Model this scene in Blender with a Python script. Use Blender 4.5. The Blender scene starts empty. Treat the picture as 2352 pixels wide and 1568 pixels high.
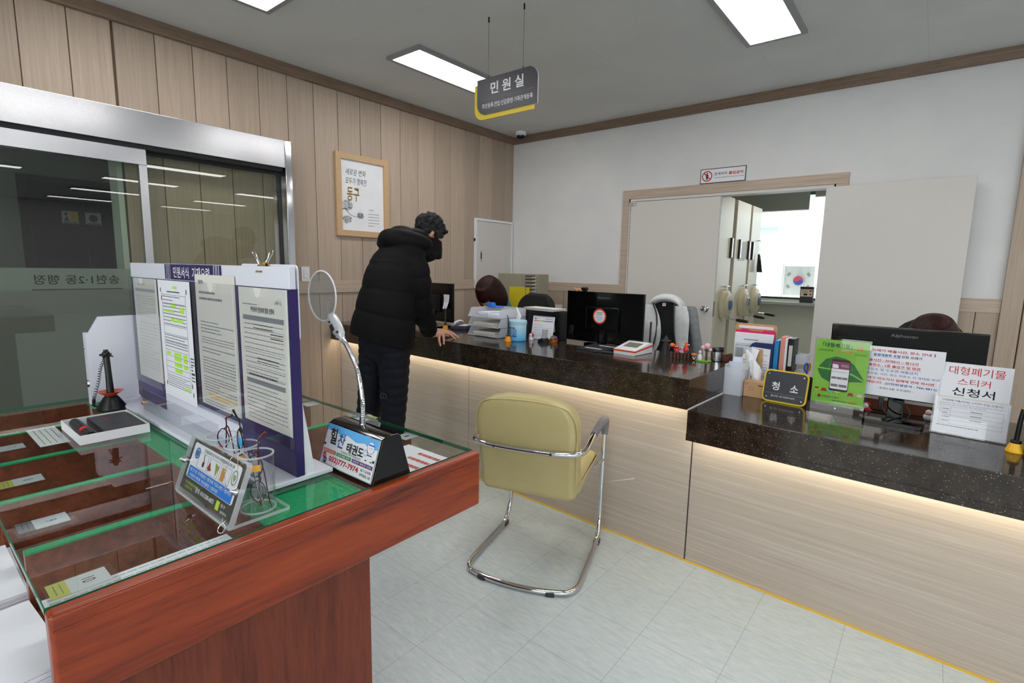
import bpy, bmesh, math, random
from mathutils import Vector, Matrix
random.seed(7)
SC = bpy.context.scene
COL = SC.collection
PI = math.pi

# ---------------------------------------------------------------- camera, world, exposure
YAW, PITCH, ROLL = -0.6811347, 0.14171421, 0.0189164
_f0 = Vector((math.sin(YAW), math.cos(YAW), 0)); _r0 = Vector((math.cos(YAW), -math.sin(YAW), 0)); _u0 = Vector((0, 0, 1))
_f = math.cos(PITCH)*_f0 - math.sin(PITCH)*_u0
_u = math.cos(PITCH)*_u0 + math.sin(PITCH)*_f0
_r = math.cos(ROLL)*_r0 + math.sin(ROLL)*_u
_u2 = math.cos(ROLL)*_u - math.sin(ROLL)*_r0
cam_data = bpy.data.cameras.new('camera')
cam = bpy.data.objects.new('camera', cam_data)
COL.objects.link(cam)
cam_data.sensor_width = 36.0
cam_data.lens = 18.185
cam_data.clip_start = 0.02
cam.matrix_world = Matrix(((_r.x, _u2.x, -_f.x, 0), (_r.y, _u2.y, -_f.y, 0), (_r.z, _u2.z, -_f.z, 1.44), (0, 0, 0, 1)))
SC.camera = cam
SC.view_settings.view_transform = 'Standard'
SC.view_settings.look = 'None'
SC.view_settings.gamma = 1.0
SC.view_settings.use_curve_mapping = False
SC.view_settings.exposure = 0.0
SC.cycles.transparent_max_bounces = 40
SC.cycles.max_bounces = 16
world = bpy.data.worlds.new('world'); SC.world = world
world.use_nodes = True
_bg = world.node_tree.nodes['Background']
_bg.inputs[0].default_value = (0.99, 0.99, 1.0, 1)
_bg.inputs[1].default_value = 4.6
PANEL_LIGHT = 12.5        # strength of the ceiling panel diffusers
STRIP_LIGHT = 21.0        # strength of the warm strip under the counter edge

# ---------------------------------------------------------------- materials
MATS = {}
def srgb(r, g, b):
    def c(x):
        x /= 255.0
        return x/12.92 if x <= 0.04045 else ((x+0.055)/1.055)**2.4
    return (c(r), c(g), c(b), 1)
def mat(name, col, rough=0.5, metal=0.0, spec=0.5, emit=None, strength=0, trans=0, ior=1.45, coat=0, sheen=0):
    if name in MATS: return MATS[name]
    m = bpy.data.materials.new(name); m.use_nodes = True
    b = m.node_tree.nodes['Principled BSDF']
    if len(col) == 3: col = srgb(*col)
    b.inputs['Base Color'].default_value = col
    b.inputs['Roughness'].default_value = rough
    b.inputs['Metallic'].default_value = metal
    b.inputs['Specular IOR Level'].default_value = spec
    b.inputs['IOR'].default_value = ior
    b.inputs['Transmission Weight'].default_value = trans
    b.inputs['Coat Weight'].default_value = coat
    if sheen:
        b.inputs['Sheen Weight'].default_value = sheen
    if emit:
        b.inputs['Emission Color'].default_value = srgb(*emit) if len(emit) == 3 else emit
        b.inputs['Emission Strength'].default_value = strength
    MATS[name] = m
    return m
class NT:
    def __init__(s, m):
        s.t = m.node_tree; s.b = s.t.nodes['Principled BSDF']
    def n(s, typ, **kw):
        x = s.t.nodes.new(typ)
        for k, v in kw.items():
            if k.startswith('_'): setattr(x, k[1:], v)
            else: x.inputs[k.replace('__', ' ')].default_value = v
        return x
    def l(s, a, b): s.t.links.new(a, b)
    def coords(s, scale=(1, 1, 1), rot=(0, 0, 0), kind='Object'):
        tc = s.n('ShaderNodeTexCoord'); mp = s.n('ShaderNodeMapping')
        mp.inputs['Scale'].default_value = scale; mp.inputs['Rotation'].default_value = rot
        s.l(tc.outputs[kind], mp.inputs['Vector']); return mp.outputs['Vector']
    def ramp(s, src, stops):
        r = s.n('ShaderNodeValToRGB'); e = r.color_ramp.elements
        while len(e) < len(stops): e.new(0.5)
        for i, (p, c) in enumerate(stops):
            e[i].position = p; e[i].color = srgb(*c) if len(c) == 3 else c
        s.l(src, r.inputs['Fac']); return r.outputs['Color']
    def mix(s, fac, a, b, blend='MIX'):
        m = s.n('ShaderNodeMix', _data_type='RGBA', _blend_type=blend)
        for v, i in ((fac, 0), (a, 6), (b, 7)):
            if hasattr(v, 'links'): s.l(v, m.inputs[i])
            else: m.inputs[i].default_value = v
        return m.outputs[2]
    def bump(s, h, strength=0.2, dist=0.01):
        b = s.n('ShaderNodeBump', Strength=strength, Distance=dist)
        s.l(h, b.inputs['Height']); s.l(b.outputs['Normal'], s.b.inputs['Normal'])
def wood(name, cols, grain=(1, 1, 1), rough=0.45, coat=0.0, scale=1.0, board=None, rings=0.5, bump=0.05):
    """grain: big numbers across the grain, small along it. board: (axis, pitch) varies the tone from board to board."""
    m = mat(name, cols[1], rough, coat=coat); t = NT(m)
    v = t.coords(tuple(g*scale for g in grain))
    n1 = t.n('ShaderNodeTexNoise', Scale=1.0, Detail=6.0, Roughness=0.62, Distortion=0.6)
    t.l(v, n1.inputs['Vector'])
    v2 = t.coords(tuple(g*scale*4.5 for g in grain))
    n2 = t.n('ShaderNodeTexNoise', Scale=1.0, Detail=4.0, Roughness=0.7)
    t.l(v2, n2.inputs['Vector'])
    mx = t.n('ShaderNodeMath', _operation='MULTIPLY_ADD'); mx.inputs[1].default_value = rings
    t.l(n2.outputs['Fac'], mx.inputs[0]); t.l(n1.outputs['Fac'], mx.inputs[2])
    sb = t.n('ShaderNodeMath', _operation='SUBTRACT'); sb.inputs[1].default_value = rings*0.5
    t.l(mx.outputs[0], sb.inputs[0])
    k = len(cols)
    c = t.ramp(sb.outputs[0], [(0.3+0.4*i/(k-1), cols[i]) for i in range(k)])
    if board:
        tc = t.n('ShaderNodeTexCoord'); sp = t.n('ShaderNodeSeparateXYZ'); t.l(tc.outputs['Object'], sp.inputs[0])
        d = t.n('ShaderNodeMath', _operation='MULTIPLY_ADD'); d.inputs[1].default_value = 1.0/board[1]; d.inputs[2].default_value = board[2]
        t.l(sp.outputs[board[0]], d.inputs[0])
        fl = t.n('ShaderNodeMath', _operation='FLOOR'); t.l(d.outputs[0], fl.inputs[0])
        wn = t.n('ShaderNodeTexWhiteNoise', _noise_dimensions='1D'); t.l(fl.outputs[0], wn.inputs['W'])
        vv = t.n('ShaderNodeMapRange'); vv.inputs[3].default_value = 0.90; vv.inputs[4].default_value = 1.08
        t.l(wn.outputs['Value'], vv.inputs[0])
        hs = t.n('ShaderNodeHueSaturation'); t.l(c, hs.inputs['Color']); t.l(vv.outputs[0], hs.inputs['Value']); c = hs.outputs['Color']
    t.l(c, t.b.inputs['Base Color'])
    if bump: t.bump(n2.outputs['Fac'], bump, 0.002)
    return m
def noisy(name, c1, c2, scale=8, rough=0.5, bump=0, spec=0.5, detail=3, metal=0, sheen=0, bscale=None, bdist=0.004):
    m = mat(name, c1, rough, metal, spec, sheen=sheen); t = NT(m)
    n = t.n('ShaderNodeTexNoise', Scale=scale, Detail=detail); t.l(t.coords(), n.inputs['Vector'])
    t.l(t.ramp(n.outputs['Fac'], [(0.35, c1), (0.65, c2)]), t.b.inputs['Base Color'])
    if bump:
        n2 = t.n('ShaderNodeTexNoise', Scale=bscale or scale*4, Detail=3.0); t.l(t.coords(), n2.inputs['Vector'])
        t.bump(n2.outputs['Fac'], bump, bdist)
    return m
def glass(name, tint=(0.96, 0.98, 0.97, 1), refl=1.0, rough=0.0):
    """Thin clear sheet: passes light straight on and mirrors by Fresnel."""
    if name in MATS: return MATS[name]
    m = bpy.data.materials.new(name); m.use_nodes = True; nt = m.node_tree
    nt.nodes.clear()
    out = nt.nodes.new('ShaderNodeOutputMaterial'); tr = nt.nodes.new('ShaderNodeBsdfTransparent')
    gl = nt.nodes.new('ShaderNodeBsdfGlossy'); gl.inputs['Roughness'].default_value = rough
    fr = nt.nodes.new('ShaderNodeFresnel'); fr.inputs['IOR'].default_value = 1.5
    ge = nt.nodes.new('ShaderNodeNewGeometry'); iv = nt.nodes.new('ShaderNodeMath'); iv.operation = 'MULTIPLY_ADD'
    iv.inputs[1].default_value = -refl; iv.inputs[2].default_value = refl; nt.links.new(ge.outputs['Backfacing'], iv.inputs[0])
    mu = nt.nodes.new('ShaderNodeMath'); mu.operation = 'MULTIPLY'; nt.links.new(iv.outputs[0], mu.inputs[1])
    mx = nt.nodes.new('ShaderNodeMixShader')
    tr.inputs['Color'].default_value = tint
    nt.links.new(fr.outputs[0], mu.inputs[0]); nt.links.new(mu.outputs[0], mx.inputs[0])
    nt.links.new(tr.outputs[0], mx.inputs[1]); nt.links.new(gl.outputs[0], mx.inputs[2]); nt.links.new(mx.outputs[0], out.inputs[0])
    MATS[name] = m
    return m
def film(name, col, alpha, rough=0.6):
    """Milky translucent sheet: part scattering, part clear."""
    if name in MATS: return MATS[name]
    m = bpy.data.materials.new(name); m.use_nodes = True; nt = m.node_tree
    nt.nodes.clear()
    out = nt.nodes.new('ShaderNodeOutputMaterial'); tr = nt.nodes.new('ShaderNodeBsdfTransparent')
    d = nt.nodes.new('ShaderNodeBsdfDiffuse'); tl = nt.nodes.new('ShaderNodeBsdfTranslucent')
    c = srgb(*col)
    d.inputs['Color'].default_value = c; tl.inputs['Color'].default_value = c
    a = nt.nodes.new('ShaderNodeMixShader'); a.inputs[0].default_value = 0.4
    b = nt.nodes.new('ShaderNodeMixShader'); b.inputs[0].default_value = alpha
    g = nt.nodes.new('ShaderNodeBsdfGlossy'); g.inputs['Roughness'].default_value = rough
    e = nt.nodes.new('ShaderNodeMixShader'); e.inputs[0].default_value = 0.04
    L = nt.links.new
    L(d.outputs[0], a.inputs[1]); L(tl.outputs[0], a.inputs[2]); L(tr.outputs[0], b.inputs[1]); L(a.outputs[0], b.inputs[2])
    L(b.outputs[0], e.inputs[1]); L(g.outputs[0], e.inputs[2]); L(e.outputs[0], out.inputs[0])
    MATS[name] = m
    return m

# ---------------------------------------------------------------- mesh helpers
def F(o, x=(1, 0, 0), y=(0, 0, 1)):
    x = Vector(x).normalized(); y = Vector(y); y = (y - x*y.dot(x)).normalized(); z = x.cross(y)
    return Matrix(((x.x, y.x, z.x, o[0]), (x.y, y.y, z.y, o[1]), (x.z, y.z, z.z, o[2]), (0, 0, 0, 1)))
def Tr(x, y, z): return Matrix.Translation((x, y, z))
def Rz(a): return Matrix.Rotation(a, 4, 'Z')
def Rx(a): return Matrix.Rotation(a, 4, 'X')
def Ry(a): return Matrix.Rotation(a, 4, 'Y')
def rrect(w, h, r, n=5, cx=0, cy=0, corners=(1, 1, 1, 1)):
    pts = []
    for k, (sx, sy) in enumerate(((1, 1), (-1, 1), (-1, -1), (1, -1))):
        rr = r*corners[k]
        ox, oy = cx+sx*(w/2-rr), cy+sy*(h/2-rr)
        if rr < 1e-6: pts.append((cx+sx*w/2, cy+sy*h/2)); continue
        for i in range(n+1):
            a = PI/2*k + PI/2*i/n
            pts.append((ox+rr*math.cos(a), oy+rr*math.sin(a)))
    return pts
def circ(r, n=24, cx=0, cy=0, ry=None):
    return [(cx+r*math.cos(2*PI*i/n), cy+(ry or r)*math.sin(2*PI*i/n)) for i in range(n)]
def smooth_path(pts, n=6, closed=False):
    P = [Vector(p) for p in pts]; out = []
    m = len(P); rng = range(m) if closed else range(m-1)
    for i in rng:
        p0 = P[i-1] if (closed or i > 0) else P[0]*2-P[1]
        p1 = P[i]; p2 = P[(i+1) % m]
        p3 = P[(i+2) % m] if (closed or i < m-2) else P[-1]*2-P[-2]
        for k in range(n):
            t = k/n
            out.append(0.5*((2*p1)+(p2-p0)*t+(2*p0-5*p1+4*p2-p3)*t*t+(3*p1-p0-3*p2+p3)*t**3))
    if not closed: out.append(P[-1])
    return out
def fillet(pts, r, n=5, closed=False):
    P = [Vector(p) for p in pts]; out = []
    m = len(P)
    for i in range(m):
        if not closed and i in (0, m-1): out.append(P[i]); continue
        p = P[i]; a = P[i-1]-p; b = P[(i+1) % m]-p
        d = min(r, a.length*0.49, b.length*0.49)
        A = p+a.normalized()*d; B = p+b.normalized()*d
        for k in range(n+1):
            t = k/n
            out.append(A*(1-t)**2+p*2*t*(1-t)+B*t*t)
    return out
class MB:
    def __init__(s): s.bm = bmesh.new(); s.m = 0; s.T = Matrix()
    def _fin(s, faces):
        for f in faces: f.material_index = s.m
    def poly(s, pts, faces, M=None):
        T = s.T @ M if M else s.T
        vs = [s.bm.verts.new(T @ Vector(p)) for p in pts]; fs = []
        for f in faces:
            try: fs.append(s.bm.faces.new([vs[i] for i in f]))
            except ValueError: pass
        s._fin(fs); return vs, fs
    def box(s, x0, x1, y0, y1, z0, z1, bev=0, seg=2, M=None):
        p = [(x, y, z) for z in (z0, z1) for y in (y0, y1) for x in (x0, x1)]
        v, f = s.poly(p, [(0, 2, 3, 1), (4, 5, 7, 6), (0, 1, 5, 4), (2, 6, 7, 3), (0, 4, 6, 2), (1, 3, 7, 5)], M)
        if bev:
            e = set(e for q in f for e in q.edges)
            r = bmesh.ops.bevel(s.bm, geom=list(e), offset=bev, segments=seg, profile=0.5, affect='EDGES')
            s._fin(r['faces'])
        return s
    def prism(s, pts, depth, M=None, z0=0.0, bev=0, seg=2):
        n = len(pts)
        p = [(x, y, z0) for x, y in pts]+[(x, y, z0+depth) for x, y in pts]
        f = [tuple(reversed(range(n))), tuple(range(n, 2*n))]+[(i, (i+1) % n, n+(i+1) % n, n+i) for i in range(n)]
        v, fs = s.poly(p, f, M)
        if bev:
            e = set(e for q in fs[:2] for e in q.edges)
            r = bmesh.ops.bevel(s.bm, geom=list(e), offset=bev, segments=seg, profile=0.5, affect='EDGES')
            s._fin(r['faces'])
        return s
    def flat(s, pts, M=None, z=0.0):
        s.poly([(x, y, z) for x, y in pts], [tuple(range(len(pts)))], M); return s
    def ring(s, outer, inner, depth, M=None, z0=0.0):
        n = len(outer)
        p = [(x, y, z0) for x, y in outer]+[(x, y, z0) for x, y in inner]+[(x, y, z0+depth) for x, y in outer]+[(x, y, z0+depth) for x, y in inner]
        f = []
        for i in range(n):
            j = (i+1) % n
            f += [(i, j, 2*n+j, 2*n+i), (n+j, n+i, 3*n+i, 3*n+j), (2*n+i, 2*n+j, 3*n+j, 3*n+i), (j, i, n+i, n+j)]
        s.poly(p, f, M); return s
    def loft(s, rings, closed_ends=True, M=None, loop=False):
        n = len(rings[0]); p = [q for r in rings for q in r]; f = []
        m = len(rings)
        for k in range(m if loop else m-1):
            a, b = k*n, ((k+1) % m)*n
            for i in range(n):
                j = (i+1) % n
                f.append((a+i, a+j, b+j, b+i))
        if closed_ends and not loop:
            f += [tuple(reversed(range(n))), tuple(range((m-1)*n, m*n))]
        s.poly(p, f, M); return s
    def tube(s, path, r, n=8, closed=False, M=None, flat=1.0, up=None):
        P = [Vector(p) for p in path]; m = len(P); rings = []
        T = []
        for i in range(m):
            if closed: t = P[(i+1) % m]-P[i-1]
            else: t = P[min(i+1, m-1)]-P[max(i-1, 0)]
            T.append(t.normalized() if t.length > 1e-9 else Vector((0, 0, 1)))
        nx = Vector(up) if up else (Vector((0, 0, 1)) if abs(T[0].z) < 0.9 else Vector((1, 0, 0)))
        nx = (nx - T[0]*nx.dot(T[0])).normalized()
        for i in range(m):
            nx = (nx - T[i]*nx.dot(T[i])).normalized(); ny = T[i].cross(nx)
            rr = r[i] if isinstance(r, (list, tuple)) else r
            rings.append([P[i]+(nx*math.cos(2*PI*k/n)*flat+ny*math.sin(2*PI*k/n))*rr for k in range(n)])
        return s.loft(rings, True, M, closed)
    def cyl(s, a, b, r, r2=None, n=16, M=None):
        return s.tube([a, b], [r, r if r2 is None else r2], n, M=M)
    def lathe(s, prof, n=24, M=None, sx=1, sy=1):
        rings = [[(max(r, 1e-5)*math.cos(2*PI*k/n)*sx, max(r, 1e-5)*math.sin(2*PI*k/n)*sy, z) for k in range(n)] for r, z in prof]
        return s.loft(rings, True, M)
    def hoop(s, prof, n=24, M=None):
        s.loft([[(r*math.cos(2*PI*k/n), r*math.sin(2*PI*k/n), z) for r, z in prof] for k in range(n)], False, M, True); return s
    def ball(s, c, r, M=None, u=16, v=10):
        r = (r, r, r) if not isinstance(r, (tuple, list)) else r
        T = Tr(*c) @ Matrix.Diagonal((r[0], r[1], r[2], 1))
        if M: T = M @ T
        b = bmesh.ops.create_uvsphere(s.bm, u_segments=u, v_segments=v, radius=1.0, matrix=s.T @ T)
        s._fin(set(f for q in b['verts'] for f in q.link_faces)); return s
    def build(s, name, mats, parent=None, smooth=35, M=None):
        me = bpy.data.meshes.new(name)
        bmesh.ops.recalc_face_normals(s.bm, faces=s.bm.faces[:])
        s.bm.to_mesh(me); s.bm.free()
        return link(name, me, mats, parent, smooth, M)
def link(name, me, mats, parent=None, smooth=35, M=None):
    for m in (mats if isinstance(mats, (list, tuple)) else [mats]): me.materials.append(m)
    if smooth:
        me.shade_smooth()
        me.set_sharp_from_angle(angle=math.radians(smooth))
    o = bpy.data.objects.new(name, me); COL.objects.link(o)
    if parent is not None: o.parent = parent
    if M is not None: o.matrix_local = M
    if 0 < smooth < 90:
        w = o.modifiers.new('weighted', 'WEIGHTED_NORMAL'); w.keep_sharp = True; w.weight = 60
    return o
def tag(o, label, cat, group=None, kind=None):
    o['label'] = label; o['category'] = cat
    if group: o['group'] = group
    if kind: o['kind'] = kind
    return o
def thing(name, label, cat, M=None, group=None):
    o = bpy.data.objects.new(name, None); COL.objects.link(o)
    o.empty_display_size = 0.05
    if M is not None: o.matrix_world = M
    return tag(o, label, cat, group)
def struct(o): o['kind'] = 'structure'; return o
_tc = {}
def glyphs(s, bold):
    k = (s, bold)
    if k not in _tc:
        cu = bpy.data.curves.new('text', 'FONT'); cu.body = s; cu.size = 1.0; cu.offset = bold; cu.resolution_u = 3
        o = bpy.data.objects.new('text', cu); COL.objects.link(o)
        bpy.context.view_layer.update()
        dg = bpy.context.evaluated_depsgraph_get()
        me = bpy.data.meshes.new_from_object(o.evaluated_get(dg))
        v = [(p.co.x, p.co.y) for p in me.vertices]; f = [tuple(p.vertices) for p in me.polygons]
        bpy.data.objects.remove(o); bpy.data.curves.remove(cu); bpy.data.meshes.remove(me)
        if not v: v = [(0, 0)]; f = []
        xs = [p[0] for p in v]; ys = [p[1] for p in v]
        _tc[k] = (v, f, min(xs), max(xs), min(ys), max(ys))
    return _tc[k]
def put_text(mb, items, M, z=0.0006, mirror=False):
    """items: (string, centre x, centre y, width, height or None, bold[, slant])"""
    for it in items:
        s, cx, cy, w, h = it[:5]; bold = it[5] if len(it) > 5 else 0.0; sl = it[6] if len(it) > 6 else 0.0
        v, f, x0, x1, y0, y1 = glyphs(s, bold)
        kx = w/max(x1-x0, 1e-6); ky = kx if h is None else h/max(y1-y0, 1e-6)
        sg = -1 if mirror else 1
        p = [(sg*((x-(x0+x1)/2)*kx+(y-(y0+y1)/2)*ky*sl)+cx, (y-(y0+y1)/2)*ky+cy, z) for x, y in v]
        mb.poly(p, f, M)
def text(parent, items, m, M, name='lettering', z=0.0006, mirror=False):
    mb = MB(); put_text(mb, items, M, z, mirror)
    me = bpy.data.meshes.new(name); mb.bm.to_mesh(me); mb.bm.free()
    return link(name, me, m, parent, 0)
def rows(mb, x0, x1, y0, y1, n, M, h=0.45, z=0.0005, seed=1, words=True):
    """rows of small print as dashes the length of words"""
    rd = random.Random(seed); h *= .72; dy = (y1-y0)/n
    for i in range(n):
        y = y1-dy*(i+0.5); x = x0; e = x1 if rd.random() > 0.25 else x0+(x1-x0)*rd.uniform(0.45, 0.95)
        while x < e:
            w = rd.uniform(0.025, 0.075)*(x1-x0) if words else e-x
            w = min(w, e-x)
            mb.flat([(x, y-dy*h/2), (x+w, y-dy*h/2), (x+w, y+dy*h/2), (x, y+dy*h/2)], M, z)
            x += w+0.012*(x1-x0)
def rect(mb, x0, x1, y0, y1, M, z=0.0004):
    mb.flat([(x0, y0), (x1, y0), (x1, y1), (x0, y1)], M, z)
def copy_thing(o, M, label, group=None):
    def cp(a, par):
        c = a.copy(); COL.objects.link(c)
        if par is not None: c.parent = par
        for ch in [x for x in COL.objects if x.parent == a]: cp(ch, c)
        return c
    c = cp(o, None); c.matrix_world = M; c['label'] = label
    if group: c['group'] = group
    return c

# ---------------------------------------------------------------- materials of the place
XL, YB, ZC = -4.05, 4.96, 2.955
m_wallwood = wood('beige oak wall laminate', [(166, 147, 131), (174, 156, 140), (183, 165, 149)], (90, 90, 2.0), 0.5, rings=.35, board=(1, 0.2195, -0.886))
m_railwood = wood('beige oak rail laminate', [(168, 149, 132), (180, 162, 146), (191, 174, 158)], (2.2, 2.2, 60), 0.5)
m_trimwood = wood('shade darkened oak trim', [(112, 92, 76), (126, 105, 88), (138, 117, 99)], (3, 3, 60), 0.5)  # crown trim: shade under the ceiling is put into the darker tone
m_groove = mat('dark panel groove', (104, 84, 70), 0.9)
m_white = noisy('white wall paint', (212, 212, 213), (218, 218, 218), 3, 0.75)
m_ceil = noisy('white ceiling board', (206, 206, 204), (212, 212, 210), 2, 0.85)
m_cream = mat('cream painted steel', (207, 203, 198), 0.45)
m_creamw = mat('pale green grey wall', (196, 198, 186), 0.7)
m_steel = noisy('brushed stainless steel', (196, 196, 202), (206, 206, 210), 3, 0.22, metal=1.0)
m_chrome = mat('chrome', (214, 214, 218), 0.09, 1.0)
m_black = mat('black plastic', (16, 16, 18), 0.35)
m_gloss = mat('glossy black plastic', (7, 7, 9), 0.07)
m_dgrey = mat('dark grey plastic', (52, 52, 58), 0.45)
m_whiteplastic = mat('white plastic', (226, 227, 232), 0.35)
m_paper = mat('white paper', (228, 230, 238), 0.75)
m_paperoff = mat('off white paper', (216, 214, 208), 0.8)
m_ink = mat('black ink', (24, 24, 28), 0.8)
m_greyink = mat('grey ink', (128, 130, 136), 0.8)
m_red = mat('red print', (196, 34, 44), 0.7)
m_blue = mat('blue print', (36, 52, 150), 0.7)
m_lglass = glass('clear glass')
m_acryl = glass('clear acrylic', (0.97, 0.975, 0.98, 1), 1.35)
m_skin = noisy('warm skin', (190, 140, 116), (202, 152, 128), 20, 0.55)

# floor: pale blue grey vinyl tiles
m_floor = mat('pale blue vinyl tile', (178, 188, 190), 0.34); _t = NT(m_floor)
_n = _t.n('ShaderNodeTexNoise', Scale=1.0, Detail=5.0, Roughness=0.65); _t.l(_t.coords((14, 60, 1), (0, 0, 0.5)), _n.inputs['Vector'])
_n2 = _t.n('ShaderNodeTexNoise', Scale=1.0, Detail=2.0); _t.l(_t.coords((24, 90, 1), (0, 0, 0.5)), _n2.inputs['Vector'])
_c = _t.ramp(_n.outputs['Fac'], [(0.3, (180, 191, 196)), (0.5, (193, 202, 205)), (0.7, (204, 210, 211))])
_k = _t.ramp(_n2.outputs['Fac'], [(0.66, (0, 0, 0)), (0.72, (255, 255, 255))])
_c = _t.mix(_k, _c, srgb(216, 212, 198))
_br = _t.n('ShaderNodeTexBrick', Scale=1.0); _br.offset = 0.0; _br.squash = 1.0
_br.inputs['Mortar Size'].default_value = 0.0009; _br.inputs['Brick Width'].default_value = 0.313; _br.inputs['Row Height'].default_value = 0.309
_br.inputs['Mortar Smooth'].default_value = 0.3
_mp = _t.n('ShaderNodeMapping'); _tc0 = _t.n('ShaderNodeTexCoord'); _mp.inputs['Location'].default_value = (1.397, -1.487, 0)
_t.l(_tc0.outputs['Object'], _mp.inputs['Vector']); _t.l(_mp.outputs[0], _br.inputs['Vector'])
_c = _t.mix(_br.outputs['Fac'], _c, srgb(140, 148, 152))
_t.l(_c, _t.b.inputs['Base Color'])

# ---------------------------------------------------------------- ceiling light panels
m_diff = mat('lit panel diffuser', (255, 255, 255), 0.5, emit=(1.0, 0.98, 0.955, 1), strength=PANEL_LIGHT)
m_lframe = mat('grey light frame', (150, 150, 154), 0.4, 0.2)
def panel_light(x, y0, y1, label, group=None, src=[None]):
    M = Tr(x, (y0+y1)/2, ZC)
    if src[0]: return copy_thing(src[0], M, label, group)
    L = y1-y0
    t = thing('ceiling_light', label, 'ceiling light', M, group)
    mb = MB(); mb.ring([(-.182, -L/2-.03), (.182, -L/2-.03), (.182, L/2+.03), (-.182, L/2+.03)], [(-.15, -L/2), (.15, -L/2), (.15, L/2), (-.15, L/2)], -.022)
    mb.build('light_frame', m_lframe, t)
    mb = MB(); mb.prism(rrect(.30, L, .015), -.016)
    mb.build('diffuser', m_diff, t, 0)
    src[0] = t; return t
panel_light(-3.115, 2.57, 3.82, 'long lit ceiling panel partly behind the hanging sign')
panel_light(-0.97, 2.59, 3.84, 'bright ceiling panel over the double door side of the counter')
panel_light(-3.13, 0.40, 1.65, 'bright ceiling panel above the stainless sliding door, only its tip showing')
for x in (-0.97, 2.0, 4.2, 6.6, 8.9):
    for y in ((-2.3, 0.45) if x < 0 else (-2.3, 0.5, 2.85, 5.25)):
        panel_light(x, y, y+1.25, 'long ceiling light panel in the office behind, seen only mirrored in the door glass', 'office ceiling panels mirrored in the door glass')

panel_light(-1.2, 5.9, 7.15, 'added ceiling panel brightening the records room, out of sight above its door')  # unseen lamp, added to brighten the shelving units
panel_light(-6.2, -1.6, -.35, 'added ceiling panel brightening the corridor, out of sight beyond the sliding door')  # unseen lamp, added to lift the dim corridor

# ---------------------------------------------------------------- room shell
mb = MB(); mb.box(-8.6, 10.3, -3.3, 8.2, -0.1, 0); struct(mb.build('floor', m_floor, None, 0))
m_ceil2 = m_ceil
_t = NT(m_ceil)
_br = _t.n('ShaderNodeTexBrick', Scale=1.0); _br.offset = 0.0
for _k, _v in (('Mortar Size', 0.0011), ('Brick Width', 0.92), ('Row Height', 1.83), ('Mortar Smooth', 0.4)): _br.inputs[_k].default_value = _v
_mp = _t.n('ShaderNodeMapping'); _tc0 = _t.n('ShaderNodeTexCoord'); _mp.inputs['Location'].default_value = (0.2, -0.4, 0)
_t.l(_tc0.outputs['Object'], _mp.inputs['Vector']); _t.l(_mp.outputs[0], _br.inputs['Vector'])
_old = _t.b.inputs['Base Color'].links[0].from_socket
_t.l(_t.mix(_br.outputs['Fac'], _old, srgb(184, 184, 182)), _t.b.inputs['Base Color'])
mb = MB(); mb.box(-8.6, 10.3, -3.3, 8.2, ZC, ZC+.1); struct(mb.build('ceiling', m_ceil, None, 0))

def boards(mb, lo, hi, z0, z1, plane, pitch, first, axis, t=.012, gap=.004):
    """upright boards with chamfered edges; plane is the wall face they sit on"""
    k = math.floor((lo-first)/pitch)
    while first+k*pitch < hi:
        a, b = max(lo, first+k*pitch+gap/2), min(hi, first+(k+1)*pitch-gap/2)
        if b-a > .012:
            if axis == 'y': mb.box(plane, plane+t, a, b, z0, z1, .003, 1)
            else: mb.box(a, b, plane-t, plane, z0, z1, .003, 1)
        k += 1
OY0, OY1, OZ = -0.75, 1.06, 2.14
mb = MB()
mb.m = 1
mb.box(XL-.15, XL-.012, -3.2, OY0, 0, ZC); mb.box(XL-.15, XL-.012, OY1, 5.1, 0, ZC); mb.box(XL-.15, XL-.012, OY0, OY1, OZ, ZC)
mb.m = 0
for a, b, c, d in ((-3.2, OY0, 0, ZC), (OY0, OY1, OZ, ZC), (OY1, YB, 0, ZC)):
    if c == 0:
        boards(mb, a, b, 0, 1.2, XL-.012, .2195, .1945, 'y'); boards(mb, a, b, 1.2, ZC, XL-.012, .2195, .1945, 'y')
    else: boards(mb, a, b, c, d, XL-.012, .2195, .1945, 'y')
struct(mb.build('wall_left', [m_wallwood, m_groove], None, 0))
mb = MB(); mb.box(XL, XL+.014, 2.1, YB, 1.197, 1.299, .003); struct(mb.build('trim_1', m_railwood))
mb = MB(); mb.box(XL, XL+.035, -3.2, YB, 2.876, ZC, .004); struct(mb.build('trim_2', m_trimwood))
DX0, DX1, DZ = -2.505, -0.70, 2.155
mb = MB()
mb.box(XL, DX0, YB, YB+.12, 0, ZC); mb.box(DX1, 1.0, YB, YB+.12, 0, ZC); mb.box(DX0, DX1, YB, YB+.12, DZ, ZC)
struct(mb.build('wall_back', m_white, None, 0))
mb = MB(); mb.box(XL+.035, 1.0, YB-.035, YB, 2.876, ZC, .004); struct(mb.build('trim_3', m_trimwood))
mb = MB()
for a, b in ((XL+.015, -2.58), (.14, .368)):
    mb.m = 1; mb.box(a, b, YB-.004, YB, 0, 1.195); mb.m = 0
    boards(mb, a, b, 0, 1.195, YB-.004, .2195, -3.93, 'x', .010)
struct(mb.build('trim_4', [m_wallwood, m_groove], None, 0))
mb = MB(); mb.box(XL+.015, -2.575, YB-.02, YB, 1.188, 1.284, .003); mb.box(.12, .368, YB-.02, YB, 1.188, 1.284, .003)
struct(mb.build('trim_5', m_railwood))
mb = MB(); mb.box(.368, .475, YB-.035, YB, 0, 2.876, .003)
mb.m = 1; mb.box(.475, 1.0, YB-.012, YB, 0, 2.876); mb.m = 0
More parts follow.
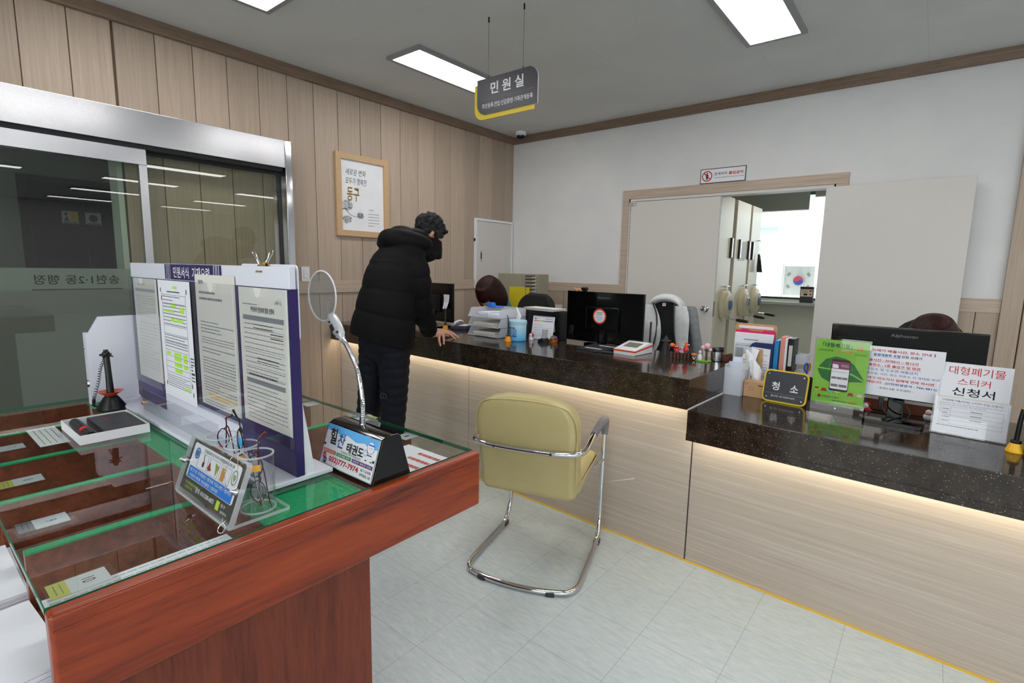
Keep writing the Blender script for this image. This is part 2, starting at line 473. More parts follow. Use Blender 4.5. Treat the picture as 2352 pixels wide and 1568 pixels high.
boards(mb, .48, .995, 0, 1.26, YB-.012, .26, .48, 'x', .014); boards(mb, .48, .995, 1.268, 2.876, YB-.012, .26, .48, 'x', .014)
struct(mb.build('trim_6', [m_wallwood, m_groove]))
# door surround, in the same oak as the chair rail
mb = MB()
mb.box(-2.575, -2.505, YB-.022, YB+.0, 0, 2.235, .003); mb.box(-2.575, -.615, YB-.0225, YB, 2.152, 2.236, .003); mb.box(-.70, -.615, YB-.0225, YB, 0, 2.152, .003)
struct(mb.build('trim_7', m_railwood))
mb = MB()
mb.box(DX0, DX0+.012, YB-.01, YB+.12, 0, DZ); mb.box(DX1-.012, DX1, YB-.01, YB+.12, 0, DZ); mb.box(DX0, DX1, YB-.01, YB+.12, DZ-.03, DZ)
struct(mb.build('trim_8', m_cream))
# left leaf, shut; right leaf, swung open against the wall
def knob(par, x, y, z, s):
    mb = MB(); M = F((x, y, z), (1, 0, 0), (0, 0, 1))
    mb.lathe([(0, 0), (.032, .0), (.032, .006), (.014, .010), (.012, .03), (.024, .036), (.030, .050), (.028, .064), (.018, .074), (0, .076)], 24, M @ Matrix.Diagonal((1, 1, s, 1)))
    mb.build('door_knob', m_chrome, par)
mb = MB(); mb.box(-2.49, -1.597, YB-.004, YB+.038, .01, 2.122, .003)
d1 = mb.build('door_1', m_cream); struct(d1)
knob(d1, -1.668, YB-.004, 1.09, 1)
mb = MB(); mb.box(-2.487, -2.43, YB-.022, YB-.004, 2.09, 2.118, .003); mb.box(-2.487, -2.468, YB-.025, YB-.004, 2.085, 2.13, .003)
mb.build('hinge', m_chrome, d1)
mb = MB(); mb.box(-1.599, -1.5955, YB-.002, YB+.034, 1.02, 1.16); mb.box(-1.599, -1.5955, YB+.005, YB+.030, 1.72, 1.98)
mb.build('latch_plate', m_steel, d1)
mb = MB(); mb.box(0, .905, -.042, 0, .01, 2.125, .003)
d2 = mb.build('door_2', m_cream, None, 35, Tr(-.755, YB-.028, 0) @ Rz(-.055)); struct(d2)
# the rest of the office, mostly behind the camera
mb = MB(); mb.box(1.0, 1.12, YB, 8.2, 0, ZC); struct(mb.build('wall_recess', m_white, None, 0))
mb = MB(); mb.box(1.12, 10.3, 8.1, 8.2, 0, ZC); struct(mb.build('wall_far', m_white, None, 0))
mb = MB(); mb.box(10.2, 10.3, -3.3, 8.1, 0, ZC); struct(mb.build('wall_right', m_white, None, 0))
mb = MB()
mb.box(-8.6, 10.2, -3.3, -3.2, 0, .8); mb.box(-8.6, 10.2, -3.3, -3.2, 2.65, ZC); mb.box(-8.6, -2.4, -3.3, -3.2, .8, 2.65); mb.box(8.6, 10.2, -3.3, -3.2, .8, 2.65)
for k in range(1, 5): mb.box(-2.4+2.2*k-.12, -2.4+2.2*k+.12, -3.3, -3.2, .8, 2.65)
struct(mb.build('wall_front', m_white, None, 0))
for k in range(5):  # unseen windows, added so daylight brightens the ceiling
    x0, x1 = -2.4+2.2*k+(.12 if k else 0), -2.4+2.2*(k+1)-(.12 if k < 4 else 0)
    w = bpy.data.objects.new('window_%d' % (k+2), None); COL.objects.link(w); struct(w)
    mb = MB()
    for a, c, d, e in ((x0, x1, .8, .85), (x0, x1, 2.6, 2.65), (x0, x0+.05, .85, 2.6), (x1-.05, x1, .85, 2.6), ((x0+x1)/2-.025, (x0+x1)/2+.025, .85, 2.6)): mb.box(a, c, -3.28, -3.22, d, e)
    mb.build('window_frame', m_whiteplastic, w, 0)
    mb = MB(); mb.box(x0+.05, x1-.05, -3.255, -3.25, .85, 2.6); mb.build('pane', m_lglass, w, 0)
mb = MB(); mb.box(-12, 14, -12, -3.3, -.1, -.05); struct(mb.build('ground_street', mat('pale paving', (170, 172, 172), .8), None, 0))

# ---------------------------------------------------------------- corridor beyond the glass door
m_corr = mat('dimmed white corridor wall', (150, 154, 150), 0.7)  # white wall, its dim light put into a grey base colour
m_bronze = mat('dark bronze lift door', (44, 38, 32), 0.35, 0.6)
mb = MB(); mb.box(-7.6, -7.4, -3.2, 3.6, 0, ZC); mb.box(-7.4, XL-.15, 3.4, 3.6, 0, ZC)
struct(mb.build('wall_corridor', m_corr, None, 0))
mb = MB(); mb.box(-7.40, -7.36, 1.02, 2.02, 0, 2.30, .004); mb.m = 1
mb.box(-7.362, -7.35, 1.10, 1.555, 0, 2.24, .002); mb.box(-7.362, -7.35, 1.565, 1.94, 0, 2.24, .002)
d3 = mb.build('door_3', [mat('dark bronze frame', (58, 50, 42), .3, .7), m_bronze]); struct(d3)
m_yel = mat('yellow sign print', (222, 190, 40), 0.6)
for y, c, nm in ((1.42, m_yel, 'yellow and white warning sticker on the dark lift door'), (1.62, m_dgrey, 'white hand sticker on the dark lift door')):
    t = thing('warning_sticker', nm, 'sticker', F((-7.349, y, 1.88), (0, 1, 0), (0, 0, 1)))
    mb = MB(); mb.box(-.07, .07, -.055, .075, 0, .0015); mb.build('sticker_sheet', mat('grey white sticker', (190, 192, 190), .6), t, 0)
    mb = MB()
    if c is m_yel: mb.box(0, .065, -.03, .07, .0015, .002); mb.m = 1; mb.ball((-.035, .045, .002), (.014, .014, .001)); mb.prism([(-.055, -.03), (-.012, -.03), (-.03, .03)], .001, None, .0015)
    else: mb.m = 1; mb.prism(circ(.04, 20, 0, .012), .001, None, .0015)
    mb.m = 1; mb.box(-.06, .06, -.05, -.04, .0015, .002)
    mb.build('sticker_print', [c, m_dgrey], t, 0)
m_jamb = mat('pale jamb', (176, 186, 176), 0.5)
mb = MB(); mb.box(XL-.16, XL+.004, OY1-.03, OY1, 0, OZ); mb.box(XL-.16, XL+.004, OY0, OY0+.03, 0, OZ)
struct(mb.build('trim_9', m_jamb))

# ---------------------------------------------------------------- stainless sliding door with glass
m_dglass = glass('greenish door glass', (0.84, 0.87, 0.83, 1), 1.7)
m_frost = film('frosted grey film', (150, 148, 150), 0.94)
m_frost2 = film('thin frosted band', (176, 184, 182), 0.62)
m_seal = mat('dark door strip', (40, 42, 44), 0.6)
door = bpy.data.objects.new('door_4', None); COL.objects.link(door); struct(door); door['label'] = 'stainless framed glass sliding door with frosted lower half'
mb = MB(); mb.box(-4.036, -3.87, -1.7, 2.037, 2.148, 2.345, .003); mb.build('header', m_steel, door)
mb = MB(); mb.box(-4.036, -3.868, 2.037, 2.092, 0, 2.347, .006); mb.build('post', m_chrome, door)
mb = MB(); mb.box(-4.03, -3.895, -1.7, 2.03, 2.125, 2.148); mb.build('slot_shade', m_seal, door)  # dark strip stands in for the shaded slot under the header
mb = MB(); mb.box(-3.955, -3.905, -1.7, 1.155, 2.03, 2.125, .002); mb.build('leaf_rail', m_steel, door)
mb = MB(); mb.box(-3.955, -3.908, 1.112, 1.156, .0, 2.03, .002); mb.build('leaf_stile', m_steel, door)
mb = MB(); mb.box(-3.936, -3.926, -1.7, 1.112, .02, 2.03); mb.build('fixed_glass', m_dglass, door, 0)
mb = MB(); mb.box(-3.985, -3.975, 1.156, 2.022, .02, 2.105); mb.build('sliding_glass', m_dglass, door, 0)
mb = MB(); mb.box(-3.99, -3.97, 1.156, 2.037, 2.105, 2.122); mb.box(-3.99, -3.97, 2.022, 2.037, 0, 2.105); mb.build('glass_edge', m_seal, door)
mb = MB(); mb.box(-3.938, -3.9365, -1.7, 1.11, .02, 1.262); mb.build('frosted_film', m_frost, door, 0)
mb = MB(); mb.box(-3.938, -3.9365, -1.7, 1.11, 1.262, 1.388); mb.build('frosted_band', m_frost2, door, 0)
text(door, [('송현1·2동 행정', 0, 0, .395, .055, .012)], m_ink, F((-3.93615, .772, 1.322), (0, -1, 0), (0, 0, 1)), 'lettering', .00015)
mb = MB(); mb.box(-3.93645, -3.93615, .56, .985, 1.263, 1.268); mb.build('lettering_line', m_ink, door, 0)

# ---------------------------------------------------------------- records room seen through the open door
mb = MB()
mb.box(-3.7, -2.75, YB+.12, 8.1, 0, ZC); mb.box(.6, .72, YB+.12, 8.1, 0, ZC)
WX0, WX1, WZ0, WZ1 = -2.6, -.75, 1.075, 2.52
mb.box(-2.75, WX0, 8.0, 8.1, 0, ZC); mb.box(WX1, .6, 8.0, 8.1, 0, ZC); mb.box(WX0, WX1, 8.0, 8.1, 0, WZ0); mb.box(WX0, WX1, 8.0, 8.1, WZ1, ZC)
struct(mb.build('wall_room_behind', m_creamw, None, 0))
win = bpy.data.objects.new('window_1', None); COL.objects.link(win); struct(win)
m_wgreen = mat('dark green window frame', (30, 62, 54), 0.4)
mb = MB()
for a, b, c, d in ((WX0, WX1, WZ0-.02, WZ0+.03), (WX0, WX1, WZ1-.04, WZ1), (WX0, WX0+.04, WZ0+.03, WZ1-.04), (WX1-.04, WX1, WZ0+.03, WZ1-.04)): mb.box(a, b, 8.03, 8.08, c, d)
mb.build('window_frame', m_wgreen, win)
mb = MB(); mb.box(WX0+.04, WX1-.04, 8.05, 8.056, WZ0+.03, WZ1-.04); mb.build('pane', m_lglass, win, 0)
mb = MB(); mb.box(WX0-.05, WX1+.05, 7.86, 8.03, 1.005, 1.045, .004); mb.build('window_sill', mat('grey stone sill', (168, 172, 172), .35), win)
m_blind = mat('grey green roller blind', (118, 122, 114), 0.8)
for x0, x1, z0, nm in ((-2.62, -1.405, 2.27, 'wide grey roller blind pulled part way down the records room window'), (-1.345, -.7, 2.43, 'narrow grey roller blind at the right of the records room window')):
    t = thing('roller_blind', nm, 'blind', Tr((x0+x1)/2, 7.94, z0)); w = (x1-x0)/2
    mb = MB(); mb.box(-w, w, -.003, .003, .01, 2.86-z0); mb.build('blind_cloth', m_blind, t, 0)
    mb = MB(); mb.cyl((-w, 0, 2.88-z0), (w, 0, 2.88-z0), .03); mb.build('roller', m_whiteplastic, t)
    mb = MB(); mb.box(-w, w, -.008, .008, 0, .012, .003); mb.build('bottom_bar', m_whiteplastic, t)
# mobile shelving units
m_rack = mat('cream rack steel', (218, 209, 190), 0.3, 0.05)
m_rackgap = mat('ochre rack trim', (124, 98, 48), 0.5)
m_wheel = mat('beige handwheel enamel', (196, 186, 156), 0.3)
m_bluecap = mat('blue label disc', (62, 96, 146), 0.3)
def rack(y0, y1, hy, yw, label, hub, door_tag=False):
    t = thing('shelving_unit', label, 'mobile shelving', Tr(-1.75, (y0+y1)/2, 0), 'mobile shelving units in the records room')
    o = -(y0+y1)/2
    mb = MB(); mb.box(-.9, 0, y0+o, y1+o, .04, 2.215, .006); mb.m = 1; mb.box(-.88, -.02, y0+o+.02, y1+o-.02, 0, .04); mb.m = 1
    mb.box(-.9, -.012, y1+o, y1+o+.035, .1, 2.20)
    mb.build('body', [m_rack, m_rackgap], t)
    for h in hy:
        mb = MB(); mb.box(0, .018, h+o-.022, h+o+.022, 1.585, 1.80, .004); mb.m = 1; mb.box(.018, .028, h+o-.016, h+o+.004, 1.59, 1.795, .003)
        mb.build('grip', [m_black, m_chrome], t)
    w = yw+o
    M = F((0, w, 1.09), (0, 1, 0), (0, 0, 1))
    mb = MB(); mb.lathe([(0, 0), (.165, 0), (.172, .02), (.15, .05), (.11, .06), (.10, .075), (0, .08)], 36, M)
    wh = mb.build('handwheel', m_wheel, t)
    mb = MB(); mb.lathe([(0, .08), (.055, .08), (.05, .088), (0, .09)], 24, M); mb.build('hub_cap', hub, wh)
    mb = MB(); mb.cyl((.06, w, .945), (.16, w-.0, .935), .009, .009, 10); mb.m = 1; mb.tube([(.15, w, .936), (.18, w, .933), (.25, w, .926), (.27, w, .924)], [.012, .018, .018, .013], 12); mb.build('crank_handle', [m_chrome, m_black], wh)
    mb = MB(); mb.cyl((0, w, 1.285), (.04, w, 1.285), .012, .009, 12); mb.tube([(.04, w-.04, 1.285), (.04, w+.04, 1.285)], .009, 8); mb.build('lock_lever', m_chrome, t)
    return t
rack(5.12, 5.90, (5.855,), 5.74, 'mobile shelving unit nearest the open door with blue hub handwheel', m_bluecap)
t = rack(6.02, 6.54, (6.16, 6.52), 6.415, 'middle mobile shelving unit with steel hub handwheel', m_chrome)
mb = MB(); mb.box(0, .003, -.1, .12, 1.57, 1.78); mb.build('blank_notice', mat('pale grey notice', (190, 192, 192), .5), t, 0)
rack(6.62, 7.02, (6.68,), 6.90, 'mobile shelving unit nearest the window with blue hub handwheel', m_bluecap)
t = thing('dust_cloth', 'small black cloth hanging from a hook on the last shelving unit', 'cloth', Tr(-1.725, 6.90, 1.44))
mb = MB(); mb.loft([[(.004+.02*k*abs(math.sin(a*1.5))*.5+.012*math.cos(a), r*math.sin(a), z) for a in [2*PI*i/14 for i in range(14)]] for k, (r, z) in enumerate(((.012, .22), (.02, .2), (.04, .13), (.055, .05), (.05, .01), (.03, 0)))])
mb.build('cloth', m_black, t)
mb = MB(); mb.tube([(.012, 0, .2), (.012, .004, .29), (.008, 0, .38)], .0025, 6); mb.cyl((-.024, 0, .38), (.012, 0, .385), .004); mb.build('cloth_loop', m_dgrey, t)
t = thing('flip_box', 'small dark counter box with printed label on the window sill', 'box', Tr(-1.33, 7.93, 1.045))
mb = MB(); mb.box(-.078, .078, -.035, .035, 0, .215, .004); mb.build('case', m_dgrey, t)
Mf = F((0, -.0355, .0), (1, 0, 0), (0, 0, 1))
mb = MB(); rect(mb, -.068, .07, .085, .18, Mf, .0008); mb.build('printed_label', mat('ivory label', (214, 208, 186), .6), t, 0)
mb = MB(); rect(mb, -.035, .01, .10, .125, Mf, .0014); rows(mb, -.055, .02, .13, .17, 3, Mf, z=.0014); mb.m = 1; rect(mb, .03, .06, .15, .17, Mf, .0014); mb.prism(circ(.012, 16, .045, .115), .0004, Mf, .0012); mb.build('label_print', [m_ink, m_red], t, 0)
mb = MB(); mb.box(-.08, .08, -.037, .037, .19, .215, .003); mb.m = 1
for x in (-.06, -.02, .02, .06): mb.tube([(x, -.02, .21), (x, -.02, .235), (x, .02, .235), (x, .02, .21)], .003, 6)
mb.build('ring_top', [m_black, m_chrome], t)
# outside the window: flag and the building over the road
t = thing('national_flag', 'white flag with red and blue circle hanging outside the window', 'flag', Tr(-1.57, 8.6, 1.11))
mb = MB()
N = 14
mb.loft([[(-.20+.40*i/N, .012*math.sin(i*.9+z*3)+s*.0015, z) for i in range(N+1)]+[(-.20+.40*i/N, .012*math.sin(i*.9+z*3)-.0015, z) for i in range(N, -1, -1)] for s in (1,) for z in (0, .14, .29, .43)])
mb.build('cloth', m_whiteplastic, t)
Mf = F((0, -.017, .22), (1, 0, 0), (0, 0, 1))
def arc(r, a0, a1, n=14, cx=0, cy=0): return [(cx+r*math.cos(a0+(a1-a0)*i/n), cy+r*math.sin(a0+(a1-a0)*i/n)) for i in range(n+1)]
R = .066
a0 = -.59
mb = MB(); mb.prism(circ(R, 32), .0006, Mf); mb.m = 1
top = arc(R, a0, a0+PI, 18)+arc(R/2, a0+PI, a0+2*PI, 10, -R/2*math.cos(a0), -R/2*math.sin(a0))[1:]+list(reversed(arc(R/2, a0, a0+PI, 10, R/2*math.cos(a0), R/2*math.sin(a0))))[1:-1]
mb.flat(top, Mf, .0012)
mb.m = 2
for sx, sy in ((-1, 1), (1, 1), (-1, -1), (1, -1)):
    for k in (-1, 0, 1):
        Mb = Mf @ Tr(sx*.13, sy*.09, 0) @ Rz(sx*sy*-.95) ; mb.box(-.028, .028, k*.013-.004, k*.013+.004, 0, .001, M=Mb)
mb.build('emblem', [mat('flag blue', (70, 90, 190), .7), mat('flag red', (226, 70, 90), .7), m_greyink], t, 0)
mb = MB(); mb.cyl((-.215, .02, -4.11), (-.215, .02, .46), .010); mb.build('flag_pole', m_whiteplastic, t)
bld = thing('street_building', 'bright pale building across the street seen through the window', 'building', Tr(-2.0, 14.0, -3))
mb = MB(); mb.box(-8, 8, 0, 3, 0, 9); mb.build('facade', mat('pale facade', (226, 236, 240), .8), bld, 0)
mb = MB(); mb.box(.1, 2.2, -.06, 0, 3.0, 4.55); mb.build('shop_front', mat('blue grey shop front', (62, 84, 98), .6), bld, 0)
for q in ((-.55, .05, 5.9, 6.5), (.25, .95, 6.2, 6.8), (-1.8, -1.1, 5.2, 5.5)):
    mb = MB(); mb.box(q[0], q[1], -.04, 0, q[2], q[3]); mb.build('window', mat('pale green window', (170, 214, 214), .4), bld, 0)
mb = MB(); mb.box(-3.0, 2.0, -.3, 0, 5.55, 5.62); mb.box(-8, 8, -.1, 0, 4.9, 5.0); mb.build('ledge', mat('ledge', (200, 214, 222), .7), bld, 0)
mb = MB(); mb.box(-20, 20, 8.3, 14, -3.1, -3); o = mb.build('ground_outside', mat('pale paving', (170, 172, 172), .8), None, 0); struct(o)

# ---------------------------------------------------------------- service counter
CA = -0.0384
CF = Tr(-.84, 2.353, 0) @ Rz(CA)
m_stone = mat('dark speckled stone', (30, 24, 20), 0.12, coat=0.2); _t = NT(m_stone)
_v = _t.n('ShaderNodeTexVoronoi', Scale=250.0); _t.l(_t.coords(), _v.inputs['Vector'])
_w = _t.n('ShaderNodeTexWhiteNoise', _noise_dimensions='3D'); _t.l(_v.outputs['Position'], _w.inputs['Vector'])
_cmp = _t.n('ShaderNodeMath', _operation='MULTIPLY_ADD'); _cmp.inputs[1].default_value = .34; _cmp.inputs[2].default_value = -.02
_t.l(_w.outputs['Value'], _cmp.inputs[0])
_lt = _t.n('ShaderNodeMath', _operation='LESS_THAN'); _t.l(_v.outputs['Distance'], _lt.inputs[0])
_pw = _t.n('ShaderNodeMath', _operation='POWER'); _pw.inputs[1].default_value = 5.0; _t.l(_cmp.outputs[0], _pw.inputs[0])
_m2 = _t.n('ShaderNodeMath', _operation='MULTIPLY'); _m2.inputs[1].default_value = 95.0; _t.l(_pw.outputs[0], _m2.inputs[0])
_t.l(_m2.outputs[0], _lt.inputs[1])
_nn = _t.n('ShaderNodeTexNoise', Scale=18.0, Detail=3.0); _t.l(_t.coords(), _nn.inputs['Vector'])
_base = _t.ramp(_nn.outputs['Fac'], [(.35, (36, 28, 22)), (.65, (54, 44, 37))])
_sp = _t.ramp(_w.outputs['Value'], [(.0, (120, 96, 70)), (1, (206, 186, 158))])
_t.l(_t.mix(_lt.outputs[0], _base, _sp), _t.b.inputs['Base Color'])
m_counterwood = wood('pale ash counter front', [(171, 158, 146), (178, 166, 154), (182, 171, 159), (196, 187, 176)], (1.1, 40, 80), 0.5, rings=.5)
m_led = mat('warm light strip', (255, 240, 200), .5, emit=(1.0, .88, .64, 1), strength=STRIP_LIGHT)
for nm, xs, h, xa, xb, lab in (('service_counter', ((-3.205, -1.572), (-1.568, -.007)), .825, -3.19, -.01, 'pale ash fronted high section of the service counter where the man leans'), ('service_counter', ((.001, 1.58),), .68, .008, 1.57, 'pale ash fronted low section of the service counter at the right')):
    cb = thing(nm, lab, 'counter', CF)
    for x0, x1 in xs:
        mb = MB(); mb.box(x0, x1, .094, .112, 0, h); mb.build('front_panel', m_counterwood, cb, 0)
    mb = MB(); mb.box(xa, xb, .112, .62, .0, .05); mb.build('plinth', m_black, cb, 0)
    mb = MB(); mb.box(xa, xb-.01, .62, .64, 0.05, h); mb.build('back_panel', m_counterwood, cb, 0)
    mb = MB(); mb.box(xa, xb, .024, .040, h-.014, h-.0005); mb.build('light_strip', m_led, cb, 0)
    if h > .7:
        mb = MB(); mb.box(-.006, 0, .112, .72, .65, .8245); mb.build('end_panel', m_stone, cb, 0)
        mb = MB(); mb.flat([(-.50, .26), (-.495, .262), (-.30, .345), (-.302, .338)], F((0, .0935, 0), (1, 0, 0), (0, 0, 1)), 0); mb.build('scratch', m_whiteplastic, cb, 0)
w1 = MB(); w1.box(-3.205, 0, 0, .72, .825, .94, .003); w1.box(-3.205, 0, 0, .018, .795, .8255); w1.box(-.006, 0, .018, .0935, .795, .8255); tag(w1.build('stone_worktop', m_stone, None, 35, CF), 'long dark speckled stone worktop, the higher one, with monitors and trays', 'worktop')
w2 = MB(); w2.box(.001, 1.9, -.004, .86, .68, .795, .003); w2.box(.001, 1.9, -.004, .018, .65, .6805); tag(w2.build('stone_worktop', m_stone, None, 35, CF), 'lower dark speckled stone worktop carrying the green poster stand', 'worktop')
mb = MB(); mb.box(-3.2, 1.9, .080, .094, 0, .003); o = mb.build('trim_10', mat('yellow floor sealant', (214, 178, 70), .5), None, 0, CF); struct(o)
mb = MB(); mb.tube([(-.001, .0, .797), (.0, .66, .797)], .004, 6); o = mb.build('trim_11', m_whiteplastic, None, 0, CF); struct(o)

# ---------------------------------------------------------------- writing desk
m_cherry = wood('red cherry wood', [(90, 27, 5), (134, 47, 8), (156, 62, 14)], (40, 2.0, 24), 0.3, coat=.2, rings=.45, bump=0)
m_cherryd = wood('brown cherry shelf', [(92, 46, 28), (120, 64, 42), (140, 78, 54)], (2.5, 22, 22), 0.35, rings=.6, bump=0)
m_felt = noisy('green baize', (14, 150, 92), (24, 164, 104), 120, 0.8)
m_gedge = mat('green glass edge', (34, 120, 92), 0.15, trans=.3)
DM = Tr(-1.5125, .5125, 0); DI = DM.inverted()
desk = thing('writing_desk', 'red cherry wood writing desk with glass top over numbered form slots', 'desk', DM)
def dm():
    b = MB(); b.T = DI.copy(); return b
mb = dm()
b = dm(); b.box(-.874, -.845, .10, .925, .84, .980, .007, 4); b.build('end_panel', m_cherry, desk)
b = dm(); b.box(-2.18, -2.151, .10, .925, .84, .966, .003); b.build('end_panel', m_cherryd, desk)
b = dm(); b.box(-.8515, -.8437, .103, .922, .956, .9585, .001); b.build('moulding_line', m_cherry, desk)
b = dm(); b.box(-2.15, -.8745, -.03, .924, .842, .860, .004); b.build('shelf_board', m_cherryd, desk)
for x in (-1.107, -1.376, -1.64, -1.918):
    for y0, y1 in ((.112, .409), (.616, .913)):
        b = dm(); b.box(x-.009, x+.009, y0, y1, .8605, .962); dv = b.build('divider', m_cherryd, desk, 0)
        b = dm(); b.box(x-.0095, x+.0095, y0, y1, .962, .9655); b.build('felt_strip', m_felt, dv, 0)
b = dm(); b.box(-2.15, -.875, .41, .615, .8605, .962); cbx = b.build('centre_box', m_cherryd, desk, 0)
b = dm(); b.box(-2.15, -.875, .41, .615, .962, .9655); b.build('felt_top', m_felt, cbx, 0)
b = dm(); b.box(-.893, -.8765, .104, .921, .962, .9686); b.build('felt_strip', m_felt, desk, 0)
b = dm(); b.box(-2.178, -.8765, .102, .923, .969, .979)
gl = b.build('glass_top', m_lglass, desk, 0)
b = dm()
b.box(-2.178, -.8765, .1005, .102, .9692, .9788); b.box(-2.1795, -2.178, .1005, .9245, .9692, .9788); b.box(-2.178, -.8765, .923, .9245, .9692, .9788); b.box(-.8765, -.8745, .1005, .9245, .9692, .9788)
b.build('glass_edge', m_gedge, gl, 0)
b = dm(); b.box(-2.0, -1.0, .165, .70, 0, .842, .003); b.build('pedestal', wood('shade darkened cherry pedestal', [(84, 32, 16), (108, 46, 24), (122, 56, 32)], (20, 20, 2.2), .4, rings=.7), desk)  # pedestal cherry darkened to carry the shade below the desk top

# ---------------------------------------------------------------- cards and papers under the glass
m_card = mat('white card', (224, 232, 238), .5)
m_cardy = mat('yellow card tab', (214, 216, 110), .6)
m_sleeve = glass('clear sleeve', (.93, .93, .93, 1), 1.0)
def slot_card(n, x, y, far, label, grey=False, z=.9672):
    # read from the long side it lies on
    M = Tr(x, y, z) @ (Rz(PI) if far else Matrix())
    t = thing('slot_card', label, 'number card', M, 'number cards of the form slots')
    b = MB(); b.box(-.024, .024, -.014, .034, 0, .0005); b.m = 1; b.box(-.024, .024, -.036, -.014, 0, .0005)
    b.build('card', [m_card, m_greyink if grey else m_cardy], t, 0)
    text(t, [(str(n), 0, .010, .014 if n > 9 else .007, .016, 0)], m_ink, Tr(0, 0, .0005), 'number', .0002)
    b = MB(); rows(b, -.016, .016, -.032, -.018, 2, Tr(0, 0, .0005), z=.0002, seed=n, h=.22); b.build('tab_print', m_greyink if not grey else m_ink, t, 0)
    b = MB(); b.box(-.028, .046, -.040, .042, .0009, .0011); b.build('clear_sleeve', m_sleeve, t, 0)
slot_card(10, -.935, .150, False, 'card numbered 10 with yellow tab in the slot nearest the desk corner')
slot_card(9, -1.208, .153, False, 'card numbered 9 with grey tab in the second form slot', True)
slot_card(8, -1.475, .160, False, 'card numbered 8 with yellow tab in the third form slot')
slot_card(7, -1.765, .170, False, 'card numbered 7 at the edge of the fourth form slot')
slot_card(1, -1.104, .912, True, 'card numbered 1 behind the black magnifier stand')
slot_card(2, -1.333, .922, True, 'card numbered 2 just past the gooseneck of the magnifier')
slot_card(3, -1.610, .912, True, 'card numbered 3 by the right edge of the form display')
t = thing('notice_slip', 'pale notice slip under the glass left of the ink pad box', 'paper', Tr(-1.815, .257, .9672) @ Rz(.0))
b = MB(); b.box(-.10, .10, -.030, .030, 0, .0005); b.build('slip', m_card, t, 0)
b = MB(); rows(b, -.08, .085, -.024, .024, 4, Tr(0, 0, .0005), z=.0002, seed=3, h=.26); b.build('print', mat('orange brown print', (176, 138, 110), .8), t, 0)
t = thing('paper_strip', 'long white printed strip lying along the inside of the red wood end', 'paper', Tr(-.908, .23, .9664))
b = MB(); b.box(-.015, .015, -.125, .12, 0, .0005); b.build('strip', m_paper, t, 0)
b = MB(); rows(b, -.12, .11, -.012, .012, 2, Tr(0, 0, .0005) @ Rz(PI/2), z=.0002, seed=9, h=.2); b.build('print', m_greyink, t, 0)
t = thing('notice_sheet', 'white sheet with red print under the glass behind the magnifier stand', 'paper', Tr(-.965, .80, .9672) @ Rz(PI))
b = MB(); b.box(-.078, .082, -.062, .060, 0, .0005); b.build('sheet', m_paper, t, 0)
b = MB(); rows(b, -.065, .07, -.052, .05, 3, Tr(0, 0, .0005), z=.0002, seed=5, h=.5); b.build('print', m_red, t, 0)
def paper_stack(name, label, M, w, d, h, m=None, n=4, cat='paper', spread=.004):
    t = thing(name, label, cat, M); rd = random.Random(len(label))
    b = MB()
    for k in range(n):
        ox, oy, a = rd.uniform(-1, 1)*spread, rd.uniform(-1, 1)*spread, rd.uniform(-.02, .02)
        b.box(-w/2, w/2, -d/2, d/2, h*k/n, h*(k+.97)/n, M=Tr(ox, oy, 0) @ Rz(a))
    b.build('sheets', m or m_paper, t, 0)
    return t
t = paper_stack('form_stack', 'stack of white forms sticking out of the slot nearest the desk corner', Tr(-.985, .015, .8605) @ Rz(.05), .21, .20, .028, n=8)
b = MB(); rows(b, -.09, .09, -.09, .03, 6, Tr(0, 0, .0285), seed=12, h=.12); b.build('print', m_greyink, t, 0)
t = paper_stack('form_stack', 'stack of white forms sticking out of the second slot from the corner', Tr(-1.235, .02, .8605), .225, .19, .028, n=8)
b = MB(); rows(b, -.09, .09, -.06, .06, 6, Tr(0, 0, .0285), seed=14, h=.12); b.build('print', m_greyink, t, 0)

# ---------------------------------------------------------------- form display on the desk
m_purple = mat('deep purple film', (44, 28, 92), .25)
m_board = mat('white acrylic board', (222, 224, 236), .2)
m_brass = mat('brass screw', (196, 160, 84), .25, 1.0)
Z0 = .9795
disp = thing('form_display', 'white acrylic display board with purple backing and clear pockets on the desk', 'display stand', Tr(-1.515, .53, Z0))
def pm():
    b = MB(); b.T = Tr(1.515, -.53, -Z0); return b
b = pm(); b.box(-2.06, -1.006, .462, .612, Z0, .9895, .002); b.build('base_plate', m_board, disp)
b = pm(); b.box(-2.028, -1.012, .531, .545, .9895, 1.433, .002); b.build('board', m_board, disp)
b = pm(); b.box(-2.026, -1.785, .5295, .531, .99, 1.388); b.box(-1.785, -1.262, .5295, .531, 1.055, 1.388); b.box(-1.262, -1.013, .5295, .531, .99, 1.388)
b.box(-1.262, -1.013, .545, .549, .99, 1.30); b.box(-1.0118, -1.0100, .529, .547, .99, 1.388)
b.build('purple_backing', m_purple, disp, 0)
Mb = F((-1.522, .5305, 1.411), (1, 0, 0), (0, 0, 1))
b = pm(); rect(b, -.19, .19, -.021, .021, Mb, .0006); b.m = 1
for k, x in enumerate((-.178, -.168, -.160, -.149)): rect(b, x, x+(.002 if k % 2 else .003), -.021, .021, Mb, .0009); rect(b, -x-.003, -x, -.021, .021, Mb, .0009)
b.build('header_label', [m_purple, m_board], disp, 0)
text(disp, [('민원서식  기재요령', 0, -.001, .245, .030, .012)], m_whiteplastic, Tr(1.515, -.53, -Z0) @ Mb, 'lettering', .0012)
PK = ((-2.015, -1.77), (-1.755, -1.51), (-1.497, -1.252), (-1.246, -1.012))
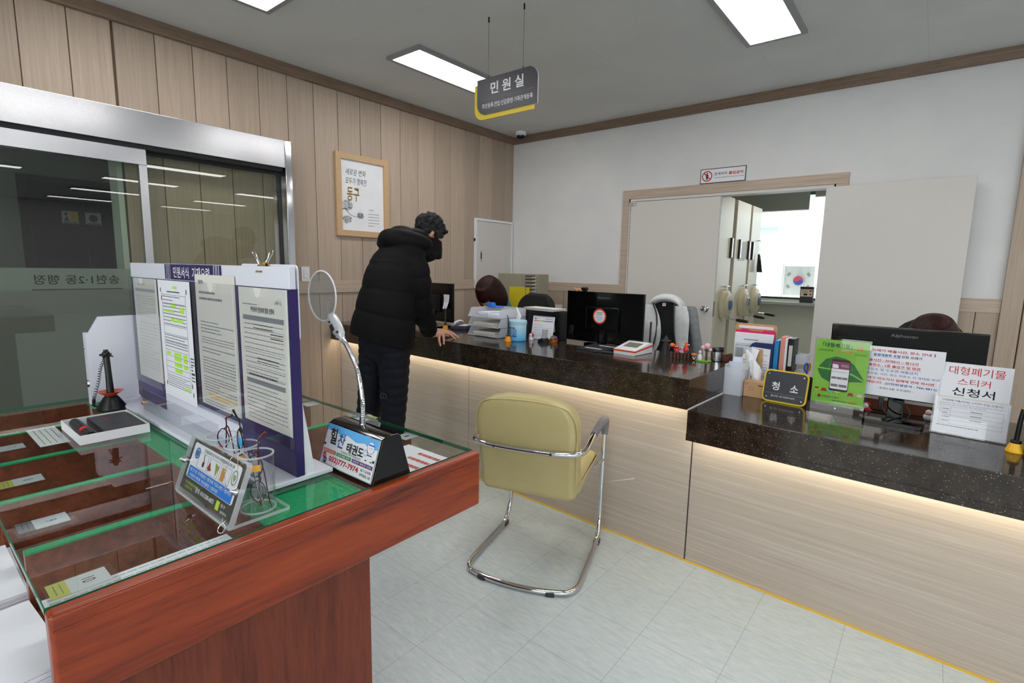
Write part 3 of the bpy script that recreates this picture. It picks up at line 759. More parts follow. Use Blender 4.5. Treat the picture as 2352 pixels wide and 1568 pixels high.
for i, (a, c) in enumerate(PK):
    b = pm()
    w, h = c-a, .335
    pts = [(-w/2, -h/2), (w/2, -h/2), (w/2, h/2), (.018, h/2)]+[(.018*math.cos(q), h/2-.024*math.sin(q)) for q in [PI*j/8 for j in range(9)]][1:-1]+[(-.018, h/2), (-w/2, h/2)]
    b.prism(pts, .0018, F(((a+c)/2, .5205, 1.222), (1, 0, 0), (0, 0, 1)))
    b.box(a, c, .5205, .5295, 1.0535, 1.0555); b.box(a, a+.0015, .5205, .5295, 1.0555, 1.389); b.box(c-.0015, c, .5205, .5295, 1.0555, 1.389)
    b.build('clear_pocket', m_acryl, disp, 0)
b = pm(); b.box(-1.80, -1.262, .475, .477, .9895, 1.065); b.build('front_guard', m_acryl, disp, 0)
b = pm(); b.cyl((-1.785, .476, 1.022), (-1.785, .468, 1.022), .006, .005, 12); b.build('screw', m_brass, disp)
b = pm()
b.prism([(.402, .99), (.529, .99), (.529, 1.262), (.438, 1.262), (.410, 1.212), (.402, 1.212)], .012, F((-2.05, 0, 0), (0, 1, 0), (0, 0, 1)))
b.box(-2.075, -2.05, .402, .416, .981, 1.212, .002); b.cyl((-2.037, .4745, 1.24), (-2.041, .4745, 1.24), .005, .005, 10)
b.m = 1; b.cyl((-2.056, .4015, 1.05), (-2.056, .397, 1.05), .012, .010, 14); b.cyl((-2.06, .4015, 1.165), (-2.06, .398, 1.165), .005, .004, 10)
b.build('side_wing', [m_board, m_chrome], disp)
m_hl = mat('green highlighter', (176, 236, 70), .7)
m_or = mat('orange highlighter', (240, 190, 90), .7)
m_bar = mat('grey form bar', (168, 170, 174), .8)
def sheet(label, x0, x1, y, z0, z1, mpaper, fn):
    w, h = x1-x0, z1-z0
    M = F(((x0+x1)/2, y, z0), (1, 0, 0), (0, 0, 1))
    t = thing('form_sheet', label, 'paper', M)
    b = MB(); b.box(-w/2, w/2, 0, h, -.0006, 0); b.build('sheet', mpaper, t, 0)
    fn(t, w, h); return t
def f1(t, w, h):
    b = MB(); rows(b, -w*.4, w*.4, h*.62, h*.84, 9, None, seed=1, h=.3); rows(b, -w*.36, w*.4, h*.1, h*.58, 14, None, seed=2, h=.22); rect(b, -w*.42, w*.42, h*.87, h*.9, None); rows(b, -w*.3, w*.35, h*.92, h*.96, 1, None, seed=4)
    b.build('print', m_bar, t, 0)
def f2(t, w, h):
    b = MB()
    for q in (.88, .80, .72, .62, .55, .48): rect(b, -w*.38, w*.36, h*q, h*q+.0008, None)
    for q in (.41, .36, .31, .26, .215): rect(b, -w*.38, w*.36, h*q, h*q+.0008, None)
    rect(b, -w*.38, -w*.38+.001, h*.10, h*.9, None); rect(b, w*.36, w*.36+.001, h*.10, h*.9, None)
    rows(b, -w*.36, w*.34, h*.62, h*.88, 9, None, seed=21, h=.25); rows(b, -w*.36, w*.34, h*.43, h*.55, 5, None, seed=22, h=.3); rows(b, -w*.36, w*.34, h*.09, h*.2, 6, None, seed=23, h=.3); rows(b, -w*.2, w*.2, h*.895, h*.92, 1, None, seed=24)
    for px, pz in ((-.42, .9), (.39, .9), (-.4, .83), (-.42, .09), (.39, .14), (.41, .07)): rect(b, w*px, w*px+.005, h*pz, h*pz+.012, None)
    for q in (.36, .29, .23): rows(b, w*.40, w*.495, h*q-.012, h*q+.014, 3, None, seed=int(q*100), h=.5)
    b.build('print', m_ink, t, 0)
    b = MB()
    for x0, x1, z0, z1 in ((-.1, .12, .37, .40), (-.1, .12, .33, .36), (-.1, .12, .28, .31), (-.1, .12, .23, .26), (-.34, -.22, .37, .395), (.18, .3, .37, .4), (.18, .3, .33, .36), (.18, .3, .28, .31), (-.1, .05, .78, .805), (.18, .3, .74, .79), (-.12, .0, .66, .69), (.05, .25, .66, .685), (.0, .12, .935, .955), (-.36, .0, .735, .75), (.15, .32, .1, .12)): rect(b, w*x0, w*x1, h*z0, h*z1, None, .0006)
    b.build('highlight_marking', m_hl, t, 0)
def f3(t, w, h):
    text(t, [('민원 실내사례까지 가족관계등록 발급 허용', 0, h*.855, w*.8, .011, 0), ('규제완화', -w*.32, h*.815, w*.14, .010, 0), ('알림', -w*.34, h*.945, w*.12, .010, .01)][2:3], m_ink, Matrix(), 'lettering', .0005)
    b = MB(); rows(b, -w*.4, w*.42, h*.80, h*.89, 2, None, seed=31, h=.5)
    for k, (a, c, n) in enumerate(((.66, .56, 4), (.54, .48, 3), (.46, .41, 2), (.385, .25, 6), (.235, .11, 6))): rows(b, -w*.4, w*.42, h*c, h*a, n, None, seed=32+k, h=.4)
    rows(b, -w*.4, w*.42, h*.01, h*.05, 2, None, seed=39, h=.4)
    b.build('print', m_greyink, t, 0)
    b = MB(); rows(b, -w*.3, w*.42, h*.06, h*.105, 2, None, seed=38, h=.7); b.build('highlight_marking', m_or, t, 0)
def f4(t, w, h):
    text(t, [('주민등록 전입세대 열람 신청서', 0, h*.845, w*.48, .012, .015)], m_ink, Matrix(), 'lettering', .0006)
    b = MB(); rect(b, -w*.42, w*.42, h*.765, h*.80, None); rect(b, -w*.40, w*.40, h*.30, h*.335, None)
    for q in (.70, .63, .545, .49, .43, .37, .24, .18, .12): rect(b, -w*.42, w*.42, h*q, h*q+.0008, None, .0006)
    rows(b, -w*.4, w*.4, h*.44, h*.755, 9, None, seed=41, h=.22); rows(b, -w*.4, w*.4, h*.345, h*.43, 3, None, seed=42, h=.3); rows(b, -w*.4, w*.42, h*.02, h*.29, 9, None, seed=43, h=.25)
    rows(b, -w*.42, -w*.1, h*.87, h*.89, 1, None, seed=44)
    b.build('print', m_greyink, t, 0)
    b = MB(); rows(b, -w*.2, w*.2, h*.70, h*.75, 2, None, seed=45, h=.35); rows(b, w*.15, w*.4, h*.64, h*.70, 2, None, seed=46, h=.3); rows(b, -w*.15, w*.3, h*.46, h*.51, 2, None, seed=47, h=.3); rows(b, -w*.35, w*.25, h*.355, h*.375, 1, None, seed=48, h=.6); b.build('handwriting', m_ink, t, 0)
    text(t, [('(예시)', w*.33, h*.905, .030, .010, 0, .2)], m_greyink, Matrix(), 'note', .0006)
sheet('grey form in the leftmost clear pocket, half covered in reflections', -2.0, -1.785, .528, 1.07, 1.386, m_paperoff, f1)
sheet('white form with green highlighter taped over the second pocket', -1.742, -1.505, .5185, 1.052, 1.387, m_paper, f2)
sheet('closely printed sheet with orange highlighter in the third pocket', -1.492, -1.258, .528, 1.068, 1.408, m_paperoff, f3)
sheet('sample application form with handwriting in the rightmost pocket', -1.240, -1.018, .528, 1.075, 1.386, m_paperoff, f4)
t = thing('white_card', 'plain white card clipped behind the right end of the display board', 'card', Tr(-1.14, .548, Z0+.3))
b = MB(); b.prism(rrect(.255, .158, .012), .003, F((0, .0, .079), (1, 0, 0), (0, 0, 1)), -.0035); b.build('card', m_board, t)
t = thing('binder_clip', 'brass binder clip with wire arms on top of the display board', 'clip', Tr(-1.14, .5405, 1.4395))
b = MB(); b.prism([(-.011, -.018), (-.003, .004), (.003, .004), (.011, -.018), (.010, -.018), (.002, .002), (-.002, .002), (-.010, -.018)], .03, F((-.015, 0, -.002), (0, 1, 0), (0, 0, 1))); b.build('spring_body', m_brass, t)
for s in (-1, 1):
    b = MB(); b.tube(smooth_path([(-.006, s*.006, -.003), (-.004+s*.006, s*.010, .010), (-.007+s*.012, s*.013, .022), (s*.014, s*.0145, .028), (.007+s*.012, s*.013, .022), (.004+s*.006, s*.010, .010), (.006, s*.006, -.003)], 4), .0011, 6); b.build('wire_arm', m_chrome, t)
t = thing('leaflet', 'white leaflet leaning behind the right end of the form display', 'paper', Tr(-1.0, .575, .9895))
b = MB(); N = 8
b.loft([[(-.012-.030*(z/.21)**1.3, -.024+(.004+.016*(1-z/.21))*i/N, z) for i in range(N+1)]+[(-.0128-.030*(z/.21)**1.3, -.024+(.004+.016*(1-z/.21))*i/N, z) for i in range(N, -1, -1)] for z in [.20*k/6 for k in range(7)]])
b.build('sheet', m_paper, t)

# ---------------------------------------------------------------- pen stand, ink pad box
m_orange = mat('translucent orange plastic', (206, 74, 24), .2)
m_yelp = mat('yellow orange plastic', (240, 160, 30), .3)
t = thing('pen_stand', 'black desk pen in a cone stand with orange dish and coiled cord', 'pen', Tr(-1.958, .434, .9795))
b = MB(); b.lathe([(0, 0), (.040, 0), (.041, .004), (.036, .012), (.020, .038), (.013, .045), (0, .045)], 28); b.build('cone_base', m_black, t)
b = MB(); b.lathe([(0, .043), (.014, .043), (.030, .054), (.034, .057), (.030, .057), (.012, .049), (0, .049)], 28); b.build('dish', m_orange, t)
b = MB(); b.tube([(0, 0, .048), (-.004, 0, .11), (-.010, 0, .165), (-.012, 0, .178), (-.013, 0, .186)], [.010, .0085, .0085, .006, .0065], 14)
b.ball((-.011, 0, .172), .011)
for k in range(9):
    a = 2*PI*k/9; b.cyl((-.011, 0, .170), (-.011+.017*math.cos(a), .017*math.sin(a), .168+.006*math.sin(3*a)), .003, .002, 6)
b.build('pen', m_black, t)
b = MB(); ax = smooth_path([(-.014, 0, .165), (-.030, -.012, .13), (-.040, -.02, .08), (-.058, -.03, .03), (-.066, -.03, .012), (-.050, -.034, .006), (-.034, -.02, .006)], 30)
L = len(ax); pth = []
for i, p in enumerate(ax):
    tn = (ax[min(i+1, L-1)]-ax[max(i-1, 0)]).normalized(); n1 = tn.cross(Vector((0, 1, .2))).normalized(); n2 = tn.cross(n1); a = i*1.35
    rr = .0042 if 6 < i < L-40 else .002
    pth.append(p+n1*rr*math.cos(a)+n2*rr*math.sin(a))
b.tube(pth, .0011, 5); b.build('coiled_cord', m_black, t)
t = thing('shallow_box', 'shallow open white cardboard box on the glass beside the display', 'box', Tr(-1.716, .362, .9795))
b = MB(); b.box(-.100, .100, -.075, .075, 0, .0015); b.box(-.100, .100, -.075, -.073, .0015, .024); b.box(-.100, .100, .073, .075, .0015, .024); b.box(-.100, -.098, -.073, .073, .0015, .024); b.box(.098, .100, -.073, .073, .0015, .024); b.build('tray', m_whiteplastic, t, 0)
t = thing('ink_pad', 'flat black ink pad in the white cardboard box', 'ink pad', Tr(-1.716, .385, .9812))
b = MB(); b.box(-.090, .090, -.045, .046, 0, .021, .003); b.build('case', mat('ink pad black', (26, 26, 29), .45), t)
b = MB(); rows(b, -.05, -.02, -.02, .0, 2, Tr(0, 0, .0214), seed=4, h=.4); b.m = 1; rows(b, .02, .05, -.015, .005, 2, Tr(0, 0, .0214), seed=5, h=.4); b.build('lid_lettering', [m_red, m_blue], t, 0)
t = thing('stamp_marker', 'short black marker with red band beside the ink pad', 'marker', Tr(-1.714, .3135, .9815))
b = MB(); b.cyl((-.086, 0, .0125), (.016, 0, .0125), .0125, .0125, 18); b.cyl((.034, 0, .0125), (.086, 0, .0125), .0125, .0125, 18); b.build('barrel', m_black, t)
b = MB(); b.cyl((.016, 0, .0125), (.034, 0, .0125), .0127, .0127, 18); b.build('red_band', m_red, t)

# ---------------------------------------------------------------- reading glasses stand
m_acglint = film('painted acrylic glint', (236, 240, 244), .38, .1)  # milky film paints the bright glint along clear acrylic edges
gs = thing('glasses_stand', 'clear acrylic reading glasses stand with a lesson advertisement card', 'glasses stand', Tr(-1.028, .40, .9795))
b = MB(); b.prism(rrect(.25, .112, .006), .006, Tr(0, .002, 0)); bp = b.build('base_plate', m_acryl, gs, 0)
b = MB(); b.ring(rrect(.2506, .1126, .006), rrect(.247, .109, .005), .0056, Tr(0, .002, .0002)); b.build('plate_edge', m_acglint, bp, 0)
tilt = .36
Mc = F((0, -.052, .004), (1, 0, 0), (0, math.sin(tilt), math.cos(tilt)))
CW, CH = .25, .112
b = MB(); b.prism(rrect(CW, CH, .007, cy=CH/2), .003, Mc, 0); bp = b.build('front_plate', m_acryl, gs, 0)
b = MB(); b.ring(rrect(CW+.001, CH+.001, .007, cy=CH/2), rrect(CW-.003, CH-.003, .006, cy=CH/2), .0094, Mc, -.0065); b.build('plate_edge', m_acglint, bp, 0)
b = MB(); b.prism(rrect(CW, CH, .007, cy=CH/2), .003, Mc, -.0065); b.build('rear_plate', m_acryl, gs, 0)
b = MB(); b.box(-.115, .115, .008, .105, -.0032, -.0012, M=Mc); card = b.build('advert_card', mat('dark olive card', (62, 60, 52), .5), gs, 0)
Mk = Mc @ Tr(0, 0, -.0012)
b = MB(); b.prism(rrect(.21, .068, .006, cy=.067), .0003, Mk); b.build('card_panel', m_whiteplastic, card, 0)
b = MB(); b.box(-.099, .099, .034, .056, .0004, .0006, M=Mk); b.build('blue_panel', mat('bright blue', (40, 120, 210), .5), card, 0)
text(card, [('우쿨렐레/오카리나/팬플루트/카 혼', .010, .094, .135, .007, .0)], m_ink, Mk, 'title', .0008)
text(card, [('성 인 반: 자격증반 / 방과후 지도사반 / 취미반', 0, .050, .185, .007, .01), ('어린이 학생: 앙상블반 / 취미반', -.022, .040, .13, .0065, .01)], m_whiteplastic, Mk, 'lettering', .0009)
text(card, [('문의: 010-5200-6873', -.002, .021, .082, .010, .02), ('동구', .078, .024, .018, .006, .01), ('송현로31', .085, .014, .026, .005, .01)], m_whiteplastic, Mk, 'phone_line', .0006)
text(card, [('전국주말체험협교육협회', -.068, .024, .058, .0055, 0), ('인천동구지회', -.075, .016, .034, .005, 0)], mat('lime print', (190, 210, 70), .6), Mk, 'association_line', .0006)
b = MB(); rect(b, .050, .064, .012, .028, Mk, .0006); b.build('lime_square', mat('lime green', (186, 208, 40), .6), card, 0)
b = MB(); b.ring(circ(.011, 24, -.082, .083), circ(.008, 24, -.082, .083), .0003, Mk, .0005); b.prism(circ(.0065, 20, -.082, .083), .0003, Mk, .0005); b.build('round_emblem', mat('emblem blue', (44, 110, 176), .5), card, 0)
b = MB(); b.ring(circ(.011, 24, .087, .078, .014), circ(.0085, 24, .087, .078, .011), .0003, Mk, .0005); b.prism([(.082, .083), (.092, .083), (.092, .076), (.087, .070), (.082, .076)], .0003, Mk, .0005); b.build('shield_emblem', mat('grey green emblem', (150, 160, 140), .5), card, 0)
b = MB()
cx = -.046
b.m = 0; b.prism(circ(.0045, 14, cx, .069, .006), .0003, Mk, .0005); b.prism([(cx-.001, .074), (cx+.001, .074), (cx-.003, .087), (cx-.005, .087)], .0003, Mk, .0005)
b.m = 1; b.prism([(-.026, .068), (-.020, .063), (-.008, .066), (-.014, .073), (-.018, .080)], .0003, Mk, .0005)
b.m = 2; b.prism([(.004, .084), (.022, .080), (.016, .068), (.013, .061)], .0003, Mk, .0005)
b.m = 3; rect(b, .034, .050, .060, .084, Mk, .0006)
b.build('instrument_pictures', [mat('dark brown print', (70, 40, 24), .5), mat('red brown print', (150, 44, 40), .5), mat('olive print', (150, 150, 70), .5), mat('amber print', (200, 140, 60), .5)], card, 0)
b = MB()
for x in (-.05, .0, .05): b.ring([(x-.022, .058), (x+.0235-.002, .058), (x+.0215, .088), (x-.022, .088)], [(x-.0214, .0586), (x+.0209, .0586), (x+.0209, .0874), (x-.0214, .0874)], .0002, Mk, .0005)
b.build('picture_border', m_greyink, card, 0)
for x in (-.116, .116):
    b = MB(); b.lathe([(0, -.008), (.006, -.008), (.006, .004), (.0075, .004), (.0075, .006), (.003, .012), (0, .018)], 16, Mc @ Tr(x, .062, 0)); b.build('screw_post', m_chrome, gs)
TUBES = ((-.066, .018, (206, 74, 46)), (.018, .020, (222, 150, 44)), (.098-.012, .016, (222, 160, 50)))
for i, (x, y, c) in enumerate(TUBES):
    b = MB(); b.lathe([(0, .006), (.031, .006), (.031, .112), (.0285, .112), (.0285, .010), (0, .010)], 32, Tr(x, y, 0)); tb = b.build('cup', m_acryl, gs)
    b = MB(); b.hoop([(.0283, .1105), (.0312, .1105), (.0312, .1128), (.0283, .1128)], 32, Tr(x, y, 0)); b.build('rim', m_acglint, tb)
    b = MB(); b.hoop([(.0287, .0062), (.0312, .0062), (.0312, .0088), (.0287, .0088)], 32, Tr(x, y, 0)); b.build('foot_ring', m_acglint, tb)
    b = MB(); a0, a1 = math.radians(-118), math.radians(-12)
    b.loft([[(x+r*math.cos(a0+(a1-a0)*k/12), y+r*math.sin(a0+(a1-a0)*k/12), z) for r, z in ((.0313, .088), (.0319, .088), (.0319, .100), (.0313, .100))] for k in range(13)]); b.build('strength_band', mat('band %d' % i, c, .5), tb)
m_lens = glass('spectacle lens', (.93, .95, .96, 1), 1.4)
def glasses(label, M, mframe, mtemple, spread=.3, chain=True):
    t = thing('reading_glasses', label, 'glasses', M, 'reading glasses in the clear stand')
    # folded flat and standing on one end: lenses in the xz plane
    for s in (-1, 1):
        pts = [(.0185*math.cos(a)*(1+.1*math.cos(2*a)), .0135*math.sin(a)) for a in [2*PI*k/24 for k in range(24)]]
        Mr = Tr(0, 0, s*.024)
        b = MB(); b.tube([(p[1], 0, p[0]) for p in pts], .0011, 6, True, Mr); fr = b.build('rim', mframe, t)
        b = MB(); b.poly([(p[1], .0004*math.cos(PI*q), p[0]) for q in (0, 1) for p in pts], [tuple(range(24)), tuple(range(24, 48))], Mr); b.build('lens', m_lens, fr, 0)
    b = MB(); b.tube(smooth_path([(.004, 0, -.008), (.008, -.002, 0), (.004, 0, .008)], 4), .0011, 6); b.build('bridge', mframe, t)
    for s in (-1, 1):
        b = MB(); z0 = s*.042
        pth = smooth_path([(0, 0, z0), (.004, s*.006, z0+.006*s), (.006+s*.004, .010+.004*s, z0-s*.03), (.010, .014+s*spread*.02, z0-s*.10), (.016, .015+s*spread*.03, z0-s*.118), (.028, .016+s*spread*.03, z0-s*.128)], 5)
        b.tube(pth, [.0012]*(len(pth)-10)+[.0012+.0014*k/9 for k in range(10)], 6); b.build('temple', mtemple, t)
    return t
m_dred = mat('dark red temple', (88, 18, 18), .3)
m_gun = mat('gunmetal', (70, 70, 76), .25, .9)
def gl(x, y, z, rz, ry, rx=0): return Tr(-1.028+x, .40+y, .9795+z) @ Rz(rz) @ Ry(ry) @ Rx(rx)
glasses('reading glasses with dark red temples in the red banded cup', gl(-.068, .019, .083, .5, .16, .05), m_gun, m_dred, 1.0)
glasses('reading glasses with a blue tagged lens in the middle orange banded cup', gl(.016, .020, .096, -.7, -.12, .1), m_gun, m_gun, .4)
glasses('reading glasses standing low in the cup at the right end of the stand', gl(.084, .016, .062, .9, -.10, -.12), m_gun, m_dred, .8)
b = MB(); b.prism([(-.006, -.008), (.006, -.008), (.007, .008), (-.005, .009)], .0005, F((-1.012+.004, .4155, 1.098), (1, .4, 0), (0, 0, 1))); tag(b.build('lens_tag', mat('sky blue tag', (70, 170, 226), .5), None, 0), 'tiny blue tag stuck on a lens of the middle glasses', 'tag')
def bead_chain(label, pts, r=.0013):
    P = smooth_path(pts, 14); b = MB(); acc = 0; last = P[0]
    for p in P:
        if (p-last).length >= r*2.3 or p is P[0]:
            v = bmesh.ops.create_icosphere(b.bm, subdivisions=1, radius=r, matrix=Tr(*p)); last = p
    b.m = 0; b.tube(P, r*.25, 4)
    return tag(b.build('bead_chain', m_chrome, None, 60), label, 'chain')
def W(x, y, z): return (-1.028+x, .40+y, .9795+z)
bead_chain('bead chain hanging over the front of the rightmost cup in a long loop', [W(.080, -.012, .118), W(.073, -.019, .112), W(.066, -.030, .09), W(.070, -.034, .05), W(.082, -.044, .012), W(.096, -.052, .008), W(.118, -.056, .0065), W(.125, -.064, .002), W(.118, -.068, .002), W(.108, -.062, .0065), W(.099, -.043, .013), W(.092, -.026, .04), W(.088, -.018, .09), W(.086, -.0155, .116)])
bead_chain('bead chain dropping inside the rightmost cup', [W(.090, -.010, .125), W(.098, .002, .10), W(.100, .010, .05), W(.094, .020, .02), W(.086, .022, .016)])

# ---------------------------------------------------------------- magnifier lamp with advertisement
LM = Tr(-.972, .67, .9795)
lamp = thing('magnifier_stand', 'black wedge advertising stand with a gooseneck magnifier on the desk', 'magnifier', LM)
pf = [(-.052, 0), (.052, 0), (.026, .094), (.018, .100), (-.012, .100), (-.022, .094)]
b = MB(); b.prism(pf, .204, F((-.102, 0, 0), (0, 1, 0), (0, 0, 1)), 0, .004, 2); b.build('wedge_base', m_gloss, lamp)
sl = math.atan2(.030, .094)
Ma = F((0, -.0525, .004), (1, 0, 0), (0, math.sin(sl), math.cos(sl)))
b = MB(); b.box(-.099, .099, .001, .0945, 0, .0015, M=Ma); ad = b.build('advert_plate', m_chrome, lamp, 0)
b = MB(); b.box(-.0965, .0965, .003, .0925, .0015, .002, M=Ma); b.m = 1
b.flat([(-.0965, .0925), (-.0965, .078), (-.07, .080), (-.04, .074), (-.015, .079), (.02, .071), (.05, .076), (.075, .068), (.0965, .072), (.0965, .0925)], Ma, .0022)
b.build('advert_face', [m_whiteplastic, mat('sky blue print', (96, 174, 232), .5)], ad, 0)
m_navy = mat('navy print', (30, 34, 70), .6); m_crim = mat('crimson print', (190, 24, 60), .6)
text(ad, [('힐', -.066, .068, .026, .036, .02, -.1), ('태권도', .022, .055, .062, .022, .03), ('TAEKWONDO', .010, .041, .075, .0045, .0)], m_ink, Ma, 'lettering', .0026)
text(ad, [('찬', -.033, .063, .026, .032, .02, .1)], mat('steel blue print', (50, 90, 150), .6), Ma, 'accent_letter', .0026)
b = MB()
for k, (x0, x1) in enumerate(((-.093, -.043), (-.040, .016), (.020, .094))): b.m = k; rect(b, x0, x1, .0285, .0365, Ma, .0026)
b.build('slogan_bars', [mat('orange bar', (206, 96, 40), .6), mat('green bar', (60, 140, 80), .6), mat('plum bar', (90, 40, 110), .6)], ad, 0)
text(ad, [('집중력, 리더십 향상!', -.068, .0325, .044, .0045, .01), ('인성 예절 교육!', -.012, .0325, .046, .0045, .01), ('튼튼한 체력과 건강!', .057, .0325, .066, .0045, .01)], m_whiteplastic, Ma, 'slogans', .003)
text(ad, [('032)777-7974', -.008, .016, .112, .015, .03)], m_crim, Ma, 'phone_number', .0026)
text(ad, [('동구 금곡동', .074, .021, .036, .006, .01), ('문화빌딩 2층', .074, .0115, .038, .006, .01)], m_ink, Ma, 'address', .0026)
b = MB(); b.prism(circ(.007, 18, -.085, .021), .0003, Ma, .0023); b.m = 1; b.prism(circ(.007, 18, -.079, .011), .0003, Ma, .0023); b.build('round_badges', [m_crim, m_navy], ad, 0)
text(ad, [('전화', -.085, .021, .010, .006, 0), ('문의', -.079, .011, .010, .006, 0)], m_whiteplastic, Ma, 'badge_letters', .0030)
b = MB()
b.m = 0; b.prism(circ(.0125, 22, .074, .072), .0003, Ma, .0023); b.prism([(.066, .056), (.082, .056), (.088, .044), (.078, .043), (.073, .050), (.066, .043), (.058, .047)], .0003, Ma, .0023); b.prism(circ(.006, 14, .060, .058), .0003, Ma, .0024)
b.m = 1; b.ring(circ(.013, 22, .074, .072), circ(.0122, 22, .074, .072), .0003, Ma, .0026); rect(b, .065, .085, .076, .079, Ma, .0028); b.ring(circ(.0064, 14, .060, .058), circ(.0056, 14, .060, .058), .0003, Ma, .0026)
b.m = 2; rect(b, .070, .072, .070, .072, Ma, .0028); rect(b, .077, .079, .070, .072, Ma, .0028); rect(b, .066, .082, .0545, .0565, Ma, .0028); rect(b, .062, .068, .0425, .0445, Ma, .0028); rect(b, .080, .087, .0425, .0445, Ma, .0028)
b.build('sportsman_drawing', [m_whiteplastic, mat('cap blue', (50, 100, 190), .6), m_ink], ad, 0)
for x in (-.092, .092):
    b = MB(); b.lathe([(0, 0), (.003, 0), (.003, .0015), (0, .002)], 12, Ma @ Tr(x, .046, .002)); b.build('screw', m_dgrey, ad)
def lw(x, y, z): return (x+.972, y-.67, z-.9795)
gp = [(-.984, .676, 1.078), (-.982, .676, 1.135), (-1.001, .678, 1.200), (-1.028, .679, 1.236), (-1.050, .68, 1.259), (-1.066, .68, 1.272)]
P = smooth_path([lw(*p) for p in gp], 24)
b = MB()
rr = [.0046+.0009*(i % 2) for i in range(len(P))]
b.tube(P, rr, 12); b.build('gooseneck', m_chrome, lamp)
b = MB(); b.lathe([(0, 0), (.008, 0), (.007, .004), (.0062, .02), (.0045, .022), (0, .022)], 16, Tr(*lw(-.984, .676, 1.078))); b.build('collar', m_chrome, lamp)
b = MB(); b.tube(P[-26:], .0062, 14); b.build('sleeve', m_chrome, lamp)
m_silver = mat('silver plastic', (206, 208, 214), .28, .35)
hd = Vector((-1.140+1.066, 0, 1.360-1.272)).normalized()
Mh = F(lw(-1.066, .68, 1.272), (hd.z, 0, -hd.x), tuple(hd))    # x across, y along the handle, z toward the reader
b = MB()
b.loft([[(w*math.cos(2*PI*k/20), y, d*math.sin(2*PI*k/20)) for k in range(20)] for y, w, d in ((-.012, .007, .007), (0, .008, .008), (.006, .014, .011), (.022, .017, .012), (.045, .016, .012), (.056, .014, .011), (.064, .010, .008))], True, Mh)
hn = b.build('handle', m_silver, lamp)
b = MB(); b.box(-.005, .005, .020, .036, .011, .0145, .001, M=Mh); b.ball((.008, .010, .010), .003, Mh); b.ball((-.006, .008, .010), .0025, Mh); b.ball((0, .044, .0115), .003, Mh); b.build('switch', m_black, hn)
LC = (0, .120, 0)
b = MB(); b.tube([(LC[0]+.060*math.cos(2*PI*k/48), LC[1]+.060*math.sin(2*PI*k/48), 0) for k in range(48)], .0019, 8, True, Mh); b.tube([(0, .056, 0), (0, .066, 0)], [.008, .005], 10, M=Mh)
b.build('lens_rim', m_whiteplastic, lamp)
m_mag = glass('magnifier lens', (.90, .92, .92, 1), 1.6)
b = MB(); b.lathe([(.058, -.0012), (.035, -.0032), (0, -.0042), (0, .0042), (.035, .0032), (.058, .0012)], 40, Mh @ Tr(*LC)); b.build('lens', m_mag, lamp)
b = MB(); b.lathe([(.012, .003), (.0135, .003), (.0135, .0065), (.012, .0065)], 24, Mh @ Tr(.012, .082, 0)); b.lathe([(0, .0075), (.008, .0068), (.012, .005), (.012, .003), (0, .003)], 24, Mh @ Tr(.012, .082, 0)); b.build('spot_lens', m_acryl, lamp)

# ---------------------------------------------------------------- on the walls and ceiling
m_oakframe = wood('honey oak frame', [(186, 154, 116), (192, 160, 122), (198, 167, 129)], (60, 60, 4), .4)
m_art = noisy('white art paper', (226, 227, 232), (232, 233, 236), 6, .35)
m_gold = mat('olive gold paint', (140, 112, 40), .6)
t = thing('framed_picture', 'oak framed calligraphy picture with an ink pine on the panelled wall', 'picture', F((XL+.002, 2.834, 2.037), (0, 1, 0), (0, 0, 1)))
b = MB(); b.ring([(-.272, -.349), (.272, -.349), (.272, .349), (-.272, .349)], [(-.222, -.299), (.222, -.299), (.222, .299), (-.222, .299)], .024); b.build('frame', m_oakframe, t, 0)
b = MB(); b.box(-.223, .223, -.3, .3, 0, .008); art = b.build('art_sheet', m_art, t, 0)
text(art, [('새로운 변화', -.068, .200, .205, .052, .0, .12), ('모두가 행복한', -.066, .124, .215, .056, .0, .1)], m_ink, Tr(0, 0, .008), 'calligraphy')
text(art, [('동구', -.100, .012, .125, .118, .02, .05)], m_gold, Tr(0, 0, .008), 'gold_calligraphy')
text(art, [('구정방향', .085, -.108, .055, .013, 0)], m_ink, Tr(0, 0, .008), 'heading')
b = MB(); rows(b, .052, .172, -.26, -.13, 5, Tr(0, 0, .008), seed=61, h=.28); b.build('small_print', m_greyink, art, 0)
rd = random.Random(4); b = MB()
b.tube(smooth_path([(-.222, -.135, .0083), (-.19, -.115, .0083), (-.15, -.15, .0083), (-.11, -.172, .0083), (-.06, -.178, .0083), (-.03, -.165, .0083)], 6), [.0035-.0025*k/30 for k in range(31)], 4)
for cx, cy, rx, ry, n in ((-.16, -.085, .05, .042, 200), (-.165, -.205, .045, .034, 150), (-.03, -.165, .035, .028, 130)):
    for k in range(n):
        a, q = rd.uniform(0, 2*PI), rd.random()**.5; x, y = cx+rx*q*math.cos(a), cy+ry*q*math.sin(a); a2 = rd.uniform(.2, 2.9)
        dx, dy = .010*math.cos(a2), .010*math.sin(a2); b.poly([(x-dx, y-dy, .0085), (x+.0014, y, .0085), (x+dx, y+dy, .0085), (x-.0014, y, .0085)], [(0, 1, 2, 3)])
b.build('ink_pine', mat('pine ink', (92, 94, 98), .7), art, 0)
t = thing('light_switch', 'white double rocker light switch on the panelled wall', 'light switch', F((XL+.001, 2.263, 1.357), (0, 1, 0), (0, 0, 1)))
b = MB(); b.box(-.036, .036, -.059, .059, 0, .010, .003); b.build('plate', m_whiteplastic, t)
for y in (-.017, .017):
    b = MB(); b.box(-.018, .016, y-.0155, y+.0155, .010, .014, .002); b.build('rocker', m_whiteplastic, t)
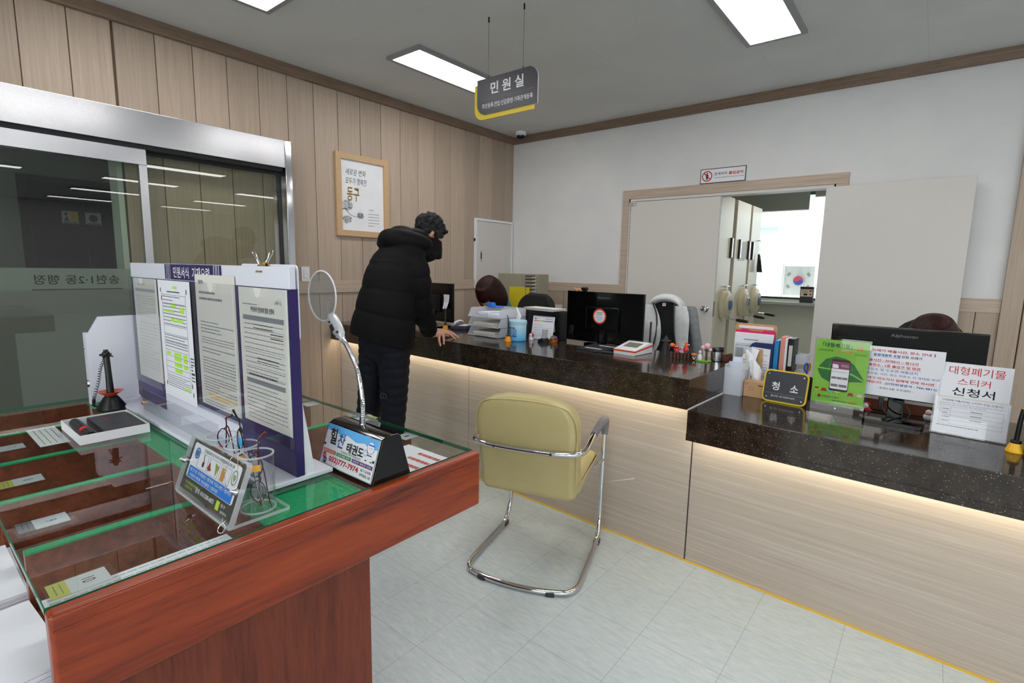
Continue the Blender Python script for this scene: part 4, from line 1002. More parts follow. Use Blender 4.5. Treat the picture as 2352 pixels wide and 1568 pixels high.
t = thing('panel_cupboard', 'white flush electrical cupboard door in the corner of the panelled wall', 'cupboard', F((XL+.001, 4.62, 1.592), (0, 1, 0), (0, 0, 1)))
b = MB(); b.ring([(-.333, -.388), (.325, -.388), (.325, .388), (-.333, .388)], [(-.308, -.363), (.300, -.363), (.300, .363), (-.308, .363)], .022); b.build('surround', m_whiteplastic, t, 0)
b = MB(); b.box(-.305, .297, -.36, .36, 0, .016, .002); dr = b.build('door', m_cream, t)
b = MB(); b.box(-.245, -.222, -.085, .035, .016, .021, .002); b.m = 1; b.box(-.242, -.225, -.06, .01, .021, .0235, .001); b.build('flush_handle', [m_chrome, m_dgrey], dr)
b = MB(); b.box(-.342, -.333, .135, .165, .004, .024, .002); b.build('catch', m_black, t)
t = thing('prohibition_sign', 'small framed no entry sign above the double door', 'sign', F((-1.598, YB-.001, 2.306), (1, 0, 0), (0, 0, 1)))
b = MB(); b.box(-.201, .201, -.066, .066, 0, .006, .001); b.build('backing', mat('dark slate sign edge', (60, 64, 76), .5), t, 0)
b = MB(); b.box(-.194, .194, -.059, .059, .006, .0068); fc = b.build('face', m_whiteplastic, t, 0)
b = MB(); b.ring(circ(.047, 32, -.138), circ(.038, 32, -.138), .0005, None, .0069); b.box(-.041, .041, -.0045, .0045, .0069, .0074, M=Tr(-.138, 0, 0) @ Rz(-PI/4)); b.build('prohibition_ring', m_red, fc, 0)
b = MB(); b.prism(circ(.007, 14, -.138, .024), .0003, None, .0069); b.prism([(-.149, .015), (-.127, .015), (-.126, -.008), (-.131, -.008), (-.131, -.030), (-.145, -.030), (-.145, -.008), (-.150, -.008)], .0003, None, .0069); b.build('figure_symbol', m_ink, fc, 0)
text(fc, [('관계자외', -.018, .014, .112, .026, .01), ('Authorized Personnel Only', .058, -.020, .255, .014, .0)], m_ink, Tr(0, 0, .0068), 'lettering')
text(fc, [('출입금지', .115, .014, .122, .028, .03)], m_red, Tr(0, 0, .0068), 'red_lettering')
t = thing('hanging_sign', 'dark grey and yellow information sign hanging on two wires', 'hanging sign', F((-2.155, 2.545, 2.49), (1, .0, 0), (0, 0, 1)))
b = MB(); b.prism(rrect(.475, .213, .068, 6, .012, .008, (1, 0, 1, 0)), .006); pl = b.build('front_plate', mat('dark slate sign', (62, 62, 70), .35), t)
b = MB(); b.prism(rrect(.475, .213, .068, 6, -.018, -.018, (1, 0, 1, 0)), .006, None, -.010); b.build('yellow_plate', mat('sign yellow', (226, 196, 40), .4), t)
b = MB(); b.prism(rrect(.477, .215, .069, 6, .012, .008, (1, 0, 1, 0)), .003, None, -.0035); b.build('white_edge', m_whiteplastic, t)
text(pl, [('민 원 실', .018, .048, .26, .070, .022)], m_whiteplastic, Tr(0, 0, .006))
text(pl, [('주민등록·전입·인감증명·가족관계등록', .018, -.050, .40, .030, .008)], m_whiteplastic, Tr(0, 0, .006), 'small_lettering')
b = MB(); b.box(-.195, .225, -.0095, -.0075, .006, .0066); b.build('divider_line', m_greyink, pl, 0)
for x in (-.135, .14):
    b = MB(); b.cyl((x, .11, .003), (x, .465, .003), .0011, .0011, 6); b.m = 1; b.cyl((x, .435, .003), (x, .465, .003), .005, .005, 10); b.cyl((x, .108, .003), (x, .125, .003), .003, .003, 8); b.build('wire', [m_dgrey, m_black], t)
t = thing('dome_camera', 'small white dome security camera on the ceiling in the corner', 'security camera', Tr(-3.80, 4.775, ZC))
b = MB(); b.lathe([(0, 0), (.062, 0), (.060, -.03), (.048, -.042), (0, -.042)], 28); b.build('housing', m_whiteplastic, t)
b = MB(); b.lathe([(.044, -.040), (.042, -.060), (.028, -.078), (0, -.086)], 24); b.build('dome', m_gloss, t)

# ---------------------------------------------------------------- visitor chair
m_vinyl = noisy('mustard vinyl', (186, 172, 122), (194, 180, 130), 5, .42, bump=.15, bscale=9, bdist=.01)
ch = thing('visitor_chair', 'mustard vinyl visitor chair on a chrome cantilever frame', 'chair', Tr(-1.43, 1.985, 0) @ Rz(.31))
r = .0125
def tubep(b, pts, rad, n=12, rr=r): b.tube(fillet(pts, rad, 7), rr, n)
b = MB()
half = [(.265, .325, .59), (.262, .31, .09), (.262, .28, .0165), (.270, -.235, .0165)]
rear = smooth_path([(.268, -.235, .0165), (.20, -.285, .0165), (0, -.315, .0165), (-.20, -.285, .0165), (-.268, -.235, .0165)], 6)
L = [Vector(p) for p in half]; R2 = [Vector((-p[0], p[1], p[2])) for p in reversed(half)]
pts = [Vector((.262, .30, .60))]
base = [(.262, .325, .60), (.258, .305, .10), (.262, .25, .0165), (.272, -.20, .0165), (.245, -.262, .0165), (.12, -.296, .0165), (0, -.305, .0165), (-.12, -.296, .0165), (-.245, -.262, .0165), (-.272, -.20, .0165), (-.262, .25, .0165), (-.258, .305, .10), (-.262, .325, .60)]
arm = [(.262, .325, .60), (.262, .330, .645), (.262, .285, .660), (.266, .02, .655), (.268, -.13, .640), (.248, -.195, .636), (.19, -.222, .635), (.10, -.232, .634), (0, -.236, .634)]
path = list(reversed([Vector((-p[0], p[1], p[2])) for p in arm]))[0:]
full = fillet([Vector(p) for p in base], .05, 6)
b.tube(full, r, 12)
af = [Vector(p) for p in arm]; ab = af+[Vector((-p.x, p.y, p.z)) for p in reversed(af[:-1])]
b.tube(smooth_path(ab, 6), r, 12)
b.build('chrome_frame', m_chrome, ch, 60)
for s in (-1, 1):
    b = MB(); p = smooth_path([(s*.262, .322, .575), (s*.262, .334, .625), (s*.262, .325, .655), (s*.262, .285, .664), (s*.263, .16, .662), (s*.264, .04, .657)], 6)
    b.tube(p, [.017+.004*math.sin(PI*k/(len(p)-1)) for k in range(len(p))], 14); b.build('arm_pad', mat('grey rubber', (110, 110, 120), .55), ch)
    b = MB(); b.box(s*.262-.015, s*.262+.015, .215, .26, .0, .024, .004); b.build('floor_glide', m_dgrey, ch)
    b = MB(); b.box(-.02, .02, -.015, .015, .0, .022, .004, M=Tr(s*.165, -.284, 0) @ Rz(s*.22)); b.build('floor_glide', m_dgrey, ch)
    b = MB(); b.cyl((s*.245, .19, .438), (s*.262, .312, .44), .008); b.build('seat_bracket', m_chrome, ch)
    b = MB(); b.cyl((s*.135, -.235, .635), (s*.135, -.246, .634), .008, .005, 12); b.build('screw', m_dgrey, ch)
def backring(z, w, y0, y1, rc=.035):
    return [(x, y, z) for x, y in rrect(2*w, y1-y0, min(rc, (y1-y0)*.48), 6, 0, (y0+y1)/2)]
b = MB()
prof = [(.392, .18, -.145, -.06), (.398, .222, -.165, -.04), (.42, .232, -.172, -.03), (.50, .236, -.178, -.05), (.60, .238, -.186, -.075), (.635, .237, -.188, -.08), (.70, .240, -.198, -.085), (.76, .238, -.210, -.095), (.80, .228, -.216, -.105), (.83, .208, -.220, -.115), (.853, .172, -.218, -.125), (.868, .12, -.212, -.14), (.874, .05, -.200, -.16)]
b.loft([backring(z, w, y0-.022*(1-min(1, abs(z-.7)/.2)), y1) for z, w, y0, y1 in prof]); b.build('backrest', m_vinyl, ch, 60)
b = MB(); b.box(-.234, .234, -.09, .30, .385, .492, .03, 4)
for v in b.bm.verts:
    if v.co.z < .44: v.co.z += .07*(v.co.y+.09)/.39
    v.co.z += -.02*(v.co.y-.1)*0
b.build('seat', m_vinyl, ch, 60)
b = MB(); b.tube(smooth_path([(-.236, -.10, .458), (-.236, .1, .462), (-.234, .27, .468), (-.20, .303, .468), (0, .306, .468), (.20, .303, .468), (.234, .27, .468), (.236, .1, .462), (.236, -.10, .458)], 5), .0035, 6); b.build('piping', m_vinyl, ch, 60)
b = MB(); b.tube(smooth_path([(-.236, -.175, .45), (-.240, -.19, .60), (-.241, -.205, .74), (-.222, -.218, .81), (-.17, -.222, .845), (0, -.222, .858), (.17, -.222, .845), (.222, -.218, .81), (.241, -.205, .74), (.240, -.19, .60), (.236, -.175, .45)], 6), .0035, 6); b.build('piping', m_vinyl, ch, 60)

# ---------------------------------------------------------------- on the high worktop
ZU, ZL = .9405, .7955
def on(x, y, z=None, a=CA): return Tr(x, y, ZU if z is None else z) @ Rz(a)
m_penor = mat('bright orange plastic', (242, 156, 24), .3)
m_penblue = mat('dark slate plastic', (44, 52, 58), .35)
def desk_pen(x, y, label, src=[None]):
    if src[0]: return copy_thing(src[0], on(x, y), label, 'counter pens in orange holders')
    t = thing('desk_pen', label, 'pen', on(x, y), 'counter pens in orange holders')
    b = MB(); b.lathe([(0, 0), (.0235, 0), (.0245, .004), (.0165, .036), (0, .036)], 24); b.build('holder', m_penor, t)
    b = MB(); b.lathe([(0, .034), (.014, .036), (.015, .042), (.010, .047), (0, .048)], 18); b.tube(smooth_path([(0, 0, .044), (.002, 0, .08), (.003, 0, .12), (0, 0, .15), (-.006, 0, .172), (-.013, 0, .180)], 5), [.0078]*10+[.0078-.0065*k/15 for k in range(16)], 12, flat=.7); b.build('pen', m_penblue, t)
    src[0] = t
desk_pen(-2.225, 2.700, 'slate desk pen in an orange holder in front of the blue wipes tub')
desk_pen(-2.994, 2.847, 'slate desk pen in an orange holder by the hand of the leaning man')
m_screen = mat('dark monitor back', (10, 10, 13), .12)
def monitor(label, M, w, h, zb, logo=True, foot=(.22, .16, .025)):
    t = thing('monitor', label, 'monitor', M)
    b = MB(); b.box(-w/2, w/2, 0, .022, zb, zb+h, .005, 2); b.box(-w*.22, w*.22, -.016, .001, zb+h*.25, zb+h*.72, .012, 2)
    b.build('housing', m_gloss, t)
    b = MB(); b.box(-w/2+.012, w/2-.012, .022, .0235, zb+.02, zb+h-.012); b.build('screen', m_screen, t, 0)
    b = MB(); b.box(-.03, .03, -.016, .012, .014, zb+h*.35, .005); b.build('neck', m_gloss, t)
    b = MB(); b.prism(rrect(foot[0], foot[1], .012), .016, Tr(0, foot[2], 0), 0, .003); b.build('foot', m_gloss, t)
    if logo: text(t, [('Alphascan', 0, zb+h*.885, .095, .017, .005)], mat('grey logo print', (96, 98, 104), .4), F((0, -.0002, 0), (1, 0, 0), (0, 0, 1)), 'lettering')
    return t
m1 = monitor('black monitor at the far end of the counter, partly behind the leaning man', on(-3.20, 2.90, None, CA-.03), .50, .31, .055, logo=False)
t = thing('receipt_slip', 'curled printed slip stuck on the back of the monitor behind the man', 'paper', on(-3.022, 2.885, 1.105, CA-.03))
b = MB(); b.loft([[(-.033+.004*k, -.004*k*k*.4, .112-.028*k+(.02 if k == 4 and 0 else 0)), (.036-.004*max(0, k-2), -.004*k*k*.4, .112-.028*k), (.036-.004*max(0, k-2), -.004*k*k*.4+.0006, .112-.028*k), (-.033+.004*k, -.004*k*k*.4+.0006, .112-.028*k)] for k in range(5)]); b.build('slip', m_paper, t, 0)
b = MB(); rows(b, -.022, .026, .03, .10, 6, F((0, -.008, 0), (1, 0, 0), (0, 0, 1)), seed=71, h=.2); b.build('print', m_greyink, t, 0)
t = thing('telephone', 'white handset telephone with a navy base on the counter by the man', 'telephone', on(-2.955, 3.0, None, .35))
b = MB(); b.box(-.07, .07, -.085, .085, 0, .03, .006); b.build('base', mat('navy grey plastic', (60, 66, 92), .4), t)
b = MB(); b.tube(smooth_path([(-.045, -.085, .040), (-.045, -.05, .052), (-.045, .04, .058), (-.045, .085, .046)], 6), [.018, .019, .017, .014, .013, .012, .012, .012, .012, .012, .012, .012, .013, .014, .016, .018, .019, .019, .018], 12, flat=.7); b.build('handset', m_whiteplastic, t)
b = MB(); b.box(-.005, .06, -.06, .05, .03, .033, .001); b.build('keypad', m_whiteplastic, t)
# letter trays
m_frosty = film('frosted white plastic', (238, 242, 250), .55, .3)
m_trayedge = mat('pale tray edge', (206, 214, 226), .3)
tr = thing('letter_tray', 'three tier frosted letter tray stacked with papers on the counter', 'letter tray', on(-2.505, 2.905))
for k in range(3):
    z = .004+.068*k
    b = MB()
    b.box(-.150, .150, -.150, .155, z, z+.003)
    for s in (-1, 1):
        b.prism([(-.150, z), (.155, z), (.155, z+.064), (-.118, z+.064)], .003, F((s*.150-.0015, 0, 0), (0, 1, 0), (0, 0, 1)))
    b.box(-.150, .150, .152, .155, z, z+.064)
    pt = b.build('tray', m_frosty, tr, 0)
    b = MB(); b.box(-.152, -.06, -.154, -.149, z, z+.006, .001); b.box(.06, .152, -.154, -.149, z, z+.006, .001); b.box(-.06, .06, -.149, -.146, z, z+.003); b.build('tray_lip', m_trayedge, pt, 0)
def stack_on_tray(k, label, w, d, h, dx, n=5, m=None):
    t = paper_stack('paper_stack', label, on(-2.505, 2.905) @ Tr(dx, 0, .0075+.068*k), w, d, h, m, n)
stack_on_tray(0, 'thick stack of cream paper in the lowest letter tray', .225, .27, .030, 0, 8, m_paperoff)
stack_on_tray(1, 'thick stack of cream paper in the middle letter tray', .225, .27, .026, 0, 8, m_paperoff)
stack_on_tray(2, 'loose white slips in the top letter tray', .10, .20, .030, -.045, 6)
t = thing('slip_pad', 'second pile of white slips in the top letter tray', 'paper', on(-2.505, 2.905) @ Tr(.062, -.02, .1436))
b = MB(); b.box(-.045, .045, -.09, .09, 0, .02); b.build('slips', m_paper, t, 0)
t = thing('blue_clip', 'bright blue plastic clip box behind the top letter tray', 'clip', on(-2.60, 3.00, 1.145, -.2))
b = MB(); b.prism([(-.03, 0), (.03, 0), (.03, .012), (.022, .030), (-.018, .030), (-.03, .014)], .04, F((0, -.02, 0), (1, 0, 0), (0, 0, 1)), 0, .002); b.box(-.05, .05, -.04, .04, -.008, 0, .002); b.build('case', mat('bright blue plastic', (40, 120, 226), .3), t)
# wipes tub
m_tub = mat('pale blue tub', (150, 208, 236), .3); _t = NT(m_tub)
_sp = _t.n('ShaderNodeSeparateXYZ'); _t.l(_t.coords(), _sp.inputs[0]); _d = _t.n('ShaderNodeMath', _operation='MULTIPLY'); _d.inputs[1].default_value = 8.5; _t.l(_sp.outputs[2], _d.inputs[0])
_t.l(_t.ramp(_d.outputs[0], [(0, (60, 168, 226)), (.5, (150, 208, 238)), (1, (196, 226, 240))]), _t.b.inputs['Base Color'])
t = thing('wipes_tub', 'pale blue tub of wet wipes with a wipe pulled out of its lid', 'tub', on(-2.211, 2.785))
b = MB(); b.lathe([(0, 0), (.057, 0), (.060, .004), (.062, .118), (0, .118)], 40); tb = b.build('body', m_tub, t)
b = MB(); b.lathe([(.064, .116), (.066, .120), (.066, .138), (.062, .143), (.03, .146), (0, .147)], 40); b.build('lid', mat('pale blue lid', (176, 212, 232), .3), t)
b = MB()
for (a0, a1, z0, z1, n, sd) in ((-2.15, -1.55, .03, .098, 7, 81), (-1.45, -.95, .03, .098, 6, 82)):
    rd = random.Random(sd); dz = (z1-z0)/n
    for i in range(n):
        z = z1-dz*(i+.5); e = a1 if rd.random() > .3 else a0+(a1-a0)*.6; hh = dz*.22
        if i in (0, n-1): hh = dz*.4
        b.loft([[((.0618+.0012*(zz/.118)*0+.0010)*math.cos(a), (.0628)*math.sin(a), zz) for zz in (z-hh, z+hh)] for a in [a0+(e-a0)*k/8 for k in range(9)]], False)
b.build('label_lettering', mat('label blue', (40, 84, 160), .5), tb, 0)
b = MB(); b.loft([[((.020-.012*(k/5))*math.cos(a)*(1+.3*math.sin(3*a+k))+.012*math.sin(k*.9)-.01*k/5, .008*math.sin(a)*(1-.4*k/5)+.01*k/5, .146+.016*k+.004*math.sin(2*a)) for a in [2*PI*i/10 for i in range(10)]] for k in range(6)]); b.build('wipe', m_whiteplastic, t, 60)
# black file box with papers, calendar
t = thing('file_box', 'black mesh file box behind the desk calendar', 'file box', on(-2.13, 3.02))
b = MB(); b.box(-.15, .14, -.03, .06, 0, .20, .006); b.m = 0; b.box(-.145, .135, -.034, -.03, .175, .2, .002); b.build('box', m_black, t)
t = paper_stack('paper_stack', 'fanned sheets of white paper on top of the black file box', on(-2.16, 3.03, 1.1415, -.12), .29, .13, .018, m_paperoff, 5, spread=.012)
cal = thing('desk_calendar', 'white desk calendar with a rainbow stripe leaning on the counter', 'calendar', on(-2.115, 2.935, None, CA+.05))
Mc2 = F((0, 0, .002), (1, 0, 0), (0, .18, .983)) @ Matrix.Diagonal((1.12, 1, 1, 1))
b = MB(); b.box(-.082, .082, 0, .165, -.002, 0, M=Mc2); b.build('page', m_paper, cal, 0)
b = MB(); b.poly([(-.082, .062, 0), (.082, .062, 0), (.082, .030, .162), (-.082, .030, .162), (-.082, .0635, 0), (.082, .0635, 0), (.082, .0315, .162), (-.082, .0315, .162)], [(0, 1, 2, 3), (7, 6, 5, 4), (0, 4, 5, 1), (1, 5, 6, 2), (2, 6, 7, 3), (3, 7, 4, 0)]); b.build('easel_back', m_paperoff, cal, 0)
b = MB()
cols = [(214, 60, 50), (226, 150, 50), (214, 200, 70), (80, 170, 90), (190, 60, 130), (110, 60, 150), (60, 110, 190)]
for k in range(7): b.m = k; rect(b, -.072+.0206*k, -.072+.0206*(k+1), .128, .1335, Mc2, .0004)
b.build('rainbow_stripe', [mat('cal %d' % k, c, .6) for k, c in enumerate(cols)], cal, 0)
b = MB(); rows(b, -.07, .07, .02, .11, 5, Mc2, seed=90, h=.12); rows(b, -.05, -.02, .14, .152, 1, Mc2, seed=91, h=.3); rows(b, .01, .07, .14, .152, 1, Mc2, seed=92, h=.4); b.prism(circ(.007, 14, -.062, .146), .0002, Mc2, .0003); b.build('print', m_greyink, cal, 0)
b = MB()
for k in range(22): b.tube([(-.078+.0074*k, .028+.006*math.cos(q)+.0, .166+.006*math.sin(q)) for q in [2*PI*i/8 for i in range(8)]], .0008, 4, True)
b.build('wire_binding', m_dgrey, cal, 0)
t = thing('fingerprint_reader', 'small silver fingerprint reader in a black cradle with a cable', 'fingerprint reader', on(-2.032, 2.848, None, -.35))
b = MB(); b.prism([(-.038, 0), (.038, 0), (.034, .018), (.015, .032), (-.015, .022), (-.032, .016)], .052, F((0, .026, 0), (1, 0, 0), (0, 0, 1)), 0, .004); b.build('cradle', m_black, t)
b = MB(); b.box(-.010, .014, -.019, .019, .020, .098, .006, 3, M=Ry(.16)); b.m = 1; b.box(-.0105, -.009, -.014, .014, .04, .09, M=Ry(.16)); b.build('reader', [m_silver, m_dgrey], t)
b = MB(); b.tube(smooth_path([(.03, .01, .012), (.07, .02, .02), (.085, .0, .03), (.10, .03, .03), (.11, .02, .012), (.09, .0, .004), (.13, -.02, .003)], 6), .002, 6); b.build('cable', m_black, t)
t = thing('toy_figure', 'tiny red and white figurine beside the blue wipes tub', 'figurine', on(-2.158, 2.875), 'small figurines on the counters')
b = MB(); b.lathe([(0, 0), (.016, 0), (.018, .012), (.012, .028), (0, .03)], 14); b.m = 1; b.ball((-.012, -.004, .028), .009); b.ball((.016, .0, .034), (.006, .006, .016)); b.m = 0; b.ball((0, -.004, .038), .011); b.m = 1; b.lathe([(.011, .042), (.006, .052), (0, .06)], 12); b.build('body', [m_whiteplastic, mat('toy red', (170, 30, 44), .4)], t)
t = thing('flower_basket', 'tiny orange basket of purple and green flowers by the black monitor', 'ornament', on(-1.985, 2.90))
b = MB(); b.lathe([(0, 0), (.024, 0), (.032, .022), (.028, .022), (.02, .006), (0, .006)], 16); b.build('basket', mat('orange wicker', (206, 110, 40), .6), t)
b = MB()
for k in range(12):
    a = k*2.4; b.m = k % 3; b.ball((.022*math.cos(a)*(k/12)**.5, .022*math.sin(a)*(k/12)**.5, .026+.014*(1-k/12)), .009, u=8, v=6)
b.build('flowers', [mat('violet petals', (84, 40, 110), .6), mat('leaf green', (110, 160, 40), .6), mat('lilac petals', (130, 80, 150), .6)], t)
m2 = monitor('black monitor with a round orange sticker on its back', on(-1.66, 2.985), .575, .335, .018)
t = thing('round_sticker', 'round white sticker with an orange rim on the back of the middle monitor', 'sticker', on(-1.676, 2.985-.0165, 1.137) @ F((0, 0, 0), (1, 0, 0), (0, 0, 1)))
b = MB(); b.prism(circ(.050, 40), .0006); b.m = 1; b.prism(circ(.040, 40), .0004, None, .0006); b.build('sticker_sheet', [mat('orange red rim', (216, 70, 40), .5), m_whiteplastic], t, 0)
b = MB(); rows(b, -.024, .024, .008, .030, 2, Tr(0, 0, .001), seed=101, h=.5); b.m = 1; rows(b, -.028, .028, -.018, .006, 3, Tr(0, 0, .001), seed=102, h=.35); rows(b, -.016, .016, -.03, -.02, 1, Tr(0, 0, .001), seed=103, h=.5); b.build('print', [m_navy, mat('light blue print', (70, 110, 190), .6)], t, 0)
t = thing('dried_flower', 'small beige dried flower lying on top of the middle monitor', 'ornament', on(-1.865, 2.997, 1.2938))
b = MB()
for k in range(7): b.ball((-.022+.008*k, .004*math.sin(k*2), .008+.004*math.cos(k*1.7)), (.010, .008, .008), u=8, v=6)
b.tube([(.02, 0, .01), (.0, 0, .02), (.005, 0, .028)], .002, 5); b.build('petals', mat('dried petal', (196, 150, 112), .8), t)
t = thing('webcam', 'small black webcam clipped on top of the middle monitor', 'webcam', on(-1.812, 2.997, 1.2938))
b = MB(); b.box(-.024, .024, -.012, .012, .004, .028, .008, 3); b.cyl((-.010, -.012, .018), (-.010, -.017, .018), .008, .007, 14); b.box(-.012, .012, -.01, .01, 0, .006, .001); b.build('body', m_black, t)
t = thing('signature_pad', 'flat black signature pad in front of the middle monitor', 'signature pad', on(-1.605, 2.825, None, -.06))
b = MB(); b.prism([(-.09, 0), (.12, 0), (.12, .020), (-.09, .012)], .185, F((.0925, -.0, 0), (0, 1, 0), (0, 0, 1)).copy() @ Matrix.Diagonal((1, 1, -1, 1)), 0, .003); b.build('case', mat('slate plastic', (44, 48, 58), .4), t)
for y0, y1, x0, x1, z in ((-.055, -.035, -.055, .06, .0142), (.055, .075, -.02, .085, .0182)):
    b = MB(); b.box(x0, x1, y0, y1, z, z+.0012); b.build('tape_label', mat('cream tape', (206, 204, 186), .6), t, 0)
t = thing('stylus', 'dark stylus lying on the stone in front of the card terminal', 'stylus', on(-1.525, 2.735))
b = MB(); b.tube([(-.075, -.012, .003), (-.03, -.004, .006), (.05, .012, .008), (.068, .016, .008)], [.0015, .005, .0065, .005], 12); b.build('barrel', m_dgrey, t)
t = thing('card_terminal', 'white card terminal with an orange red band on the counter', 'card terminal', on(-1.385, 2.880, None, -.10))
pr = [(-.10, 0), (.10, 0), (.10, .058), (.065, .064), (-.10, .030)]
b = MB(); b.prism(pr, .15, F((-.075, 0, 0), (0, 1, 0), (0, 0, 1)), 0, .005); tm = b.build('housing', m_whiteplastic, t)
b = MB(); b.prism([(-.1015, .018), (.1015, .040), (.1015, .050), (-.1015, .027)], .153, F((-.0765, 0, 0), (0, 1, 0), (0, 0, 1))); b.build('red_band', mat('orange red plastic', (222, 66, 30), .35), t)
Mt = F((0, -.10, .030), (1, 0, 0), (0, .979, .202))
b = MB(); b.box(-.045, .050, .055, .135, 0, .0012, M=Mt); b.build('display', mat('lcd green grey', (120, 126, 110), .2), t, 0)
b = MB(); b.cyl((.062, .082, .055), (.062, .086, .19), .006, .0055, 12); b.build('antenna', m_black, t)
t = thing('witch_hat_figure', 'dark wizard figurine with a pointed hat on the counter', 'figurine', on(-1.212, 2.955), 'small figurines on the counters')
b = MB(); b.lathe([(0, 0), (.026, 0), (.020, .03), (.016, .07), (.014, .082), (.030, .086), (.014, .092), (.008, .106), (0, .120)], 20); b.tube([(.014, 0, .07), (.026, -.006, .05), (.024, -.01, .03)], .005, 8); b.build('body', mat('charcoal toy plastic', (44, 42, 46), .5), t)
m_toyred = mat('toy crimson', (206, 44, 62), .35); m_toyor = mat('toy orange', (226, 116, 40), .4); m_fence = mat('brown toy fence', (74, 48, 38), .5)
t = thing('toy_fence', 'brown toy log planter holding tiny figurines on the counter', 'ornament', on(-1.092, 2.90, None, .35))
b = MB()
for k in range(7): b.cyl((-.057+.019*k, 0, 0), (-.057+.019*k, 0, .036-.004*(k % 2)), .0095, .0095, 10)
b.build('logs', m_fence, t)
def toy(label, x, y, z, fn):
    t = thing('toy_figure', label, 'figurine', on(x, y, z, .35), 'small figurines on the counters'); b = MB(); ms = fn(b); b.build('body', ms, t)
FX, FY = math.cos(.35), math.sin(.35)
def fe(u): return -1.092+u*FX, 2.90+u*FY
def tf1(b):
    b.lathe([(0, 0), (.010, 0), (.013, .012), (.008, .024), (0, .026)], 14); b.ball((0, 0, .034), .013); b.tube([(.008, 0, .018), (.020, -.002, .020), (.028, -.002, .026)], .004, 8); b.tube([(-.008, 0, .018), (-.016, -.002, .024)], .004, 8)
    b.m = 1; b.ball((-.024, -.002, .042), (.014, .013, .012)); b.m = 2; b.ball((.029, -.002, .028), .004); b.ball((-.005, -.012, .036), .003); b.ball((.005, -.012, .036), .003)
    return [m_toyred, m_toyor, m_whiteplastic]
def tf2(b):
    b.lathe([(0, 0), (.012, .002), (.017, .014), (.013, .028), (.008, .036), (0, .037)], 16); b.m = 1; b.ball((0, 0, .042), .011); b.lathe([(.008, .050), (.010, .056), (.004, .052), (0, .058)], 8); b.m = 2; b.ball((-.014, -.002, .044), .004); b.ball((.014, -.002, .044), .004)
    return [m_toyred, m_toyor, m_whiteplastic]
def tf3(b):
    b.ball((0, 0, .016), (.014, .012, .016)); b.m = 1; b.lathe([(.016, .028), (.015, .036), (0, .040)], 14); b.m = 2; b.ball((-.005, -.010, .018), .004); b.ball((.006, -.010, .018), .004); b.ball((0, -.012, .009), (.007, .003, .004))
    return [m_black, m_toyor, m_whiteplastic]
x, y = fe(-.030); toy('tiny crimson figurine with an orange pumpkin on the log planter', x, y, ZU+.033, tf1)
x, y = fe(.022); toy('tiny round crimson and orange figurine on the log planter', x, y, ZU+.037, tf2)
toy('tiny black figurine with an orange hat at the end of the log planter', -1.02, 2.90, ZU, tf3)
t = thing('tree_ornament', 'toy pink blossom tree with a bowling pin on a green base', 'ornament', on(-.962, 2.895, None, .3))
b = MB(); b.prism(rrect(.078, .036, .017, 6), .007, None, 0, .002); b.build('green_base', mat('grass green plastic', (116, 170, 50), .4), t)
b = MB(); b.cyl((.012, 0, .007), (.012, 0, .075), .006, .005, 10); b.tube([(.012, 0, .05), (.024, 0, .064)], .003, 6); b.tube([(.012, 0, .052), (-.004, 0, .074)], .003, 6); b.build('trunk', m_fence, t)
for x, z, q in ((.014, .088, .016), (-.008, .078, .013), (.031, .068, .010)):
    b = MB(); b.ball((x, 0, z), q); b.build('blossom', mat('pink blossom', (226, 176, 182), .5), t)
b = MB(); b.lathe([(0, .007), (.008, .007), (.0125, .022), (.010, .036), (.006, .044), (.008, .052), (.006, .060), (0, .062)], 16, Tr(-.022, 0, 0)); b.m = 1; b.lathe([(.0066, .0425), (.0072, .0425), (.0068, .046), (.0060, .046)], 16, Tr(-.022, 0, 0)); b.build('bowling_pin', [m_whiteplastic, m_toyred], t)
t = thing('tumbler', 'steel travel tumbler with a black lid at the end of the counter', 'tumbler', on(-.915, 2.965))
b = MB(); b.lathe([(0, 0), (.030, 0), (.032, .003), (.034, .055), (0, .055)], 28); b.build('body', m_steel, t)
b = MB(); b.lathe([(0, .055), (.036, .055), (.037, .060), (.036, .070), (.030, .075), (0, .075)], 28); b.box(.01, .038, -.006, .006, .074, .080, .002); b.build('lid', m_black, t)
t = thing('wooden_box', 'small brown leather box at the corner of the higher worktop', 'box', on(-.872, 3.00))
b = MB(); b.box(-.024, .024, -.03, .03, 0, .032, .003); b.build('case', mat('brown leather', (96, 50, 28), .5), t)
b = MB(); b.prism([(-.024, .032), (.024, .032), (.018, .044), (-.006, .038)], .058, F((0, .029, 0), (1, 0, 0), (0, 0, 1)), 0, .002); b.build('lid', mat('brown leather', (96, 50, 28), .5), t)

